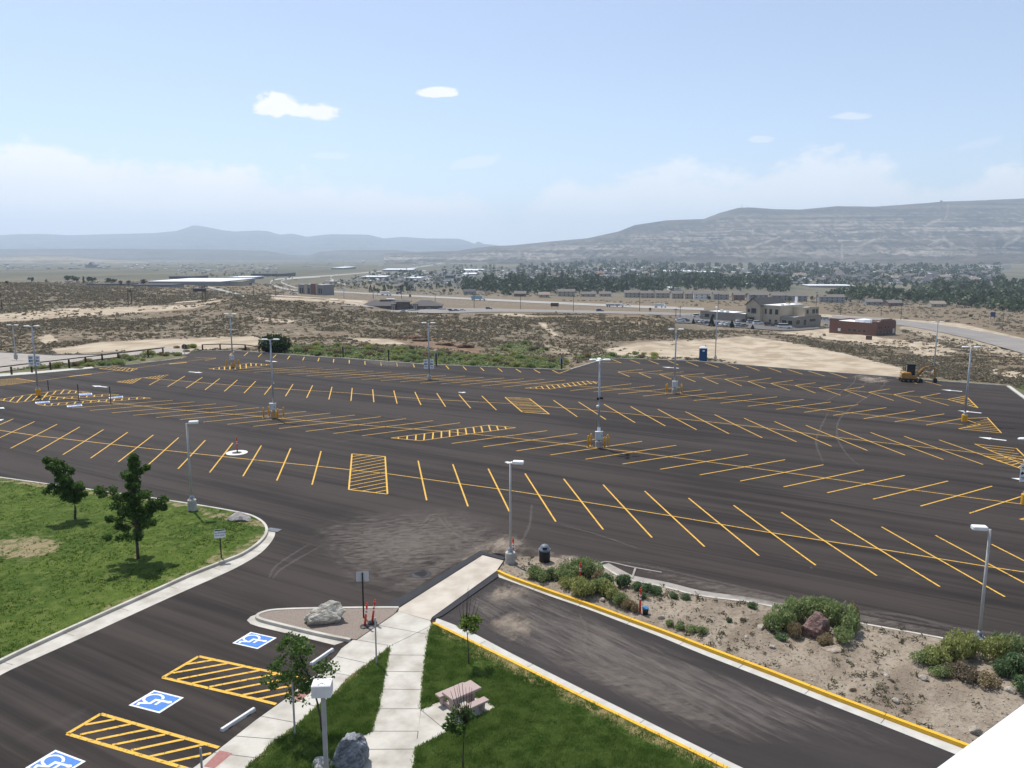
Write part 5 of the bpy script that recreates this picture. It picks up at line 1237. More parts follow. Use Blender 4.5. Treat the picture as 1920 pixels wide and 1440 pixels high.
# ------------------------------------------------------------------ building corner of the roof the photo was taken from
ROOFW = simple('white_roof_cap', (.72, .72, .71), (.66, .66, .65), 1.2, .6, detail=8)
zc = 16.7; a = P(1757, 1440, zc); c = P(1920, 1320, zc); d = (c - a).normalized()
A_ = a - d * 1.2; C_ = c + d * 6.0; n_ = Vector((d.y, -d.x, 0))
t = thing('parapet', 'white metal-capped parapet of the building the view is taken from', 'parapet', (A_.x, A_.y, 0), 0)
rel = lambda p: (p.x - A_.x, p.y - A_.y)
MB().prism([rel(A_), rel(C_), rel(C_ + n_ * 1.2), rel(A_ + n_ * 1.2)], zc - .12, zc).build('cap', ROOFW, t)
MB().prism([rel(A_ + n_ * .15), rel(C_ + n_ * .15), rel(C_ + n_ * 1.1), rel(A_ + n_ * 1.1)], -.5, zc - .1202).build('wall', simple('building_wall', (.42, .36, .29), (.36, .31, .25), 2, .9), t)
# ------------------------------------------------------------------ mini excavator
q = P(1707, 716); s0 = .068
t = thing('excavator', 'small yellow and black tracked excavator parked by the back kerb', 'excavator', (q.x, q.y + .3, 0), -.25)
EY = simple('excavator_yellow', (.40, .21, .06), (.30, .15, .04), 4, .5, objc=True); GLS = simple('dark_glass', (.02, .03, .035), (.03, .045, .05), 3, .12, spec=.5)
for sy in (-.62, .62):
    M = MB(); pr = [(-1.3, .25), (-1.15, .02), (1.15, .02), (1.3, .25), (1.15, .46), (-1.15, .46)]
    M.add([(x, sy + dy, z) for dy in (-.17, .17) for x, z in pr], [tuple(range(6)), tuple(range(11, 5, -1))] + [(i, 6 + i, 6 + (i + 1) % 6, (i + 1) % 6) for i in range(6)]); tr = M.build('track', BLACK, t)
    M = MB()
    for x in (-.9, -.3, .3, .9): M.tube([(x, sy - .19, .24), (x, sy + .19, .24)], .13, 10)
    M.build('roller', simple('worn_steel', (.14, .13, .12)), tr)
MB().box(0, 0, .42, 1.0, 1.0, .25).build('undercarriage', BLACK, t); MB().box(1.45, 0, .28, .1, 1.6, .42).build('dozer_blade', BLACK, t)
M = MB().bev(-.55, 0, .95, 1.25, 1.45, .85, .12); M.bev(.35, -.42, .72, .8, .55, .4, .06); M.build('counterweight', EY, t)
cb = MB(); cb.bev(.05, .25, 1.62, 1.0, .95, 1.55, .08).build('cab', GLS, t)
M = MB()
for x in (-.45, .55):
    for y in (-.24, .74): M.box(x, y, 1.62, .07, .07, 1.6)
M.box(.05, .25, 2.42, 1.12, 1.05, .08); M.build('cab_frame', simple('cab_black', (.03, .035, .035)), t)
M = MB()
M.tube([(.75, -.15, .75), (1.25, -.15, 1.5), (1.75, -.15, 2.1)], [.17, .16, .12], 6); M.tube([(1.75, -.15, 2.1), (2.4, -.15, 2.12), (3.1, -.15, 1.95)], [.12, .11, .10], 6); M.build('boom', EY, t)
st = MB().tube([(3.0, -.15, 2.15), (3.1, -.15, 1.2), (3.18, -.15, .6)], [.12, .13, .10], 6).build('stick', EY, t)
MB().tube([(.95, -.15, .8), (1.6, -.15, 1.6)], .06, 6).tube([(2.3, -.15, 2.2), (3.0, -.15, 2.28)], .05, 6).build('hydraulic_ram', BLACK, t)
M = MB(); pr = [(3.0, .62), (3.35, .62), (3.45, .25), (3.3, .02), (3.05, .05), (2.95, .3)]
M.add([(x, -.15 + dy, z) for dy in (-.3, .3) for x, z in pr], [tuple(range(6)), tuple(range(11, 5, -1))] + [(i, 6 + i, 6 + (i + 1) % 6, (i + 1) % 6) for i in range(6)]); M.build('bucket', BLACK, t)
MB().box(-1.17, .0, 1.0, .02, .4, .22).build('white_badge', SIGNW, t)
# ------------------------------------------------------------------ timber rail fence in two runs
def rail_fence(label, pts, posts, hgt, rail_t=.16):
    q0 = pts[0]; t = thing('rail_fence', label, 'fence', q0, 0, 'timber rail fences at the left of the lot')
    for i, (x, y, z) in enumerate(posts): MB().box(x - q0.x, y - q0.y, z - q0.z + hgt / 2 - .1, .2, .2, hgt + .2).build('post', WOOD, t)
    for a, c in zip(pts[:-1], pts[1:]):
        M = MB(); d = c - a; M.tube([a - q0 + Vector((0, 0, hgt - .06)), c - q0 + Vector((0, 0, hgt - .06))], .085, 4); M.build('rail', WOOD, t)
def fz(px, py): q = P(px, py, .08); return q
f1 = [fz(x, y) for x, y in ((-40, 707), (22, 702), (60, 698), (95, 693), (130, 688), (161, 683), (192, 676), (222, 675), (278, 669), (306, 664))]
rail_fence('dark timber rail fence running past the weeds at the left edge of the lot', [f1[0], f1[-1]], f1, 1.15)
f2 = [G(x, y) for x, y in ((380, 657), (413, 655.5), (460, 657), (486, 661))]
rail_fence('dark timber rail fence before the dirt track, ending at the round dark bush', f2, f2, 1.1)
# ================================================================== foliage helpers
def leaf_quads(C, s, rs, up=.0, asp=1.6):
    """one pointed leaf-like quad at each centre"""
    n = len(C); s = np.broadcast_to(np.asarray(s, float), (n,))[:, None]
    d = rs.normal(size=(n, 3)); d[:, 2] += up; d /= np.linalg.norm(d, axis=1)[:, None] + 1e-9
    e = rs.normal(size=(n, 3)); e -= (e * d).sum(1)[:, None] * d; e /= np.linalg.norm(e, axis=1)[:, None] + 1e-9
    f = np.cross(d, e)
    a = C - d * s * asp / 2; c = C + d * s * asp / 2; m = C + f * s * .12
    V = np.stack([a, m + e * s * .5, c, m - e * s * .5], 1)
    F = np.arange(n * 4).reshape(n, 4)
    return V.reshape(-1, 3), F
def clump(rs, c, r, n, squash=.8, shell=.35):
    d = rs.normal(size=(n, 3)); d /= np.linalg.norm(d, axis=1)[:, None]
    q = d * (shell + (1 - shell) * rs.rand(n, 1) ** .6) * r; q[:, 2] *= squash
    return q + np.asarray(c)
BARK = simple('bark', (.10, .075, .055), (.055, .042, .032), 8, .9, bump=.4, objc=True)
LEAFD = leafmat('tree_leaves', (0.0431, 0.0905, 0.0216), (0.0775, 0.1422, 0.0344), (0.1400, 0.2153, 0.0537), .45)
LEAFS = leafmat('sapling_leaves', (0.0450, 0.0975, 0.0210), (0.0825, 0.1500, 0.0300), (0.1500, 0.2250, 0.0525), .4)
LEAFY = leafmat('sapling_leaves_pale', (0.0910, 0.1560, 0.0260), (0.1560, 0.2210, 0.0390), (0.2340, 0.2860, 0.0650), .4)
def leafy_tree(name, label, bx, by, z0, clumps, leaf, leaves=(85, .13), cr=(.36, .6), trunk=.09, seed=1, lean=None, spread=1.1, twigs=None, cat='tree', fork=.35):
    rs = np.random.RandomState(seed); b0 = P(bx, by, z0); sc = b0.y / FOC / fw(by)
    t = thing(name, label, cat, b0)
    pts = []
    for cx, cy in clumps:
        q = at(cx, cy, b0.y); pts.append(Vector((q.x - b0.x, rs.uniform(-1, 1) * spread, q.z - b0.z)))
    top = max(pts, key=lambda p: p.z); top.y *= .2
    M = MB()
    ax = [Vector((0, 0, -.15))]
    for k in range(1, 7):
        f = k / 6; l = Vector(lean or (0, 0, 0)); q = Vector((0, 0, 0)).lerp(top, f); q.x = top.x * f ** 1.8 + l.x * math.sin(f * math.pi); ax.append(q)
    M.tube(ax, [trunk * (1 - .13 * k) for k in range(7)], 8)
    for p in pts:
        if p is top: continue
        zz = max(p.z - .55 * math.hypot(p.x, p.y) - .25, top.z * fork); f = min(max(zz / top.z, .05), .95)
        k = f * 6; i = int(k); s = ax[i].lerp(ax[min(i + 1, 6)], k - i) if i else ax[0].lerp(ax[1], k)
        mid = s.lerp(p, .5) + Vector((0, 0, .08)); M.tube([s, mid, p], [trunk * .38, trunk * .26, trunk * .12], 5)
    if twigs:
        for cx, cy in twigs:
            q = at(cx, cy, b0.y); p = Vector((q.x - b0.x, rs.uniform(-.2, .2), q.z - b0.z)); s = Vector((top.x * .9 + p.x * .15, 0, max(.3, min(p.z - .6, top.z * .8)))); M.tube([s, s.lerp(p, .55) + Vector((p.x * .12, 0, 0)), p], [.018, .013, .006], 4)
    M.build('trunk', BARK, t, True)
    Cs = []; S = []
    for p in pts:
        n = int(leaves[0] * rs.uniform(.6, 1.3)); r = rs.uniform(*cr); Cs.append(clump(rs, p, r, n, .75, .15)); S.append(rs.uniform(.7, 1.3, n) * leaves[1])
        m = Vector((p.x * .6, p.y * .6, p.z - .12)); n2 = int(n * (.6 if spread > .7 else .3)); Cs.append(clump(rs, m, r * 1.1, n2, .75, .1)); S.append(rs.uniform(.7, 1.3, n2) * leaves[1])
    if spread > .7:
        for k in range(14):
            f = fork + .08 + (.95 - fork) * k / 13; i = int(f * 6); q = ax[i].lerp(ax[min(i + 1, 6)], f * 6 - i); n = int(leaves[0] * .8); Cs.append(clump(rs, q, .28 + .34 * (1 - f), n, .9, .1)); S.append(rs.uniform(.7, 1.3, n) * leaves[1])
    V, F = leaf_quads(np.vstack(Cs), np.concatenate(S), rs)
    link('crown', mesh_np('crown', V, F, leaf), t); return t
leafy_tree('oak_tree', 'dark bushy young tree with a broken ragged crown, front one on the left lawn', 259, 1048, .12,
    [(250,857),(246,872),(252,885),(236,890),(230,900),(262,884),(266,902),(250,905),(281,917),(276,926),(203,909),(194,926),(212,934),(222,944),(300,941),(304,954),(297,968),(285,982),(214,968),(225,985),(209,1002),(230,1008),(262,1003),(246,948),(226,962),(272,958),(240,925),(257,930),(280,965),(240,975),(256,985),(290,952),(246,1000)], LEAFD, (210, .098), (.20, .36), .10, 3)
leafy_tree('oak_tree', 'dark wind-bent young tree leaning left, rear one on the left lawn', 140, 973, .12,
    [(88,862),(94,867),(101,872),(110,880),(116,892),(122,902),(128,884),(132,908),(120,914),(104,908),(97,916),(136,916),(150,907),(156,905),(144,921),(136,930),(160,925),(126,930),(120,924),(141,936),(108,900),(126,895),(130,922)], LEAFD, (190, .10), (.20, .36), .085, 5, lean=(.35, 0, 0), spread=.8)
leafy_tree('honey_locust_tree', 'leafy sapling with loose drooping foliage beside the white box lamp', 604, 1372, .1,
    [(546,1192),(536,1200),(526,1214),(560,1203),(574,1210),(530,1232),(550,1228),(566,1240),(543,1254),(560,1262),(577,1270),(592,1266),(604,1258),(600,1274),(500,1279),(511,1288),(522,1282),(536,1276),(551,1304),(545,1312),(571,1288),(588,1283),(618,1263),(515,1250),(555,1216)], LEAFS, (95, .075), (.20, .40), .045, 9, spread=.55, twigs=[(612,1262),(614,1255)], fork=.45)
leafy_tree('honey_locust_tree', 'thin sapling with a pale green tuft and bare twigs by the yellow drive kerb', 879, 1245, .1,
    [(866,1168),(873,1160),(882,1166),(893,1160),(890,1173),(872,1177),(897,1168)], LEAFY, (60, .09), (.16, .28), .035, 12, spread=.3, twigs=[(868,1118),(876,1106),(884,1112),(893,1122),(900,1130),(860,1135),(879,1100)])
leafy_tree('honey_locust_tree', 'thin sapling with green tuft and bare twigs in front of the picnic table', 868, 1442, .1,
    [(846,1347),(855,1336),(874,1334),(866,1353),(840,1357),(880,1348),(851,1364),(861,1362),(872,1344)], LEAFS, (75, .075), (.16, .27), .032, 14, spread=.35, twigs=[(845,1292),(850,1288),(860,1280),(866,1276),(874,1283),(880,1290),(885,1286),(856,1292)])
# ------------------------------------------------------------------ bushes
def bush_mesh(seed, n, leaf, s=.10, up=1.2):
    rs = np.random.RandomState(seed); cs = []; k = 9
    for i in range(k):
        a = rs.uniform(0, 6.28); r = rs.uniform(.0, .62); c = np.array([math.cos(a) * r, math.sin(a) * r, rs.uniform(.45, .62)])
        q = clump(rs, c, rs.uniform(.32, .46), n // k, .95, .5); cs.append(q)
    C = np.vstack(cs); C = C[C[:, 2] > .02]
    V, F = leaf_quads(C, rs.uniform(.7, 1.4, len(C)) * s, rs, up, 2.4)
    V[:, 2] = np.maximum(V[:, 2], -.02); return mesh_np('foliage', V, F, leaf)
def stem_mesh(seed):
    rr = random.Random(seed); M = MB()
    for i in range(9):
        a = rr.uniform(0, 6.28); r = rr.uniform(.2, .6); M.tube([(0, 0, -.05), (math.cos(a) * r * .5, math.sin(a) * r * .5, .25), (math.cos(a) * r, math.sin(a) * r, .55)], [.03, .022, .01], 4)
    return M.mesh('stems', BARK)
BUSHC = {'g': leafmat('bush_green', (0.1046, 0.1701, 0.0576), (0.1963, 0.2616, 0.0942), (0.3271, 0.3925, 0.1570), .4, patchy=.35, psc=3.5), 'y': leafmat('bush_yellow_green', (0.1603, 0.1973, 0.0543), (0.2837, 0.3083, 0.0888), (0.4440, 0.4440, 0.1480), .4, patchy=.35, psc=3.5),
         'd': leafmat('bush_dark_green', (0.0630, 0.1125, 0.0495), (0.1013, 0.1575, 0.0675), (0.1575, 0.2138, 0.1013), .35, patchy=.35, psc=3.5), 't': leafmat('bush_dry_tan', (0.1800, 0.1425, 0.0750), (0.3000, 0.2325, 0.1275), (0.4200, 0.3300, 0.1950), .3), 'b': leafmat('bush_dry_brown', (0.1350, 0.1050, 0.0675), (0.2250, 0.1800, 0.1200), (0.3300, 0.2700, 0.1950), .3)}
BUSHM = {}
for k in BUSHC: BUSHM[k] = [bush_mesh(20 + 7 * i + ord(k), 1500, BUSHC[k], .062) for i in range(3)]
STEMS = [stem_mesh(i) for i in range(3)]
BL = {'g': 'green', 'y': 'yellow-green', 'd': 'dark green', 't': 'dry tan', 'b': 'dry brown'}
def bush(name, label, x, y, z, r, h, kind, seed, group, cat='bush'):
    rr = random.Random(seed * 13 + 5)
    t = thing(name, label, cat, (x, y, z), rr.uniform(0, 6.28), group); t.scale = (r, r * rr.uniform(.85, 1.1), h)
    o = link('foliage', BUSHM[kind][rr.randrange(3)], t); link('stems', STEMS[rr.randrange(3)], t); return t
BEDB = [(1000,1078,.55,.75,'g'),(1014,1084,.5,.7,'g'),(1033,1080,.6,.7,'g'),(1050,1084,.55,.75,'g'),(1063,1088,.6,.8,'g'),(1074,1076,.7,1.0,'g'),(1090,1074,.75,1.1,'g'),(1106,1078,.65,.95,'g'),(1121,1088,.42,.7,'t'),(1063,1098,.5,.7,'y'),
        (1084,1110,.65,.95,'y'),(1100,1114,.65,.95,'y'),(1116,1112,.62,.9,'g'),(1132,1114,.62,.9,'y'),(1140,1100,.6,.85,'d'),(1164,1100,.6,.8,'d'),(1150,1124,.5,.8,'y'),(1162,1132,.45,.75,'g'),(1178,1138,.4,.6,'t'),(1190,1143,.32,.55,'t'),
        (1194,1108,.42,.5,'d'),(1214,1112,.45,.5,'d'),(1232,1113,.5,.55,'d'),(1204,1124,.35,.4,'d'),(1264,1118,.36,.35,'d'),(1287,1118,.36,.35,'d'),(1255,1169,.3,.35,'g'),(1276,1176,.3,.35,'g'),(1299,1181,.32,.35,'g'),(1317,1186,.38,.45,'g'),(1409,1137,.36,.4,'d'),
        (1447,1180,.6,.9,'g'),(1468,1176,.75,1.2,'g'),(1492,1166,.8,1.3,'g'),(1520,1160,.8,1.3,'g'),(1545,1164,.85,1.35,'g'),(1570,1176,.8,1.3,'g'),(1592,1190,.7,1.15,'g'),(1578,1206,.5,.75,'g'),(1490,1190,.36,.8,'t'),(1550,1206,.42,.5,'t'),(1596,1170,.35,1.3,'t'),(1462,1196,.4,.35,'d'),
        (1732,1240,.55,.6,'g'),(1757,1243,.65,.9,'y'),(1785,1235,.8,1.3,'y'),(1812,1226,.75,1.3,'y'),(1770,1262,.55,.5,'g'),(1800,1268,.6,.75,'b'),(1822,1275,.55,.7,'b'),(1850,1285,.6,.55,'t'),(1868,1232,.75,1.2,'y'),(1890,1232,.75,1.2,'g'),(1880,1262,.6,.8,'d'),(1905,1265,.8,1.1,'d'),(1915,1295,.6,.8,'d'),(1935,1240,.8,1.2,'g'),(1672,1283,.16,.2,'b'),(1598,1290,.16,.2,'b'),(1366,1166,.2,.25,'d'),(1395,1168,.18,.25,'b')]
for i, (bx, by, r, h, k) in enumerate(BEDB):
    q = P(bx, by, .22); w_ = 'the trash can' if bx < 1070 else 'the concrete apron' if bx < 1175 else 'the blue bucket' if bx < 1330 else 'the reddish boulder' if bx < 1650 else 'the right-hand lamp post'
    sz_ = 'low' if h < .6 else 'mid-height' if h < 1 else 'tall'
    bush('bush', f'{sz_} {BL[k]} bush in the planting bed near {w_}', q.x, q.y, bedz(q.x, q.y) - .05, r * 1.22, h * .98, k, i, f'{sz_} {BL[k]} bushes near {w_}')
# round dark bush at the back kerb
q = G(512, 662); t = thing('juniper_bush', 'big round dark green bush at the back kerb, left of centre', 'bush', (q.x, q.y + 1.5, q.z - .1), 0)
rs = np.random.RandomState(77); C = clump(rs, (0, 0, .9), 1.0, 2600, .95, .62); C = C[C[:, 2] > 0]; C *= np.array([2.65, 2.4, 1.65]); C *= (1 + .12 * rs.normal(size=(len(C), 1)))
V, F = leaf_quads(C, rs.uniform(.2, .36, len(C)), rs, .6, 1.6); link('foliage', mesh_np('foliage', V, F, leafmat('juniper_leaves', (0.0234, 0.0416, 0.0156), (0.0390, 0.0650, 0.0234), (0.0650, 0.0975, 0.0364), .25)), t); link('stems', STEMS[0], t)
# weeds and bushes along the back edge of the lot, one by one
rs = np.random.RandomState(5); cand = []
while len(cand) < 235:
    px_ = rs.uniform(-40, 1240); py_ = rs.uniform(640, 706)
    if rs.rand() > float(maskset(np.array([px_]), np.array([py_]), GREEN)[0]) ** 1.5: continue
    q = G(px_, py_)
    if q.y < np.interp(q.x / q.y, _EU, _EYv) + .9 and px_ > 345: continue
    if px_ < 345 and in_poly(np.array([px_]), np.array([py_]), op)[0]: continue
    cand.append((px_, py_, q))
for i, (px_, py_, q) in enumerate(cand):
    k = rs.choice(list('gyytgyb')) if px_ > 345 else rs.choice(list('ydtgy')); r = rs.uniform(.55, 1.25); w_ = 'behind the rail fence' if px_ < 345 else 'left of the paired arrow signs' if px_ < 800 else 'before the rocky gully' if px_ < 1060 else 'behind the angled white kerb'
    bush('bush', f'{BL[k]} weedy bush along the back edge, {w_}', q.x, q.y, q.z - .1, r, r * rs.uniform(.7, 1.0), k, 300 + i, f'{BL[k]} weedy bushes {w_}')
# ------------------------------------------------------------------ sagebrush: a cover nobody could count
def sagefield():
    rs = np.random.RandomState(9); N = 230000
    u = rs.uniform(-.86, .86, N); Y = np.exp(rs.uniform(math.log(106), math.log(950), N)); X = u * Y
    e = np.interp(u, _EU, _EYv); keep = Y > e + 1.2; X, Y, u = X[keep], Y[keep], u[keep]
    Z = T(X, Y); px_, py_ = project(X, Y, Z)
    s = maskset(px_, py_, SAND); tt = maskset(px_, py_, TAN); g = maskset(px_, py_, GREEN); d = maskset(px_, py_, DARK); rd = maskset(px_, py_, RED)
    cl = fbm(X / 14 + 5, Y / 14, 4)
    p = np.clip(.36 + (cl - .5) * 2.4, .03, 1) * .8; p = np.maximum(p, d * np.clip(.7 + (cl - .5) * 2.2, .12, 1)); p = np.maximum(p, g * .9); p *= np.clip(1 - 1.15 * s, 0, 1) * (1 - .6 * tt) * np.where(Y > 560, .5, 1) * (1 - .5 * rd)
    for ex in ([(1262,618),(1266,594),(1316,574),(1545,574),(1560,606),(1500,624),(1440,622)], [(1548,640),(1548,588),(1690,590),(1692,634),(1640,638)], [(1670,600),(1800,605),(1935,632),(1935,668),(1790,634),(1680,616)], [(690,584),(672,570),(1000,572),(1000,590),(800,589)], [(500,558),(600,540),(800,552),(1000,562),(1320,575),(1420,590),(1420,598),(1000,588),(800,580),(680,573),(600,561)], [(860,600),(860,555),(1600,560),(1600,566),(1000,562)], list(op)):
        p *= ~in_poly(px_, py_, ex)
    keep = rs.rand(len(X)) < p; X, Y, Z, g, d = X[keep], Y[keep], Z[keep], g[keep], d[keep]; n = len(X)
    size = (.34 + .42 * rs.rand(n) ** 1.7) * np.clip(Y / 190, .85, 4.0) ** .75
    K = 11
    dd = rs.normal(size=(n, K, 3)); dd[..., 2] = np.abs(dd[..., 2]); dd /= np.linalg.norm(dd, axis=2)[..., None]
    C = dd * (.45 + .5 * rs.rand(n, K, 1)); C[..., 2] *= .58
    C = C * size[:, None, None] + np.stack([X, Y, Z - .05], 1)[:, None]
    kind = np.where(g > .45, 1, np.where(rs.rand(n) < .22, 2, 0)); kind = np.where((kind == 1) & (rs.rand(n) < .25), 0, kind)
    V, F = leaf_quads(C.reshape(-1, 3), np.repeat(size, K) * .62, rs, .5, 1.25)
    mi = np.repeat(kind, K)
    mats = [leafmat('sagebrush_leaves', (.125, .108, .075), (.19, .162, .112), (.265, .228, .16), .3), BUSHC['g'], leafmat('dry_brush_leaves', (0.1600, 0.1280, 0.0800), (0.2640, 0.2160, 0.1360), (0.4000, 0.3280, 0.2160), .3)]
    me = mesh_np('sagebrush', V, F, mats, mi=mi); tag(link('sagebrush', me), 'sagebrush covering the desert slope behind the lot', None, None, 'stuff')
sagefield()
# ------------------------------------------------------------------ grass blades on the lawns
def turf(poly, n, h, w_, mat, seed, dryfn, z, zmax=None):
    rs = np.random.RandomState(seed); q = scatter_poly(poly, n, seed); q = q[(q[:, 1] > 22)]; px_, py_ = project(q[:, 0], q[:, 1], np.full(len(q), z))
    q = q[(px_ > -60) & (px_ < 1990) & (py_ < 1500)]; px_, py_ = project(q[:, 0], q[:, 1], np.full(len(q), z))
    d = dryfn(px_, py_); q = q[rs.rand(len(q)) > d * .75]; n = len(q)
    q = q + 0
    K = 6; cl = (.35 + 1.1 * fbm(q[:, 0] * 1.3, q[:, 1] * 1.3, 3)) * rs.uniform(.6, 1.25, n)
    a = rs.uniform(0, 6.28, (n, K)); lean = rs.uniform(.1, .9, (n, K)); hh = h * cl[:, None] * rs.uniform(.6, 1.2, (n, K))
    bx = q[:, 0:1] + rs.normal(0, .05, (n, K)); by = q[:, 1:2] + rs.normal(0, .05, (n, K))
    zz = np.full_like(bx, z - .02)
    tx = bx + np.cos(a) * lean * hh; ty = by + np.sin(a) * lean * hh; tz_ = zz + hh
    sx, sy = -np.sin(a) * w_, np.cos(a) * w_
    V = np.stack([np.stack([bx - sx, by - sy, zz], -1), np.stack([bx + sx, by + sy, zz], -1), np.stack([tx, ty, tz_], -1)], 2).reshape(-1, 3)
    F = np.arange(n * K * 3).reshape(-1, 3); return V, F
GB = leafmat('grass_blades_deep', (.052, .115, .016), (.095, .18, .03), (.17, .22, .06), .45, patchy=.5, psc=1.6); GBL = leafmat('grass_blades', (0.0394, 0.0836, 0.0098), (0.0738, 0.1279, 0.0177), (0.1378, 0.1771, 0.0492), .4)
for poly, n, h, w_, m_, sd, fn, z, lab in ((polyA, 42000, .085, .022, GBL, 1, dryA, .125, 'mown grass on the left lawn'), (polyB, 17000, .125, .018, GB, 2, dryB, .10, 'thick grass between the two pavements'), (polyC, 42000, .125, .018, GB, 3, dryC, .10, 'thick grass round the picnic table')):
    V, F = turf(poly, n, h, w_, m_, sd, fn, z); tag(link('grass', mesh_np('grass', V, F, m_)), lab, None, None, 'stuff')
# red sandstone ledge in the gully
for k, (x, y, s, lab) in enumerate(((765, 635, (3.4, 1.6, 1.0), 'dark red sandstone ledge behind the paired arrow signs, leftmost outcrop'), (790, 640, (2.2, 1.2, .8), 'broken red sandstone block just left of the arrow-sign lamp post'), (838, 648, (3.6, 1.5, .9), 'long dark red sandstone ledge right of the arrow-sign lamp post'), (872, 652, (3.0, 1.3, .8), 'low red sandstone ledge above the green weeds, rightmost outcrop'), (745, 634, (1.8, 1.0, .6), 'small red sandstone block at the left end of the outcrops'), (1076, 624, (1.0, .8, .7), 'pale orange boulder alone in the dark sagebrush gully'))):
    q = G(x, y); s = tuple(v * .72 for v in s); o = rock('rock_ledge', lab, (q.x, q.y, q.z + s[2] * .2), s, rockmat('sandstone_%d' % k, (.07, .042, .03), (.16, .10, .068), (.28, .195, .14), 1.2) if k != 5 else rockmat('pale_sandstone', (.30, .2, .13), (.5, .36, .25), (.55, .42, .31)), 80 + k, 1.3, sub=4, rz=.1 * k); o['category'] = 'rock'

# tiny dry weeds and twigs over the bed
rs = np.random.RandomState(31); q = scatter_poly(bedpoly, 900, 33); q = q[(q[:, 0] < 44)]; cl = fbm(q[:, 0] / 2.5, q[:, 1] / 2.5, 3); q = q[rs.rand(len(q)) < np.clip((cl - .35) * 3, .05, 1)]; n = len(q); K = 10
r_ = rs.uniform(.05, .2, (n, 1)); C = rs.normal(0, .5, (n, K, 3)) * r_[..., None]; C[..., 2] = np.abs(C[..., 2]) * .7; C += np.stack([q[:, 0], q[:, 1], bedz_np(q[:, 0], q[:, 1]) + .02], 1)[:, None]
V, F = leaf_quads(C.reshape(-1, 3), np.repeat(r_[:, 0], K) * .35, rs, .3, 3.5); tag(link('weeds', mesh_np('weeds', V, F, leafmat('dry_weed', (.10, .08, .05), (.17, .14, .09), (.13, .15, .07), .2))), 'dry weeds and twigs on the dirt of the planting bed', None, None, 'stuff')
# ================================================================== roads beyond the lot
RDG = simple('old_road_surface', (.25, .225, .20), (.20, .18, .16), .08, .9); RDP = simple('pale_highway_concrete', (.36, .335, .30), (.30, .28, .25), .06, .9); RDD = simple('dark_road_surface', (.13, .12, .115), (.10, .093, .09), .1, .85); DIRTR = simple('dirt_road', (.50, .42, .32), (.42, .345, .26), .1, .95)
def drape(name, up_, lo_, mat, off=.15, k=5):
    def dense(pl): return smooth_line([Vector((x, y)) for x, y in pl], k)
    a = [G(p.x, p.y, off) for p in dense(up_)]; c = [G(p.x, p.y, off) for p in dense(lo_)]
    n = len(a); m_ = [p.lerp(q, .5) for p, q in zip(a, c)]
    for p in m_: p.z = max(p.z, GZ(p.x, p.y) + off)
    vs = [tuple(p) for p in a] + [tuple(p) for p in m_] + [tuple(p) for p in c]
    fs = [(l * n + i, l * n + i + 1, (l + 1) * n + i + 1, (l + 1) * n + i) for l in (0, 1) for i in range(n - 1)]
    bm = MB().add(vs, [f[::-1] for f in fs]); o = bm.build(name, mat, smooth=True); tag(o, kind='structure'); return o
def band(name, pts, mat, off=.2): return drape(name, [(x, y - w_ / 2) for x, y, w_ in pts], [(x, y + w_ / 2) for x, y, w_ in pts], mat, off)
band('highway', [(606,546.5,2.2),(660,549,2.4),(720,552.5,2.6),(800,556.5,3),(900,561.5,3.4),(1000,566.5,3.8),(1100,571,4.2),(1200,575.5,4.4),(1320,580,4.5)], RDP, .25)
band('road', [(640,574,1.8),(700,576,2),(780,580,2.2),(860,581,6),(930,582,6),(1020,583.5,5),(1120,585.5,5),(1220,588,5),(1320,591,5),(1412,594,4.5)], RDG, .2)
drape('road', [(1560,592),(1640,596),(1700,601.5),(1780,612),(1850,624),(1960,645)], [(1560,597),(1640,604),(1700,612),(1780,627),(1850,644),(1960,676)], RDG, .2)
band('road', [(390,538.5,2),(412,543,4),(432,549,4.5),(458,556,4)], RDP, .2)
band('highway', [(560,546,2.5),(530,541,3),(512,535,3.2),(507,529,3),(520,524,2.4),(560,520.5,2),(620,517,1.8),(690,511,1.6),(760,504,1.4),(815,496,1.2),(850,488,1.0)], RDP, .3)
band('highway', [(562,541.5,2),(545,537,2.2),(530,531,2.4),(528,527,2),(545,523.2,1.8),(600,519.5,1.4)], RDP, .3)
band('road', [(655,536,2),(635,530,2.6),(622,524,2.4),(620,519,1.8),(632,515,1.4)], RDP, .3)
drape('road', [(789,507.5),(797,516),(805,528)], [(797,507),(808,516),(823,528)], RDP, .4)
band('dirt_road', [(500,553.5,1.6),(560,557,2),(620,561.5,3),(680,566,4)], DIRTR, .15)
band('dirt_road', [(330,568,1.6),(380,564,2),(410,560,1.6),(440,557,1.2)], DIRTR, .15)
drape('parking_area', [(1262,590+6),(1300,590),(1330,590),(1420,596),(1500,604),(1556,597),(1562,600)], [(1268,606),(1300,607.5),(1340,612),(1400,616),(1450,620),(1500,620),(1562,614)], RDD, .3)
drape('parking_area', [(730,583.0),(790,580.5),(830,580),(900,579.5),(940,580)], [(735,586.5),(790,588),(830,588.5),(900,586),(940,585.5)], RDG, .3)
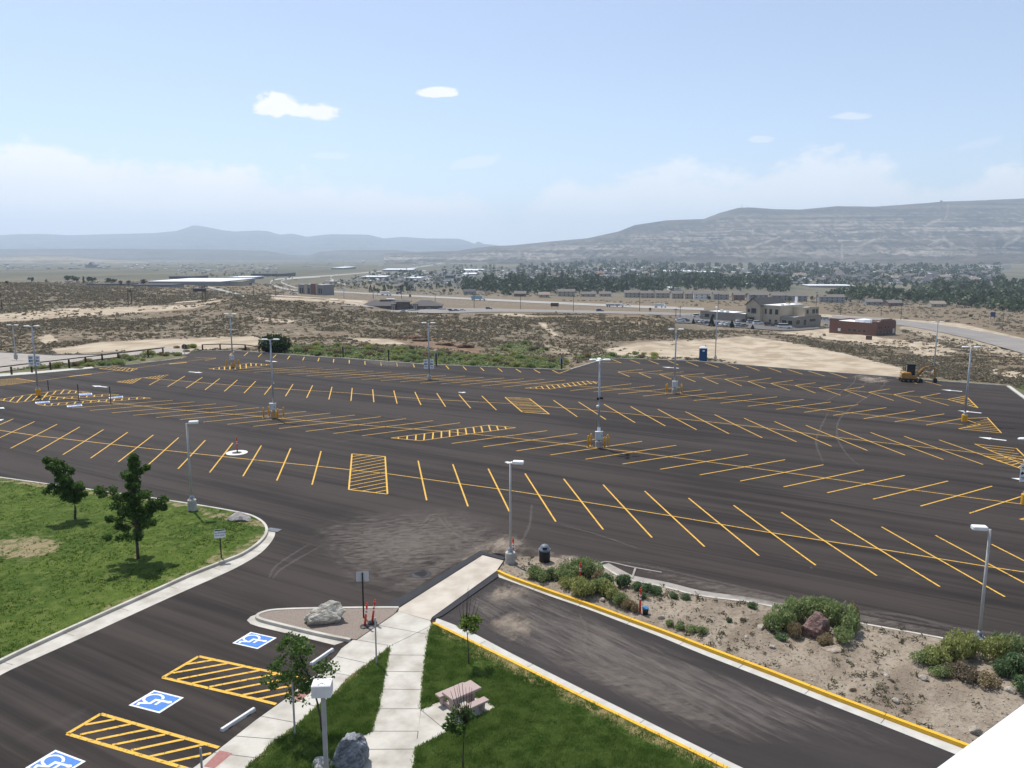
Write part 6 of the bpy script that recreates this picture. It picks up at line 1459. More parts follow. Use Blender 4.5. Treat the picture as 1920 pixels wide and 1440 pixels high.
# ================================================================== buildings
def frame_obj(name, label, cat, O, X1, group=None):
    """Empty at O; local +x runs towards X1, +y to the back"""
    return thing(name, label, cat, O, math.atan2(X1.y - O.y, X1.x - O.x), group)
DG_ = simple('window_glass', (.02, .025, .03), (.035, .04, .045), .4, .12, spec=.5, objc=True)
def window(par, x0, x1, z0, z1, y, axis='y', d=.06, fr=None, mat=None, name='window'):
    M = MB()
    if axis == 'y': M.bbox(x0, x1, y - d, y + d, z0, z1)
    else: M.bbox(y - d, y + d, x0, x1, z0, z1)
    o = M.build(name, mat or DG_, par)
    if fr:
        M = MB(); e = .12
        for a, c, e0, e1 in ((x0 - e, x1 + e, z0 - e, z0), (x0 - e, x1 + e, z1, z1 + e), (x0 - e, x0, z0, z1), (x1, x1 + e, z0, z1)):
            if axis == 'y': M.bbox(a, c, y - d * 1.5, y + d * 1.5, e0, e1)
            else: M.bbox(y - d * 1.5, y + d * 1.5, a, c, e0, e1)
        M.build('frame', fr, o)
    return o
# --- red-brown brick building
m, nt, out = nmat('brown_brick'); b = NB(nt); bt = b.n('ShaderNodeTexBrick'); b.set(bt.inputs['Vector'], b.mapped((1, 1, 1), (math.pi / 2, 0, 0), b.n('ShaderNodeTexCoord').outputs['Object']))
bt.inputs['Scale'].default_value = 2.2; bt.inputs['Color1'].default_value = (.13, .058, .044, 1); bt.inputs['Color2'].default_value = (.165, .075, .056, 1); bt.inputs['Mortar'].default_value = (.18, .13, .11, 1)
b.bsdf(out, bt.outputs[0], .85); BRICK = m
WROOF = simple('white_membrane_roof', (.80, .80, .79), (.72, .72, .71), .4, .7); STONE_ = simple('dark_stone_base', (.06, .055, .055), (.09, .082, .08), 2, .9)
zb = -17.0
def PL(px, py, z): return P(px, py, z)
A, B_, C_ = PL(1554.4, 624.2, zb), PL(1642.5, 632.3, zb), PL(1677, 628, zb)
t = frame_obj('brick_building', 'brown brick building with stepped parapet and white flat roof by the right-hand road', 'building', A, B_)
Lx = (B_ - A).length; Wy = (C_ - B_).length * .98; hh = 5.6
M = MB(); th = .3
M.bbox(0, Lx, 0, th, -2, hh); M.bbox(0, th, th, Wy, -2, hh + .1); M.bbox(0, Lx, Wy - th, Wy, -2, hh + .1); M.bbox(Lx - th, Lx, th, Wy - th, -2, hh + .6)
M.bbox(-.02, 4.2, -.03, th, hh - .02, hh + .75); M.bbox(Lx - 2.2, Lx + .03, -.03, th, hh - .02, hh + .8)
M.bbox(Lx - th, Lx + .03, Wy * .22, Wy * .78, hh + .55, hh + 1.5); M.bbox(Lx - th, Lx + .03, Wy * .78, Wy * .92, hh + .55, hh + 1.0)
M.build('wall', BRICK, t); MB().bbox(th, Lx - th, th, Wy - th, hh - .6, hh - .45).build('roof', WROOF, t)
MB().bbox(Lx * .42, Lx * .60, Wy * .3, Wy * .75, hh - .44, hh + .7).build('roof_hatch', WROOF, t); MB().bev(Lx * .68, Wy * .35, hh + .2, 2.4, 1.6, 1.3, .05).build('rooftop_unit', CABG, t)
for x in (6.8, 8.9, 11.2, 13.4, 15.6)[1:]: window(t, x, x + 1.25, 1.5, 2.6, 0, 'y', .05, simple('brick_trim', (.22, .14, .12)))
window(t, 4.1, 5.3, 1.2, 2.4, 0, 'y', .05, None, SIGNW, 'vent_louver')
MB().bbox(Lx, Lx + .12, .02, Wy - .02, -1, .9).build('stone_base', STONE_, t)
for k in range(4): window(t, 1.0 + k * 2.6, 2.1 + k * 2.6, .95, 2.7, Lx, 'x', .08, simple('brick_trim2', (.20, .12, .10)))
d_ = window(t, Wy - 2.4, Wy - 1.0, 0, 2.9, Lx, 'x', .1, None, simple('pale_door', (.55, .52, .45)), 'door'); MB().bbox(Lx + .1, Lx + .16, Wy - 1.3, Wy - 1.2, 1.1, 1.4).build('handle', BLACK, d_)
M = MB()
for y in (1.6, 3.2, 6.2, 8.5): M.bbox(Lx, Lx + .3, y, y + .35, 3.6, 4.0)
M.build('wall_lamp', BLACK, t)
q = G(1629, 637); t = thing('monument_sign', 'low brick monument sign on the dirt in front of the brick building', 'sign', q, -.5); MB().bbox(-1.1, 1.1, -.2, .2, -.3, 1.5).build('body', BRICK, t); MB().bbox(-.9, .9, -.23, -.202, .6, 1.3).build('sign_panel', STONE_, t)
# --- large tan stucco building
zt = -17.5; A, C_, D_ = PL(1314, 598.5, zt), PL(1486.6, 612.7, zt), PL(1536.6, 607.2, zt)
t = frame_obj('office_building', 'large two-storey tan stucco building with dark gabled roof and low wings', 'building', A, C_)
TAN1 = simple('tan_stucco', (.42, .36, .27), (.375, .32, .24), .5, .9); TAN2 = simple('grey_tan_stucco', (.27, .24, .20), (.24, .215, .18), .5, .9); ROOFD = simple('dark_shingle', (.045, .042, .045), (.065, .06, .062), 3, .9)
Lx = (C_ - A).length; Wy = (D_ - C_).length
def wallblock(x0, x1, y0, y1, h, mat, z0=-2, par=t, cap=True):
    M = MB(); th = .35
    M.bbox(x0, x1, y0, y0 + th, z0, h); M.bbox(x0, x1, y1 - th, y1, z0, h); M.bbox(x0, x0 + th, y0 + th, y1 - th, z0, h); M.bbox(x1 - th, x1, y0 + th, y1 - th, z0, h)
    M.build('wall', mat, par); MB().bbox(x0 + th, x1 - th, y0 + th, y1 - th, h - .7, h - .5).build('roof', WROOF, par)
f_ = Lx / 55.0
wallblock(0, 21.5 * f_, -.6, 15, 4.6, TAN2); wallblock(21.5 * f_, 30 * f_, -3.0, 13, 4.7, TAN2)
wallblock(30 * f_, 38 * f_, -1.2, 21, 9.4, TAN1); wallblock(38 * f_, 47.5 * f_, .2, 21, 9.3, TAN1); wallblock(18 * f_, 29.9 * f_, 13.2, 23, 9.0, TAN1); wallblock(47.6 * f_, 55 * f_, .6, Wy, 4.5, TAN2); wallblock(47.6 * f_, 54 * f_, 11, 23.5, 8.6, TAN1, 4.0)
# gable bay
gx0, gx1, gz = 29.2 * f_, 37.6 * f_, 9.45; xm = (gx0 + gx1) / 2
M = MB(); M.add([(gx0, -1.6, -2), (gx1, -1.6, -2), (gx1, -1.6, gz), (xm, -1.6, gz + 3.0), (gx0, -1.6, gz), (gx0, -1.24, -2), (gx1, -1.24, -2), (gx1, -1.24, gz), (xm, -1.24, gz + 3.0), (gx0, -1.24, gz)], [(4, 3, 2, 1, 0)[::-1], (5, 6, 7, 8, 9)[::-1]] + [(i, 5 + i, 5 + (i + 1) % 5, (i + 1) % 5) for i in range(5)]); M.build('gable_wall', TAN1, t)
M = MB(); e = .7
for s, xa in ((-1, gx0 - e), (1, gx1 + e)):
    z_ = gz - .35
    pts = [(xm, -2.2, gz + 3.25), (xa, -2.2, z_), (xa, 20, z_), (xm, 20, gz + 3.25)]; lo = [(x, y, z - .3) for x, y, z in pts]
    M.add(pts + lo, [(0, 1, 2, 3) if s < 0 else (3, 2, 1, 0), (4, 5, 6, 7)] + [(i, (i + 1) % 4, 4 + (i + 1) % 4, 4 + i) for i in range(4)])
M.build('gable_roof', ROOFD, t)
MB().bbox(38.2 * f_, 47 * f_, .0, 20, 9.35, 9.55).build('roof_edge', WROOF, t)
for x0, x1, z0, z1, y in ((30.2, 31.6, 5.6, 7.2, -1.6), (32.4, 35.2, 5.2, 7.6, -1.6), (39.0, 40.0, 5.2, 7.6, .2), (41.6, 43.0, 5.2, 7.6, .2), (44.8, 46.4, 5.2, 7.6, .2), (41.6, 42.8, .9, 2.6, .2), (44.8, 46.2, .9, 2.6, .2), (3, 6, 1.4, 3.2, -.6), (7.5, 9.5, 1.4, 3.2, -.6), (48.6, 51, .8, 2.8, .6), (52, 54.2, .8, 2.8, .6), (23, 24.5, 5.6, 7.4, 13.2), (27, 28.5, 5.6, 7.4, 13.2)): window(t, x0 * f_, x1 * f_, z0, z1, y, 'y', .05, TAN2 if z0 > 4 else TAN1)
for y0, y1, z0, z1 in ((2.5, 5.5, .9, 2.9), (9, 11.2, .2, 2.9), (14, 19, 1.6, 2.9)): window(t, y0, y1, z0, z1, Lx, 'x', .05, TAN1)
for y0, y1 in ((12.5, 14.2), (17.5, 19.8), (20.6, 22.4)): window(t, y0, y1, 5.4, 7.4, 54 * f_, 'x', .05, TAN2)
MB().bbox(31 * f_, 34.4 * f_, -2.9, -1.6, 2.9, 3.3).build('entrance_canopy', ROOFD, t); window(t, 31.4 * f_, 34 * f_, 0, 2.8, -1.6, 'y', .05, None, BLACK, 'door')
for x, y, z, s in ((8, 7, 4.3, 1.6), (14, 4, 4.3, 1.2), (44, 12, 9.2, 1.6), (46, 4, 9.2, 1.2)): MB().bev(x * f_, y, z + .4, s, s, .9, .05).build('rooftop_unit', CABG, t)
MB().bbox(45 * f_, 46 * f_, 16, 17, 9, 13.2).build('white_flue', LAMPW, t)
# --- dark clinic with hip roofs
q0, q1 = G(676, 582), G(826, 581.5); zc_ = min(q0.z, q1.z) - .3; q0 = PL(676, 583.5, zc_); q1 = PL(826, 583.5, zc_)
t = frame_obj('clinic_building', 'long low dark stone building with hipped grey roof and raised entrance in mid-distance', 'building', q0, q1)
Lx = (q1 - q0).length; DARKW = simple('dark_stone_wall', (.075, .062, .052), (.12, .10, .085), .6, .9); GRR = simple('grey_shingle', (.115, .105, .10), (.09, .083, .08), 1.5, .9)
def hip(x0, x1, y0, y1, z0, rise, par, mat, ov=.9, name='roof', th=.3):
    x0 -= ov; x1 += ov; y0 -= ov; y1 += ov; ins = min((x1 - x0), (y1 - y0)) / 2
    r = [(x0 + ins, (y0 + y1) / 2, z0 + rise), (x1 - ins, (y0 + y1) / 2, z0 + rise)] if (x1 - x0) > (y1 - y0) else [((x0 + x1) / 2, y0 + ins, z0 + rise), ((x0 + x1) / 2, y1 - ins, z0 + rise)]
    v = [(x0, y0, z0), (x1, y0, z0), (x1, y1, z0), (x0, y1, z0)] + r + [(x0, y0, z0 - th), (x1, y0, z0 - th), (x1, y1, z0 - th), (x0, y1, z0 - th)]
    f = [(0, 1, 5, 4), (1, 2, 5), (2, 3, 4, 5), (3, 0, 4)] if (x1 - x0) > (y1 - y0) else [(0, 1, 4), (1, 2, 5, 4), (2, 3, 5), (3, 0, 4, 5)]
    return MB().add(v, f + [(9, 8, 7, 6)] + [(i, 6 + i, 6 + (i + 1) % 4, (i + 1) % 4) for i in range(4)]).build(name, mat, par)
for x0, x1, y0, y1, h in ((0, Lx * .60, 2, 18, 3.4), (Lx * .60, Lx, 1, 17, 3.4)):
    MB().bbox(x0, x1 - .01, y0, y1, -2.5, h).build('wall', DARKW, t); hip(x0, x1, y0, y1, h + .3, 3.6, t, GRR)
MB().bbox(Lx * .46, Lx * .60, -1, 9, -2.5, 6.4).build('entrance_tower', DARKW, t); hip(Lx * .46, Lx * .60, -1, 9, 6.7, 1.2, t, GRR, 1.6, 'entrance_roof')
for xa in (.385, .66): MB().bbox(Lx * xa, Lx * (xa + .055), -.6, 3, -2.5, 5.0).build('window_bay', DARKW, t); window(t, Lx * xa + .4, Lx * xa + 1.1, .4, 4.4, -.6, 'y', .05, None, simple('pale_pane', (.4, .38, .35))); window(t, Lx * xa + 1.8, Lx * xa + 2.5, .4, 4.4, -.6, 'y', .05, None, simple('pale_pane2', (.4, .38, .35)))
for k in range(9):
    x = 2 + k * 2.3
    if x < Lx * .36: window(t, x, x + 1.1, .9, 2.5, 2, 'y', .05)
for k in range(7):
    x = Lx * .75 + k * 2.1
    if x < Lx - 1.5: window(t, x, x + 1.1, .9, 2.5, 1, 'y', .05)
MB().bbox(Lx * .22, Lx * .36, 8, 14, 3, 7.6).build('roof_screen', DARKW, t); MB().bbox(Lx * .30, Lx * .40, 9, 13, 7.6, 8.2).build('white_roof_unit', LAMPW, t)
# --- grey modern block by the highway
q0, q1 = G(560, 552), G(606, 553.5); zc_ = min(q0.z, q1.z); q0, q1 = PL(560, 552, zc_), PL(606, 553.5, zc_)
t = frame_obj('commercial_building', 'grey flat-roofed block with a red panel beside the highway ramp', 'building', q0, q1); Lx = (q1 - q0).length; s_ = Lx / 22
GW = simple('grey_panel_wall', (.20, .20, .205), (.17, .17, .175), .5, .8)
MB().bbox(0, Lx, 0, 14, -3, 6.8 * s_).build('wall', GW, t); MB().bbox(-.2, Lx + .2, -.2, 14.2, 6.8 * s_, 7.0 * s_).build('roof', simple('grey_roof', (.35, .34, .33)), t)
MB().bbox(Lx * .52, Lx * .70, -.5, 4, -3, 7.6 * s_).build('red_panel', simple('dark_red_panel', (.16, .055, .045)), t); MB().bbox(Lx * .26, Lx * .36, -.4, 3, -3, 7.4 * s_).build('tan_pier', TAN1, t); MB().bbox(Lx * .72, Lx * .78, -.4, 3, -3, 7.2 * s_).build('tan_pier', TAN1, t)
for x in (.05, .14, .40, .82, .9): window(t, Lx * x, Lx * (x + .06), 1.0 * s_, 4.5 * s_, 0, 'y', .06)
# --- trailer, signs
q = G(374.5, 548.3); r_ = q.y / 1500
t = thing('trailer', 'small dark trailer standing alone in the tan field beside the left road', 'trailer', q, 0); MB().bbox(-11 * r_, 11 * r_, -1.3, 1.3, .6, 7.5 * r_).build('body', simple('dark_trailer', (.03, .03, .035)), t)
M = MB()
for x in (-7 * r_, 7 * r_): M.tube([(x, -1.35, .45), (x, 1.35, .45)], .45, 8)
M.build('wheels', BLACK, t); MB().bbox(-11.1 * r_, 11.1 * r_, -1.4, 1.4, 7.5 * r_, 8.0 * r_).build('roof', simple('trailer_roof', (.30, .30, .30)), t)
def board(label, px, py, w, h, top, mat, legs=2, name='roadside_sign'):
    q = G(px, py); r = q.y / 1500; zt_ = H - q.y * ratio(top) - q.z
    t = thing(name, label, 'sign', q, 0); MB().bbox(-w * r / 2, w * r / 2, -.1, .1, zt_ - h * r, zt_).build('sign_panel', mat, t)
    for k in range(legs): x = 0 if legs == 1 else (-.35 + .7 * k) * w * r; MB().box(x, .2, zt_ / 2 - .3, .25, .18, zt_ + .5).build('post', POLEW, t)
board('white billboard on a single pole by the highway', 645, 560, 8, 4.5, 541.5, simple('billboard_white', (.62, .65, .68)), 1); board('dark brown roadside sign beside the highway, seen from behind', 1040, 578, 15, 6.5, 568, simple('brown_sign', (.07, .035, .03)))
board('blue roadside sign on two legs in the dry grass at the far right', 1861, 599, 9, 9, 585, simple('blue_sign', (.03, .06, .16))); board('small brown sign beside the frontage road', 1219, 584.5, 4, 5, 577, simple('brown_sign2', (.14, .08, .055))); board('dark low sign in the dry field at the far right', 1820, 594, 7, 4, 590, simple('black_sign', (.05, .035, .03))); board('small brown sign by the highway guard rail', 769, 558, 4, 4, 552, simple('brown_sign3', (.12, .07, .05)))
# ================================================================== utility poles
for i, (x, by, ty, lab) in enumerate(((4,582,549,'leftmost wooden power pole on the dark sage hill'),(241,573,543,'left pole of the close pair on the dirt track'),(247.5,572.5,541,'right pole of the close pair on the dirt track'),(380,562,535,'left pole of the pair by the dark trailer'),(385.5,562,534,'right pole of the pair by the dark trailer'),(439,556,540,'power pole beside the pale left road'),(476,557,535,'power pole between the left road and the ramp'),(517,555.5,539,'power pole left of the grey block'),(531,553.5,535,'power pole touching the left cars of the grey block'),(700,560.5,538,'power pole behind the dark clinic roof, left'),(753,561,545,'power pole behind the clinic entrance'),(816,567,550,'power pole behind the right end of the clinic'),(889,577.5,552,'power pole in front of the blue semi truck'),(976,580.5,553,'power pole left of the dark brown roadside sign'),
    (1075,585,553,'power pole over the highway right of the brown sign'),(1199,583.5,550,'power pole right of the tanker truck'),(1267,596,578,'short pole at the corner of the tan building parking'),(1275,596,573,'taller pole at the corner of the tan building parking'),(1346,582,550,'power pole behind the low left wing of the tan building'),(1529.5,586,547,'power pole right of the tan building'),(1576,590,573,'short pole behind the brick building'),(1652,592,580,'small pole right of the brick building roof'),(1689,600,556,'tall power pole where the road passes the brick building'),(1879,619,577,'rightmost wooden power pole beside the road'))):
    q = G(x, by); h = up_z(q, ty) - q.z; r = max(.16, q.y * .00034)
    t = thing('utility_pole', lab, 'power pole', q, rnd.uniform(-.3, .3), 'wooden power poles'); MB().tube([(0, 0, -.5), (0, 0, h)], [r, r * .7], 6).build('pole', POLEW, t); MB().box(0, 0, h - .8, 2.6, .2, .2).build('crossarm', POLEW, t)
# ================================================================== vehicles
TYRE = simple('tyre_rubber', (.012, .012, .012)); RIM = simple('wheel_rim', (.35, .35, .36), None, 3, .4, .5); CGL = simple('car_glass', (.01, .012, .015), None, 3, .08, spec=.6); HLT = simple('car_headlight', (.7, .7, .7)); TLT = simple('car_taillight', (.35, .02, .02))
def carpaint(n, c):
    m, nt, out = nmat(n); x = NB(nt).bsdf(out, c, .35, 0, None, .5); x.inputs['Coat Weight'].default_value = .5; return m
PAINT = {'white': carpaint('white_car_paint', (.74, .74, .73)), 'silver': carpaint('silver_car_paint', (.42, .44, .46)), 'black': carpaint('black_car_paint', (.015, .016, .018)), 'dark grey': carpaint('grey_car_paint', (.06, .065, .07)), 'navy blue': carpaint('navy_car_paint', (.02, .035, .09)), 'dark red': carpaint('red_car_paint', (.10, .012, .012))}
BODY = {'sedan': (4.7, 1.8, [(-2.35, .35), (-2.35, .8), (-2.2, .95), (-1.5, 1.0), (1.0, .98), (2.1, .85), (2.35, .65), (2.35, .35)], [(-1.75, .98), (-1.1, 1.42), (.35, 1.44), (1.25, .97)]),
        'suv': (4.9, 1.95, [(-2.4, .4), (-2.42, .95), (-2.35, 1.1), (1.1, 1.1), (2.3, 1.0), (2.45, .75), (2.45, .4)], [(-2.3, 1.08), (-2.1, 1.78), (.3, 1.8), (1.2, 1.08)]),
        'van': (6.2, 2.05, [(-3.0, .45), (-3.05, 1.15), (-2.95, 1.25), (2.0, 1.22), (2.9, 1.05), (3.1, .8), (3.1, .45)], [(-2.95, 1.2), (-2.8, 2.1), (1.2, 2.12), (2.05, 1.2)]),
        'pickup': (5.6, 1.95, [(-2.8, .5), (-2.8, 1.1), (-.9, 1.12), (1.3, 1.12), (2.6, 1.05), (2.8, .8), (2.8, .5)], [(-.9, 1.1), (-.75, 1.8), (.75, 1.82), (1.45, 1.1)])}
def extr(M, prof, w0, w1, zt=None):
    n = len(prof); zs = [z for _, z in prof]; z0, z1 = min(zs), max(zs)
    def wd(z): return w0 + (w1 - w0) * (z - z0) / (z1 - z0)
    M.add([(x, -wd(z) / 2, z) for x, z in prof] + [(x, wd(z) / 2, z) for x, z in prof], [tuple(range(n)), tuple(range(2 * n - 1, n - 1, -1))] + [(i, n + i, n + (i + 1) % n, (i + 1) % n) for i in range(n)]); return M
CARP = {}
def car(kind, colour, label, pos, rz, group):
    key = (kind, colour)
    if key in CARP:
        t = copy_tree(CARP[key]); t.location = pos; t.rotation_euler = (0, 0, rz); t['label'] = label; t['group'] = group; return t
    L_, W_, bp, cp = BODY[kind]; t = thing({'sedan': 'parked_car', 'suv': 'parked_suv', 'van': 'parked_van', 'pickup': 'pickup_truck'}[kind], label, 'car' if kind != 'van' else 'van', pos, rz, group)
    M = extr(MB(), bp, W_, W_ * .94); M.build('body', PAINT[colour], t)
    g = extr(MB(), cp, W_ * .92, W_ * .74).build('windows', CGL, t)
    z1 = max(z for _, z in cp); xs = [x for x, z in cp if z > z1 - .05]
    MB().bev((min(xs) + max(xs)) / 2, 0, z1 + .02, max(xs) - min(xs) + .1, W_ * .76, .06, .02).build('roof', PAINT[colour], t)
    for x in (-L_ * .31, L_ * .31):
        for s in (-1, 1):
            wl = MB().tube([(x, s * (W_ / 2 - .2), .34), (x, s * (W_ / 2 + .02), .34)], .34, 14).build('wheel', TYRE, t); MB().tube([(x, s * (W_ / 2 + .0), .34), (x, s * (W_ / 2 + .035), .34)], .2, 10).build('rim', RIM, wl)
    for s in (-1, 1): MB().box(L_ / 2 - .02, s * W_ * .36, .74, .1, .3, .14).build('headlight', HLT, t); MB().box(-L_ / 2 + .02, s * W_ * .38, .85, .1, .22, .18).build('taillight', TLT, t)
    CARP[key] = t; return t
fa = math.atan2(C_.y - A.y, C_.x - A.x) if False else -.85
TB = 'cars parked at the tan building'
for x, y, k, c, a, lab in ((1275,604,'sedan','white',.2,'white sedan at the left end of the tan building parking'),(1284,603.5,'sedan','dark grey',.2,'dark grey sedan second from the left end of the tan building parking'),(1307,595.5,'suv','white',.1,'white suv in front of the low left wing of the tan building'),(1308,606.5,'sedan','black',.8,'black sedan left of the silver one in the front parking row'),(1315,607,'sedan','silver',.8,'silver sedan between two dark sedans, front row left'),(1323,608,'sedan','navy blue',.8,'navy sedan left of the bigger spruce'),(1345,610,'sedan','navy blue',.8,'navy sedan just right of the bigger spruce'),(1354,611,'sedan','white',.8,'white sedan between the two spruces'),(1363,612,'sedan','silver',.8,'silver sedan left of the smaller spruce'),
    (1383,612.5,'sedan','silver',.6,'silver sedan right of the smaller spruce'),(1394,614,'sedan','dark grey',.6,'dark grey sedan beside the dirt edge, right of the smaller spruce'),(1390,605,'pickup','white',.15,'white pickup at the tan building entrance'),(1400,606,'suv','black',.15,'black suv at the tan building entrance'),(1409,607.5,'suv','silver',.2,'silver suv behind the white one at the entrance'),(1421,609.5,'suv','white',.1,'white suv facing right under the two-storey front'),(1443,612.5,'suv','dark red',-.1,'dark red suv parked beside a dark pickup'),(1455,612.8,'pickup','dark grey',-.1,'dark grey pickup behind the white van'),(1471,616.5,'van','white',-.12,'long white passenger van at the right end of the parking'),(1540,600.5,'sedan','black',.2,'black sedan in the gap beside the brick building'),(1549,601.5,'suv','silver',.1,'silver suv right beside the brick building wall')):
    q = G(x, y, .32); car(k, c, lab, q, a, TB)
CB = 'cars parked at the dark clinic'
for x, y, k, c, a, lab in ((757,587,'sedan','silver',.2,'silver sedan at the left end of the clinic parking'),(769,586.5,'sedan','white',.2,'white sedan in front of the clinic entrance, left'),(777,586.4,'suv','white',.2,'white suv beside the black one before the clinic'),(785,586.5,'suv','black',.2,'black suv right of two white cars before the clinic'),(792,584,'sedan','dark grey',.3,'dark grey sedan close to the clinic wall'),(807,583.5,'suv','silver',.3,'silver suv close to the clinic right wing'),(823,585,'pickup','navy blue',.2,'navy pickup at the right corner of the clinic'),(832,585,'van','white',.2,'white van at the right corner of the clinic'),(845,585,'suv','black',.1,'black suv right of the white van'),(855,584.5,'sedan','dark grey',.1,'dark grey sedan right of the black suv'),(867,584,'sedan','white',.1,'white sedan at the right end of the clinic parking')):
    q = G(x, y, .32); car(k, c, lab, q, a, CB)
for x, y, k, c, lab in ((917,580.8,'suv','black','black suv alone on the clinic entrance road'),(1125,585.2,'suv','navy blue','navy suv driving on the frontage road'),(1177,574.6,'pickup','white','white pickup behind the tanker on the highway'),(410,541.5,'sedan','dark grey','dark car on the pale left road'),(548,552,'sedan','white','white car left of the grey block'),(553,553,'sedan','silver','silver car left of the grey block')):
    q = G(x, y, .25); car(k, c, lab, q, -.1, 'cars on the roads')
def truck(label, px, py, L_, hgt, boxm, tank=False, cabx=1, cabm='white', rz=-.1):
    q = G(px, py, .3); t = thing('box_truck' if not tank else 'tanker_truck', label, 'truck', q, rz)
    if tank: M = MB(); M.tube([(-L_ * .5, 0, 2.1), (-L_ * .02, 0, 2.1)], 1.15, 14); M.tube([(.0, 0, 2.1), (L_ * .28, 0, 2.1)], 1.15, 14); M.build('tank', boxm, t)
    else: MB().bev(-L_ * .12, 0, hgt / 2 + .6, L_ * .76, 2.5, hgt - 1.2, .08).build('cargo_box', boxm, t)
    c = extr(MB(), [(L_ * .30, .7), (L_ * .30, 3.0), (L_ * .40, 3.0), (L_ * .44, 2.0), (L_ * .5, 1.8), (L_ * .5, .7)], 2.4, 2.3).build('cab', PAINT[cabm], t); MB().box(L_ * .42, 0, 2.4, .5, 2.32, .7, 0).build('windshield', CGL, c)
    for x in (-.42, -.3, .12, .42):
        for s in (-1, 1): MB().tube([(L_ * x, s * .85, .5), (L_ * x, s * 1.25, .5)], .5, 10).build('wheel', TYRE, t)
truck('white box truck on the highway behind the clinic', 724, 554.2, 11, 4.0, PAINT['white']); truck('pale blue semi trailer with white cab on the highway', 897, 563.6, 13.5, 4.2, simple('pale_blue_box', (.22, .36, .46), (.2, .33, .42), 1)); truck('silver tanker truck on the highway above the gully', 1153, 576.2, 15, 3.4, simple('tank_silver', (.42, .45, .47), (.36, .39, .41), 1, .4, .4), True); truck('white motor coach on the highway right of the tanker', 1238, 577.6, 9.5, 3.4, PAINT['silver']); truck('dark dump truck on the highway in front of the houses', 750, 552.5, 8, 3.0, PAINT['dark grey'])
# spruces at the tan building
def spruce(label, px, py, top, wpx, seed):
    q = G(px, py, .1); h = up_z(q, top) - q.z; r = wpx / 2 * q.y / 1500; t = thing('spruce_tree', label, 'tree', q, 0); rs = np.random.RandomState(seed)
    MB().tube([(0, 0, -.2), (0, 0, h * .95)], [.14, .03], 6).build('trunk', BARK, t); n = 520; f = rs.rand(n) ** .7; a = rs.uniform(0, 6.28, n); rr = r * (1.02 - f) * (.55 + .45 * rs.rand(n)); C = np.stack([np.cos(a) * rr, np.sin(a) * rr, h * (.06 + .92 * f)], 1)
    V, F = leaf_quads(C, .22 + .35 * (1 - f), rs, -.2, 1.6); link('crown', mesh_np('crown', V, F, leafmat('spruce_needles', (.014, .028, .02), (.025, .045, .032), (.04, .065, .045), .05)), t)
spruce('bigger dark spruce in the front parking row of the tan building', 1334, 613, 592, 13, 1); spruce('smaller dark spruce in the front parking row of the tan building', 1372, 615, 600, 11, 2); spruce('small scruffy conifer at the left parking corner', 1300, 607, 597, 6, 3); spruce('tiny conifer on the dirt bank below the entrance', 1411, 617, 609, 6, 4)
# ================================================================== town trees
FL = [leafmat('town_leaves_dark', (0.0200, 0.0375, 0.0150), (0.0350, 0.0600, 0.0225), (0.0625, 0.0938, 0.0350), .15), leafmat('town_leaves_mid', (0.0360, 0.0600, 0.0216), (0.0600, 0.0900, 0.0312), (0.0960, 0.1260, 0.0480), .15), leafmat('town_leaves_olive', (0.0720, 0.0900, 0.0480), (0.1140, 0.1320, 0.0720), (0.1680, 0.1800, 0.1080), .15)]
def town_tree_proto(seed, shape, mi):
    rs = np.random.RandomState(seed); cs = []; ss = []
    n = 170
    if shape == 'round':
        for k in range(9):
            a = rs.uniform(0, 6.28); r = rs.uniform(.05, .30); c = (math.cos(a) * r, math.sin(a) * r, rs.uniform(.38, .82)); cs.append(clump(rs, c, rs.uniform(.14, .22), n // 7, .9, .4))
    elif shape == 'tall':
        for k in range(9):
            z = .2 + .75 * k / 8; r = .13 * (1 - abs(z - .5)) + .04; a = rs.uniform(0, 6.28); cs.append(clump(rs, (math.cos(a) * .05, math.sin(a) * .05, z), r, n // 8, 1.2, .3))
    else:
        f = rs.rand(n) ** .75; a = rs.uniform(0, 6.28, n); rr = .24 * (1.03 - f); cs.append(np.stack([np.cos(a) * rr, np.sin(a) * rr, .08 + .9 * f], 1))
    C = np.vstack(cs); V, F = leaf_quads(C, rs.uniform(.07, .13, len(C)), rs, .2, 1.3); cm = mesh_np('crown', V, F, FL[mi]); tm = MB().tube([(0, 0, -.05), (0, 0, .55)], [.025, .012], 5).mesh('trunk', BARK); return cm, tm
TP = {}
for i, (s, mi) in enumerate((('round', 0), ('round', 0), ('round', 1), ('round', 2), ('tall', 0), ('tall', 1), ('cone', 0), ('cone', 1), ('round', 1))): TP[i] = (s, mi, *town_tree_proto(40 + i, s, mi))
SHN = {'round': 'round', 'tall': 'slim upright', 'cone': 'conical'}; CLN = ['dark green', 'mid green', 'grey-olive']
def town_tree(px, py, hpx, i, place, group, single=None):
    q = G(px, py); h = hpx * q.y / 1500; s, mi, cm, tm = TP[i]; szw = 'large' if hpx > 17 else 'medium-size' if hpx > 10 else 'small'
    t = thing('tree', single or f'{szw} {CLN[mi]} {SHN[s]} tree {place}', 'tree', (q.x, q.y, q.z - .1), rnd.uniform(0, 6.28), group if single else f'{szw} {CLN[mi]} {SHN[s]} trees {place}'); w_ = rnd.uniform(.85, 1.25); t.scale = (h * w_, h * w_, h)
    link('crown', cm, t); link('trunk', tm, t)
rs = np.random.RandomState(21)
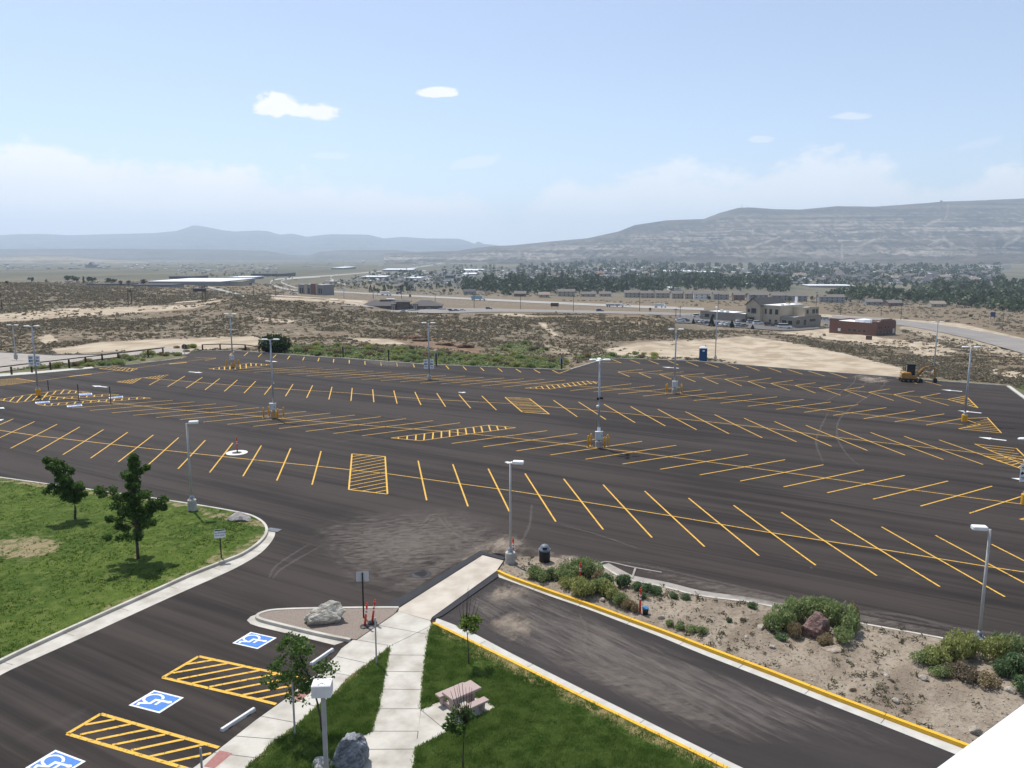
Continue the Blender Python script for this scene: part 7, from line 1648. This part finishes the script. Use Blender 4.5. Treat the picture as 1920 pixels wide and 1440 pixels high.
def scatter_px(poly, n, mind=0):
    out_ = []; a = np.array(poly); lo, hi = a.min(0), a.max(0); k = 0
    while len(out_) < n and k < n * 60:
        k += 1; x, y = lo + rs.rand(2) * (hi - lo)
        if not in_poly(np.array([x]), np.array([y]), poly)[0]: continue
        if mind and any(abs(x - p[0]) < mind and abs(y - p[1]) < 2 for p in out_): continue
        out_.append((x, y))
    return out_
REG = [([(868,550),(1005,553),(1160,549),(1165,541),(1020,530),(870,536)], 50, (13, 24), [0,0,1,2,2,3,4,6,8], 'in the thick belt behind the highway'),
       ([(1160,549),(1300,545),(1480,550),(1480,538),(1310,530),(1165,534)], 44, (13, 24), [0,0,1,1,4,6,2,8], 'just behind the tan row houses'),
       ([(1548,567),(1700,570),(1800,578),(1925,590),(1925,562),(1800,556),(1560,552)], 48, (13, 26), [0,1,2,3,3,8,2,1], 'in the grove behind the dry field on the right'),
       ([(1760,562),(1925,566),(1925,538),(1850,536),(1760,548)], 26, (16, 28), [0,0,1,1,8], 'in the tall dark grove at the far right'),
       ([(690,556),(845,556),(850,540),(700,538)], 20, (8, 16), [0,1,2,4,6], 'round the houses above the clinic'),
       ([(960,520),(1255,514),(1255,502),(1000,506)], 26, (6, 11), [0,1,2,4], 'in the hazy suburb in the middle distance'),
       ([(1440,516),(1860,524),(1860,506),(1440,500)], 36, (6, 12), [0,1,2,6,4], 'among the grey suburb houses on the right'),
       ([(1330,524),(1500,528),(1500,514),(1330,510)], 16, (6, 12), [0,1,2], 'round the white-roofed school')]
for poly, n, hr, kinds, place in REG:
    for x, y in sorted(scatter_px(poly, n), key=lambda p: p[1]): town_tree(x, y, rs.uniform(*hr), int(rs.choice(kinds)), place, None)
for x, y, h, i, lab in ((14,534,9,0,'dark tree at the far left edge on the hill crest line'),(59,532,14,1,'dark round tree behind the left hill, second clump from the edge'),(88,531.5,8,2,'low tree between two dark clumps behind the left hill'),(128,531,17,0,'tall tree at the left of the three-tree clump behind the hill'),(136,531,16,1,'middle tree of the three-tree clump behind the hill'),(145,531.5,15,0,'right tree of the three-tree clump behind the hill'),(157,532,13,4,'slim tree between the two tallest clumps'),(167,532,16,0,'left half of the paired dark trees'),(174,533,15,1,'right half of the paired dark trees'),(203,534,15,0,'broad dark tree left of the white rooftops'),(213,535,14,1,'second broad tree left of the white rooftops'),(226,536,12,0,'round tree before the grey sheds'),(241,537,13,1,'round tree behind the grey sheds'),(268,537,16,0,'tall dark tree at the left end of the white rooftops'),(422,536,7,2,'small tree left of the domed cream house'),(470,537,8,1,'small tree right of the domed cream house'),(407,520,5,6,'tiny conifer beyond the warehouses'),(1843,520,10,0,'lone dark tree beside the tan hillside lot'),(1480,566,12,2,'tree between the row houses and the tan building'),(1330,566,13,0,'dark tree in front of the middle row house'),(1400,561,13,1,'tree between two row houses'),(1415,564,12,8,'round tree in front of the right row houses'),(1523,566,12,2,'tree at the gap between the right row houses'),(1043,587,4,2,'small bush-like tree on the gully rim')): town_tree(x, y, h, i, '', 'single trees on the plain', lab)
# ================================================================== houses
RF = [simple('grey_brown_roof', (.165, .145, .13), (.14, .125, .11), 1, .9), simple('dark_grey_roof', (.085, .082, .085), (.07, .068, .07), 1, .9), simple('tan_roof', (.26, .21, .165), (.22, .18, .14), 1, .9)]
WL = [simple('beige_siding', (.36, .32, .26), (.33, .29, .235), 1, .9), simple('grey_siding', (.28, .275, .27), (.25, .245, .24), 1, .9), simple('white_siding', (.62, .61, .59), (.56, .55, .53), 1, .9), simple('brown_siding', (.17, .11, .09), (.15, .10, .08), 1, .9)]
def gable_mesh(w_, d, h, rise, ov=.5):
    M = MB(); M.mat(0)
    M.add([(-w_ / 2, 0, -1.5), (w_ / 2, 0, -1.5), (w_ / 2, d, -1.5), (-w_ / 2, d, -1.5), (-w_ / 2, 0, h), (w_ / 2, 0, h), (w_ / 2, d, h), (-w_ / 2, d, h), (-w_ / 2, d / 2, h + rise), (w_ / 2, d / 2, h + rise)], [(0, 1, 5, 4), (2, 3, 7, 6), (1, 2, 6, 9, 5), (3, 0, 4, 8, 7)])
    R = MB(); x = w_ / 2 + ov; k = rise / (d / 2); z0 = h - ov * k + .05
    R.add([(-x, -ov, z0), (x, -ov, z0), (x, d / 2, h + rise + .05), (-x, d / 2, h + rise + .05), (x, d + ov, z0), (-x, d + ov, z0)] + [(-x, -ov, z0 - .25), (x, -ov, z0 - .25), (x, d / 2, h + rise - .2), (-x, d / 2, h + rise - .2), (x, d + ov, z0 - .25), (-x, d + ov, z0 - .25)],
          [(0, 1, 2, 3), (3, 2, 4, 5), (7, 6, 9, 8), (8, 9, 11, 10), (0, 6, 7, 1), (5, 4, 10, 11), (0, 3, 9, 6), (3, 5, 11, 9), (1, 7, 8, 2), (2, 8, 10, 4)])
    return M, R
def house(name, label, pos, rz, w_, d, h, rise, wm, rm, group, wins=0):
    t = thing(name, label, 'house', pos, rz, group); M, R = gable_mesh(w_, d, h, rise); M.build('wall', wm, t); R.build('roof', rm, t)
    for k in range(wins):
        x = -w_ / 2 + (k + .5) * w_ / wins
        for z in ([1.0, 3.6] if h > 4.5 else [1.0]): MB().bbox(x - .55, x + .55, -.05, .04, z, z + 1.2).build('window', DG_, t)
    return t
ROWH = [(1186,558,30,0,0,'leftmost two-storey row house above the dry field'),(1214,559,26,0,0,'row house second from the left above the dry field'),(1243,559,28,0,0,'row house with long ridge, third from the left'),(1272,560,24,0,0,'row house fourth from the left, slightly lower'),(1294,560.5,20,0,0,'narrow row house in the middle of the row'),(1316,561,30,2,0,'whiter row house in the middle of the row'),(1352,562,28,1,0,'greyish row house right of the white one'),(1386,563,20,3,0,'brown row house between two trees'),(1422,563,34,1,0,'grey row house behind the gable of the tan building'),(1462,564,30,1,0,'grey row house behind the right part of the tan building'),(1495,565,36,1,0,'long grey row house right of the white flue'),(1560,567,46,1,0,'grey row house at the right end, beyond the power pole'),
        (1062,556,32,0,0,'beige two-storey house with brown roof left of the row'),(1103,556.5,28,0,0,'larger beige house left of the row'),(1135,556,22,0,0,'beige house with garage next to the dirt lot'),(1020,558,20,0,2,'tan low house at the left end of the terrace'),(975,556,22,3,0,'brown house among the belt trees, left'),(880,552,22,1,1,'grey house at the highway edge'),(770,546,14,0,0,'beige house above the clinic roof, left'),(745,541,12,0,0,'small beige house in the trees above the box truck'),(905,545,14,1,1,'grey shed-like house above the blue semi'),(1640,572,30,1,0,'grey house half hidden in the right grove, left'),(1680,574,28,3,0,'brown house half hidden in the right grove'),(1760,576,26,0,2,'low tan house among olive trees on the right')]
for x, y, wpx, wi, ri, lab in ROWH:
    q = G(x, y); s = q.y / 1500; two = wpx > 19 and 1170 < x < 1600 or 'two-storey' in lab
    house('house', lab, q, rnd.uniform(-.12, .05), wpx * s, 11, 5.6 if two else 3.2, 2.4, WL[wi], RF[ri], 'houses along the highway', max(2, int(wpx * s / 4.5)))
PALS = ['beige', 'grey', 'white', 'brown']; RN = ['grey-brown', 'dark grey', 'tan']
HP = {}
def far_house(x, y, wpx, place):
    q = G(x, y); s = q.y / 1500; wi = int(rs.choice([0, 0, 1, 1, 1, 2, 3])); ri = int(rs.choice([0, 0, 1, 1, 2])); key = (wi, ri)
    if key not in HP:
        M, R = gable_mesh(14, 10, 3.6, 2.6); n = len(M.v); M.cur = 1; M.add(R.v, R.f); HP[key] = M.mesh('house', [WL[wi], RF[ri]])
    o = link('house', HP[key]); o.location = q; o.rotation_euler = (0, 0, rs.uniform(-.6, .6)); f = wpx * s / 14; o.scale = (f, f, f * rs.uniform(.9, 1.25)); tag(o, f'far {PALS[wi]} house with {RN[ri]} roof {place}', 'house', f'{PALS[wi]} houses with {RN[ri]} roofs {place}')
for poly, n, wr, place in (([(1440,529),(1640,531),(1860,535),(1860,524),(1640,520),(1440,518)], 46, (12, 22), 'in the front suburb rows on the right'), ([(1470,516),(1880,520),(1880,506),(1480,502)], 44, (8, 15), 'in the upper suburb on the right'), ([(960,528),(1130,526),(1130,512),(970,516)], 36, (8, 13), 'in the hazy suburb left of the middle'), ([(1130,524),(1260,521),(1250,505),(1130,508)], 24, (7, 12), 'in the hazy suburb under the ridge'), ([(700,537),(860,540),(860,530),(720,528)], 16, (7, 12), 'by the main street in the valley')):
    for x, y in scatter_px(poly, n, 3): far_house(x, y, rs.uniform(*wr), place)
# flat-roofed sheds, schools and stores
def shed(label, x, y, wpx, hpx, wm, rm, dpx=2.2, name='flat_roofed_building'):
    q = G(x, y); s = q.y / 1500; w_ = wpx * s; h = hpx * s; z_up = q.z + hpx * s; d = min(260, max(14, (H - z_up) / ratio(y - hpx - dpx) - q.y))
    t = thing(name, label, 'building', q, rs.uniform(-.06, .06)); MB().bbox(-w_ / 2, w_ / 2, 0, d, -2, h).build('wall', wm, t); MB().bbox(-w_ / 2 - .4, w_ / 2 + .4, -.4, d + .4, h, h + .6).build('roof', rm, t)
    return t
WR_ = simple('white_metal_roof', (.78, .79, .80), (.7, .71, .72), .2, .5); GRY_ = simple('grey_wall_far', (.22, .22, .23), (.2, .2, .21), .2, .9); BLK_ = simple('dark_wall_far', (.05, .055, .07)); PK_ = simple('pink_brick_far', (.30, .19, .16))
for a in (('long white-roofed warehouse row left of the domed house', 346, 534, 138, 5.5, GRY_, WR_, 6), ('low grey shed in front of the left tree row', 200, 536, 70, 2.5, GRY_, RF[1]), ('low dark shed between left trees and the tan field', 285, 538, 76, 3, GRY_, RF[1]), ('cream domed house right of the white warehouses', 440, 536, 22, 7, WL[0], RF[2]), ('dark long building beyond the white warehouses', 340, 523, 46, 4, BLK_, RF[1]), ('white-roofed hall right of the domed house', 450, 524, 44, 3.5, GRY_, WR_), ('dark long factory left of the ramp', 500, 518, 60, 4, BLK_, RF[1]),
          ('white warehouse left of the main street', 745, 509, 56, 3, GRY_, WR_), ('low white store at the bend of the ramp', 632, 505, 22, 2.5, GRY_, WR_), ('pinkish store row behind the highway', 700, 523, 44, 3.5, PK_, WR_), ('white-fronted store before the main street', 772, 525, 30, 3.5, WL[2], WR_), ('dark glass block right of the main street', 842, 524, 15, 6.5, BLK_, RF[1]), ('white store row right of the main street', 885, 510, 38, 3, WL[2], WR_), ('orange-trimmed store by the main street', 880, 517, 24, 3, PK_, WR_), ('long white-roofed school in the suburb', 1278, 512, 64, 3, WL[0], WR_), ('second white-roofed school wing', 1330, 514, 42, 3.5, WL[0], WR_), ('white-roofed hall behind the row houses', 1425, 537, 40, 3.5, PK_, WR_), ('white-roofed gym behind the row houses', 1468, 530, 60, 4, WL[0], WR_), ('long low white store right of the school', 1560, 540, 84, 4, WL[0], WR_), ('tall white house on the suburb hill, far right', 1886, 505, 16, 7, WL[2], RF[2]), ('white shed among trees in the centre belt', 1175, 540, 18, 4, WL[2], WR_), ('white gabled shop in the centre belt', 1267, 545, 20, 4.5, WL[2], WR_)): shed(*a)
# church with a steep roof
q = G(1127, 517); t = thing('church', 'orange-roofed church with a pointed roof in the suburb', 'church', q, 0); s = q.y / 1500; hip(-6 * s, 6 * s, 0, 10 * s, 4 * s, 6 * s, t, simple('orange_roof', (.30, .17, .11)), 1, 'roof'); MB().bbox(-6 * s, 6 * s, 0, 10 * s, -2, 4 * s).build('wall', WL[0], t)
# plant tower on the plain and aerials on the ridges
q = G(167, 502); s = q.y / 1500; t = thing('plant_tower', 'grey wedge-shaped plant tower below the left bluff', 'tower', q, 0); MB().prism([(-7 * s, 0), (7 * s, 0), (7 * s, 30), (-7 * s, 30)], -5, 5 * s).build('hall', GRY_, t); MB().add([(-4 * s, 5, 5 * s), (7 * s, 5, 5 * s), (2 * s, 5, 11 * s), (-4 * s, 25, 5 * s), (7 * s, 25, 5 * s), (2 * s, 25, 11 * s)], [(0, 1, 2), (5, 4, 3), (0, 3, 4, 1), (1, 4, 5, 2), (2, 5, 3, 0)]).build('conveyor_wedge', GRY_, t)
for px_, by_, ty_, Y_, lab in ((1391, 391, 383, 6790, 'left aerial mast on the right-hand ridge'), (1402, 390.5, 386, 6790, 'short aerial mast on the right-hand ridge'), (362, 424, 420, 14950, 'aerial mast on the far left peak'), (1765, 378.5, 375.5, 6790, 'small hut on the skyline of the right-hand ridge')):
    q = at(px_, by_, Y_); h = H - Y_ * ratio(ty_) - q.z; t = thing('aerial_mast', lab, 'mast', q, 0, 'masts on the skyline'); M = MB(); wd = 2.2 if 'hut' not in lab else 14
    M.tube([(0, 0, -8), (0, 0, h)], [wd, wd * .5], 4); M.build('lattice', simple('mast_grey', (.12, .12, .12)), t)
# ------------------------------------------------------------------ the rest of the town: too much to count
def mass_boxes(name, regs, seed, mats, label):
    rs = np.random.RandomState(seed); VV = []; FF = []; MI = []; n0 = 0
    bx = np.array([(-.5, 0, -.6), (.5, 0, -.6), (.5, 1, -.6), (-.5, 1, -.6), (-.5, 0, 1), (.5, 0, 1), (.5, 1, 1), (-.5, 1, 1), (-.5, .5, 1.45), (.5, .5, 1.45)]); fq = [(0, 1, 5, 4), (2, 3, 7, 6), (1, 2, 6, 5), (3, 0, 4, 7), (4, 5, 9, 8), (6, 7, 8, 9), (5, 6, 9, 9), (7, 4, 8, 8)]
    for poly, n, wr, hr in regs:
        globals()['rs'] = rs
        for x, y in scatter_px(poly, n):
            q = G(x, y); s = q.y / 1500; w_ = rs.uniform(*wr) * s; h = rs.uniform(*hr) * s; a = rs.uniform(-.5, .5); d = max(10, w_ * .7)
            v = bx * np.array([w_, d, h]); v = np.stack([v[:, 0] * math.cos(a) - v[:, 1] * math.sin(a), v[:, 0] * math.sin(a) + v[:, 1] * math.cos(a), v[:, 2]], 1) + np.array(q)
            VV.append(v); wmi = int(rs.choice(len(mats) - 2)); rmi = len(mats) - 2 + int(rs.rand() < .16)
            for k, f in enumerate(fq): FF.append([n0 + i for i in f]); MI.append(wmi if k < 4 or k > 5 else rmi)
            n0 += 10
    F = [f if f[2] != f[3] else f[:3] for f in FF]; me = bpy.data.meshes.new(name); me.from_pydata(np.vstack(VV).tolist(), [], F)
    for m in mats: me.materials.append(m)
    me.polygons.foreach_set('material_index', MI); me.update(); tag(link(name, me), label, None, None, 'stuff')
mass_boxes('distant_town', [([(0,506),(330,508),(330,492),(0,494)], 60, (3, 9), (.8, 2)), ([(330,512),(520,514),(520,494),(330,494)], 110, (2, 7), (.6, 1.6)), ([(600,530),(860,534),(930,512),(760,508)], 330, (2.5, 8), (.8, 1.9)), ([(820,520),(1000,522),(1000,506),(830,504)], 220, (2.5, 7), (.7, 1.7)), ([(560,500),(860,500),(900,484),(560,488)], 90, (2, 8), (.5, 1.2)), ([(960,530),(1260,524),(1200,500),(960,506)], 300, (4, 9), (1.4, 3)), ([(1260,522),(1460,526),(1460,504),(1280,504)], 150, (5, 12), (1.2, 2.6)), ([(1440,534),(1870,536),(1870,502),(1450,500)], 380, (5, 12), (1.5, 3.4))], 6, [WL[0], WL[1], simple('far_pale_wall', (.40, .39, .38)), GRY_, simple('far_grey_roof', (.17, .165, .165)), simple('far_pale_roof', (.55, .56, .57))], 'small far roofs of the valley town')
def mass_trees(regs, seed):
    rs_ = np.random.RandomState(seed); globals()['rs'] = rs_; C = []; S = []; MI = []
    for poly, n, hr, mi in regs:
        for x, y in scatter_px(poly, n):
            q = G(x, y); s = q.y / 1500; h = rs_.uniform(*hr) * s; k = 26; c = clump(rs_, (q.x, q.y, q.z + h * .5), h * .5, k, 1.0, .3); C.append(c); S.append(np.full(k, h * .30)); MI += [mi if rs_.rand() < .7 else (mi + 1) % 3] * k
    V, F = leaf_quads(np.vstack(C), np.concatenate(S), rs_, .2, 1.2); tag(link('woodland', mesh_np('woodland', V, F, FL, mi=MI)), 'far trees of the valley town', None, None, 'stuff')
mass_trees([([(868,552),(1005,554),(1160,550),(1165,534),(1020,524),(870,532)], 300, (9, 20), 0), ([(1160,549),(1300,545),(1480,548),(1480,530),(1310,524),(1165,528)], 260, (9, 19), 0), ([(1548,566),(1700,570),(1925,588),(1925,545),(1800,545),(1560,550)], 300, (9, 22), 1), ([(960,532),(1260,526),(1260,492),(1160,490),(960,502)], 620, (3.5, 9), 0), ([(1260,530),(1500,534),(1500,500),(1260,498)], 420, (4, 10), 0), ([(1440,536),(1880,540),(1880,500),(1450,498)], 900, (4, 10), 0), ([(600,540),(860,545),(960,512),(700,510)], 260, (3, 8), 0), ([(330,524),(560,528),(560,512),(330,512)], 70, (2, 5), 1), ([(820,520),(960,524),(960,500),(830,500)], 90, (3, 6), 0)], 8)
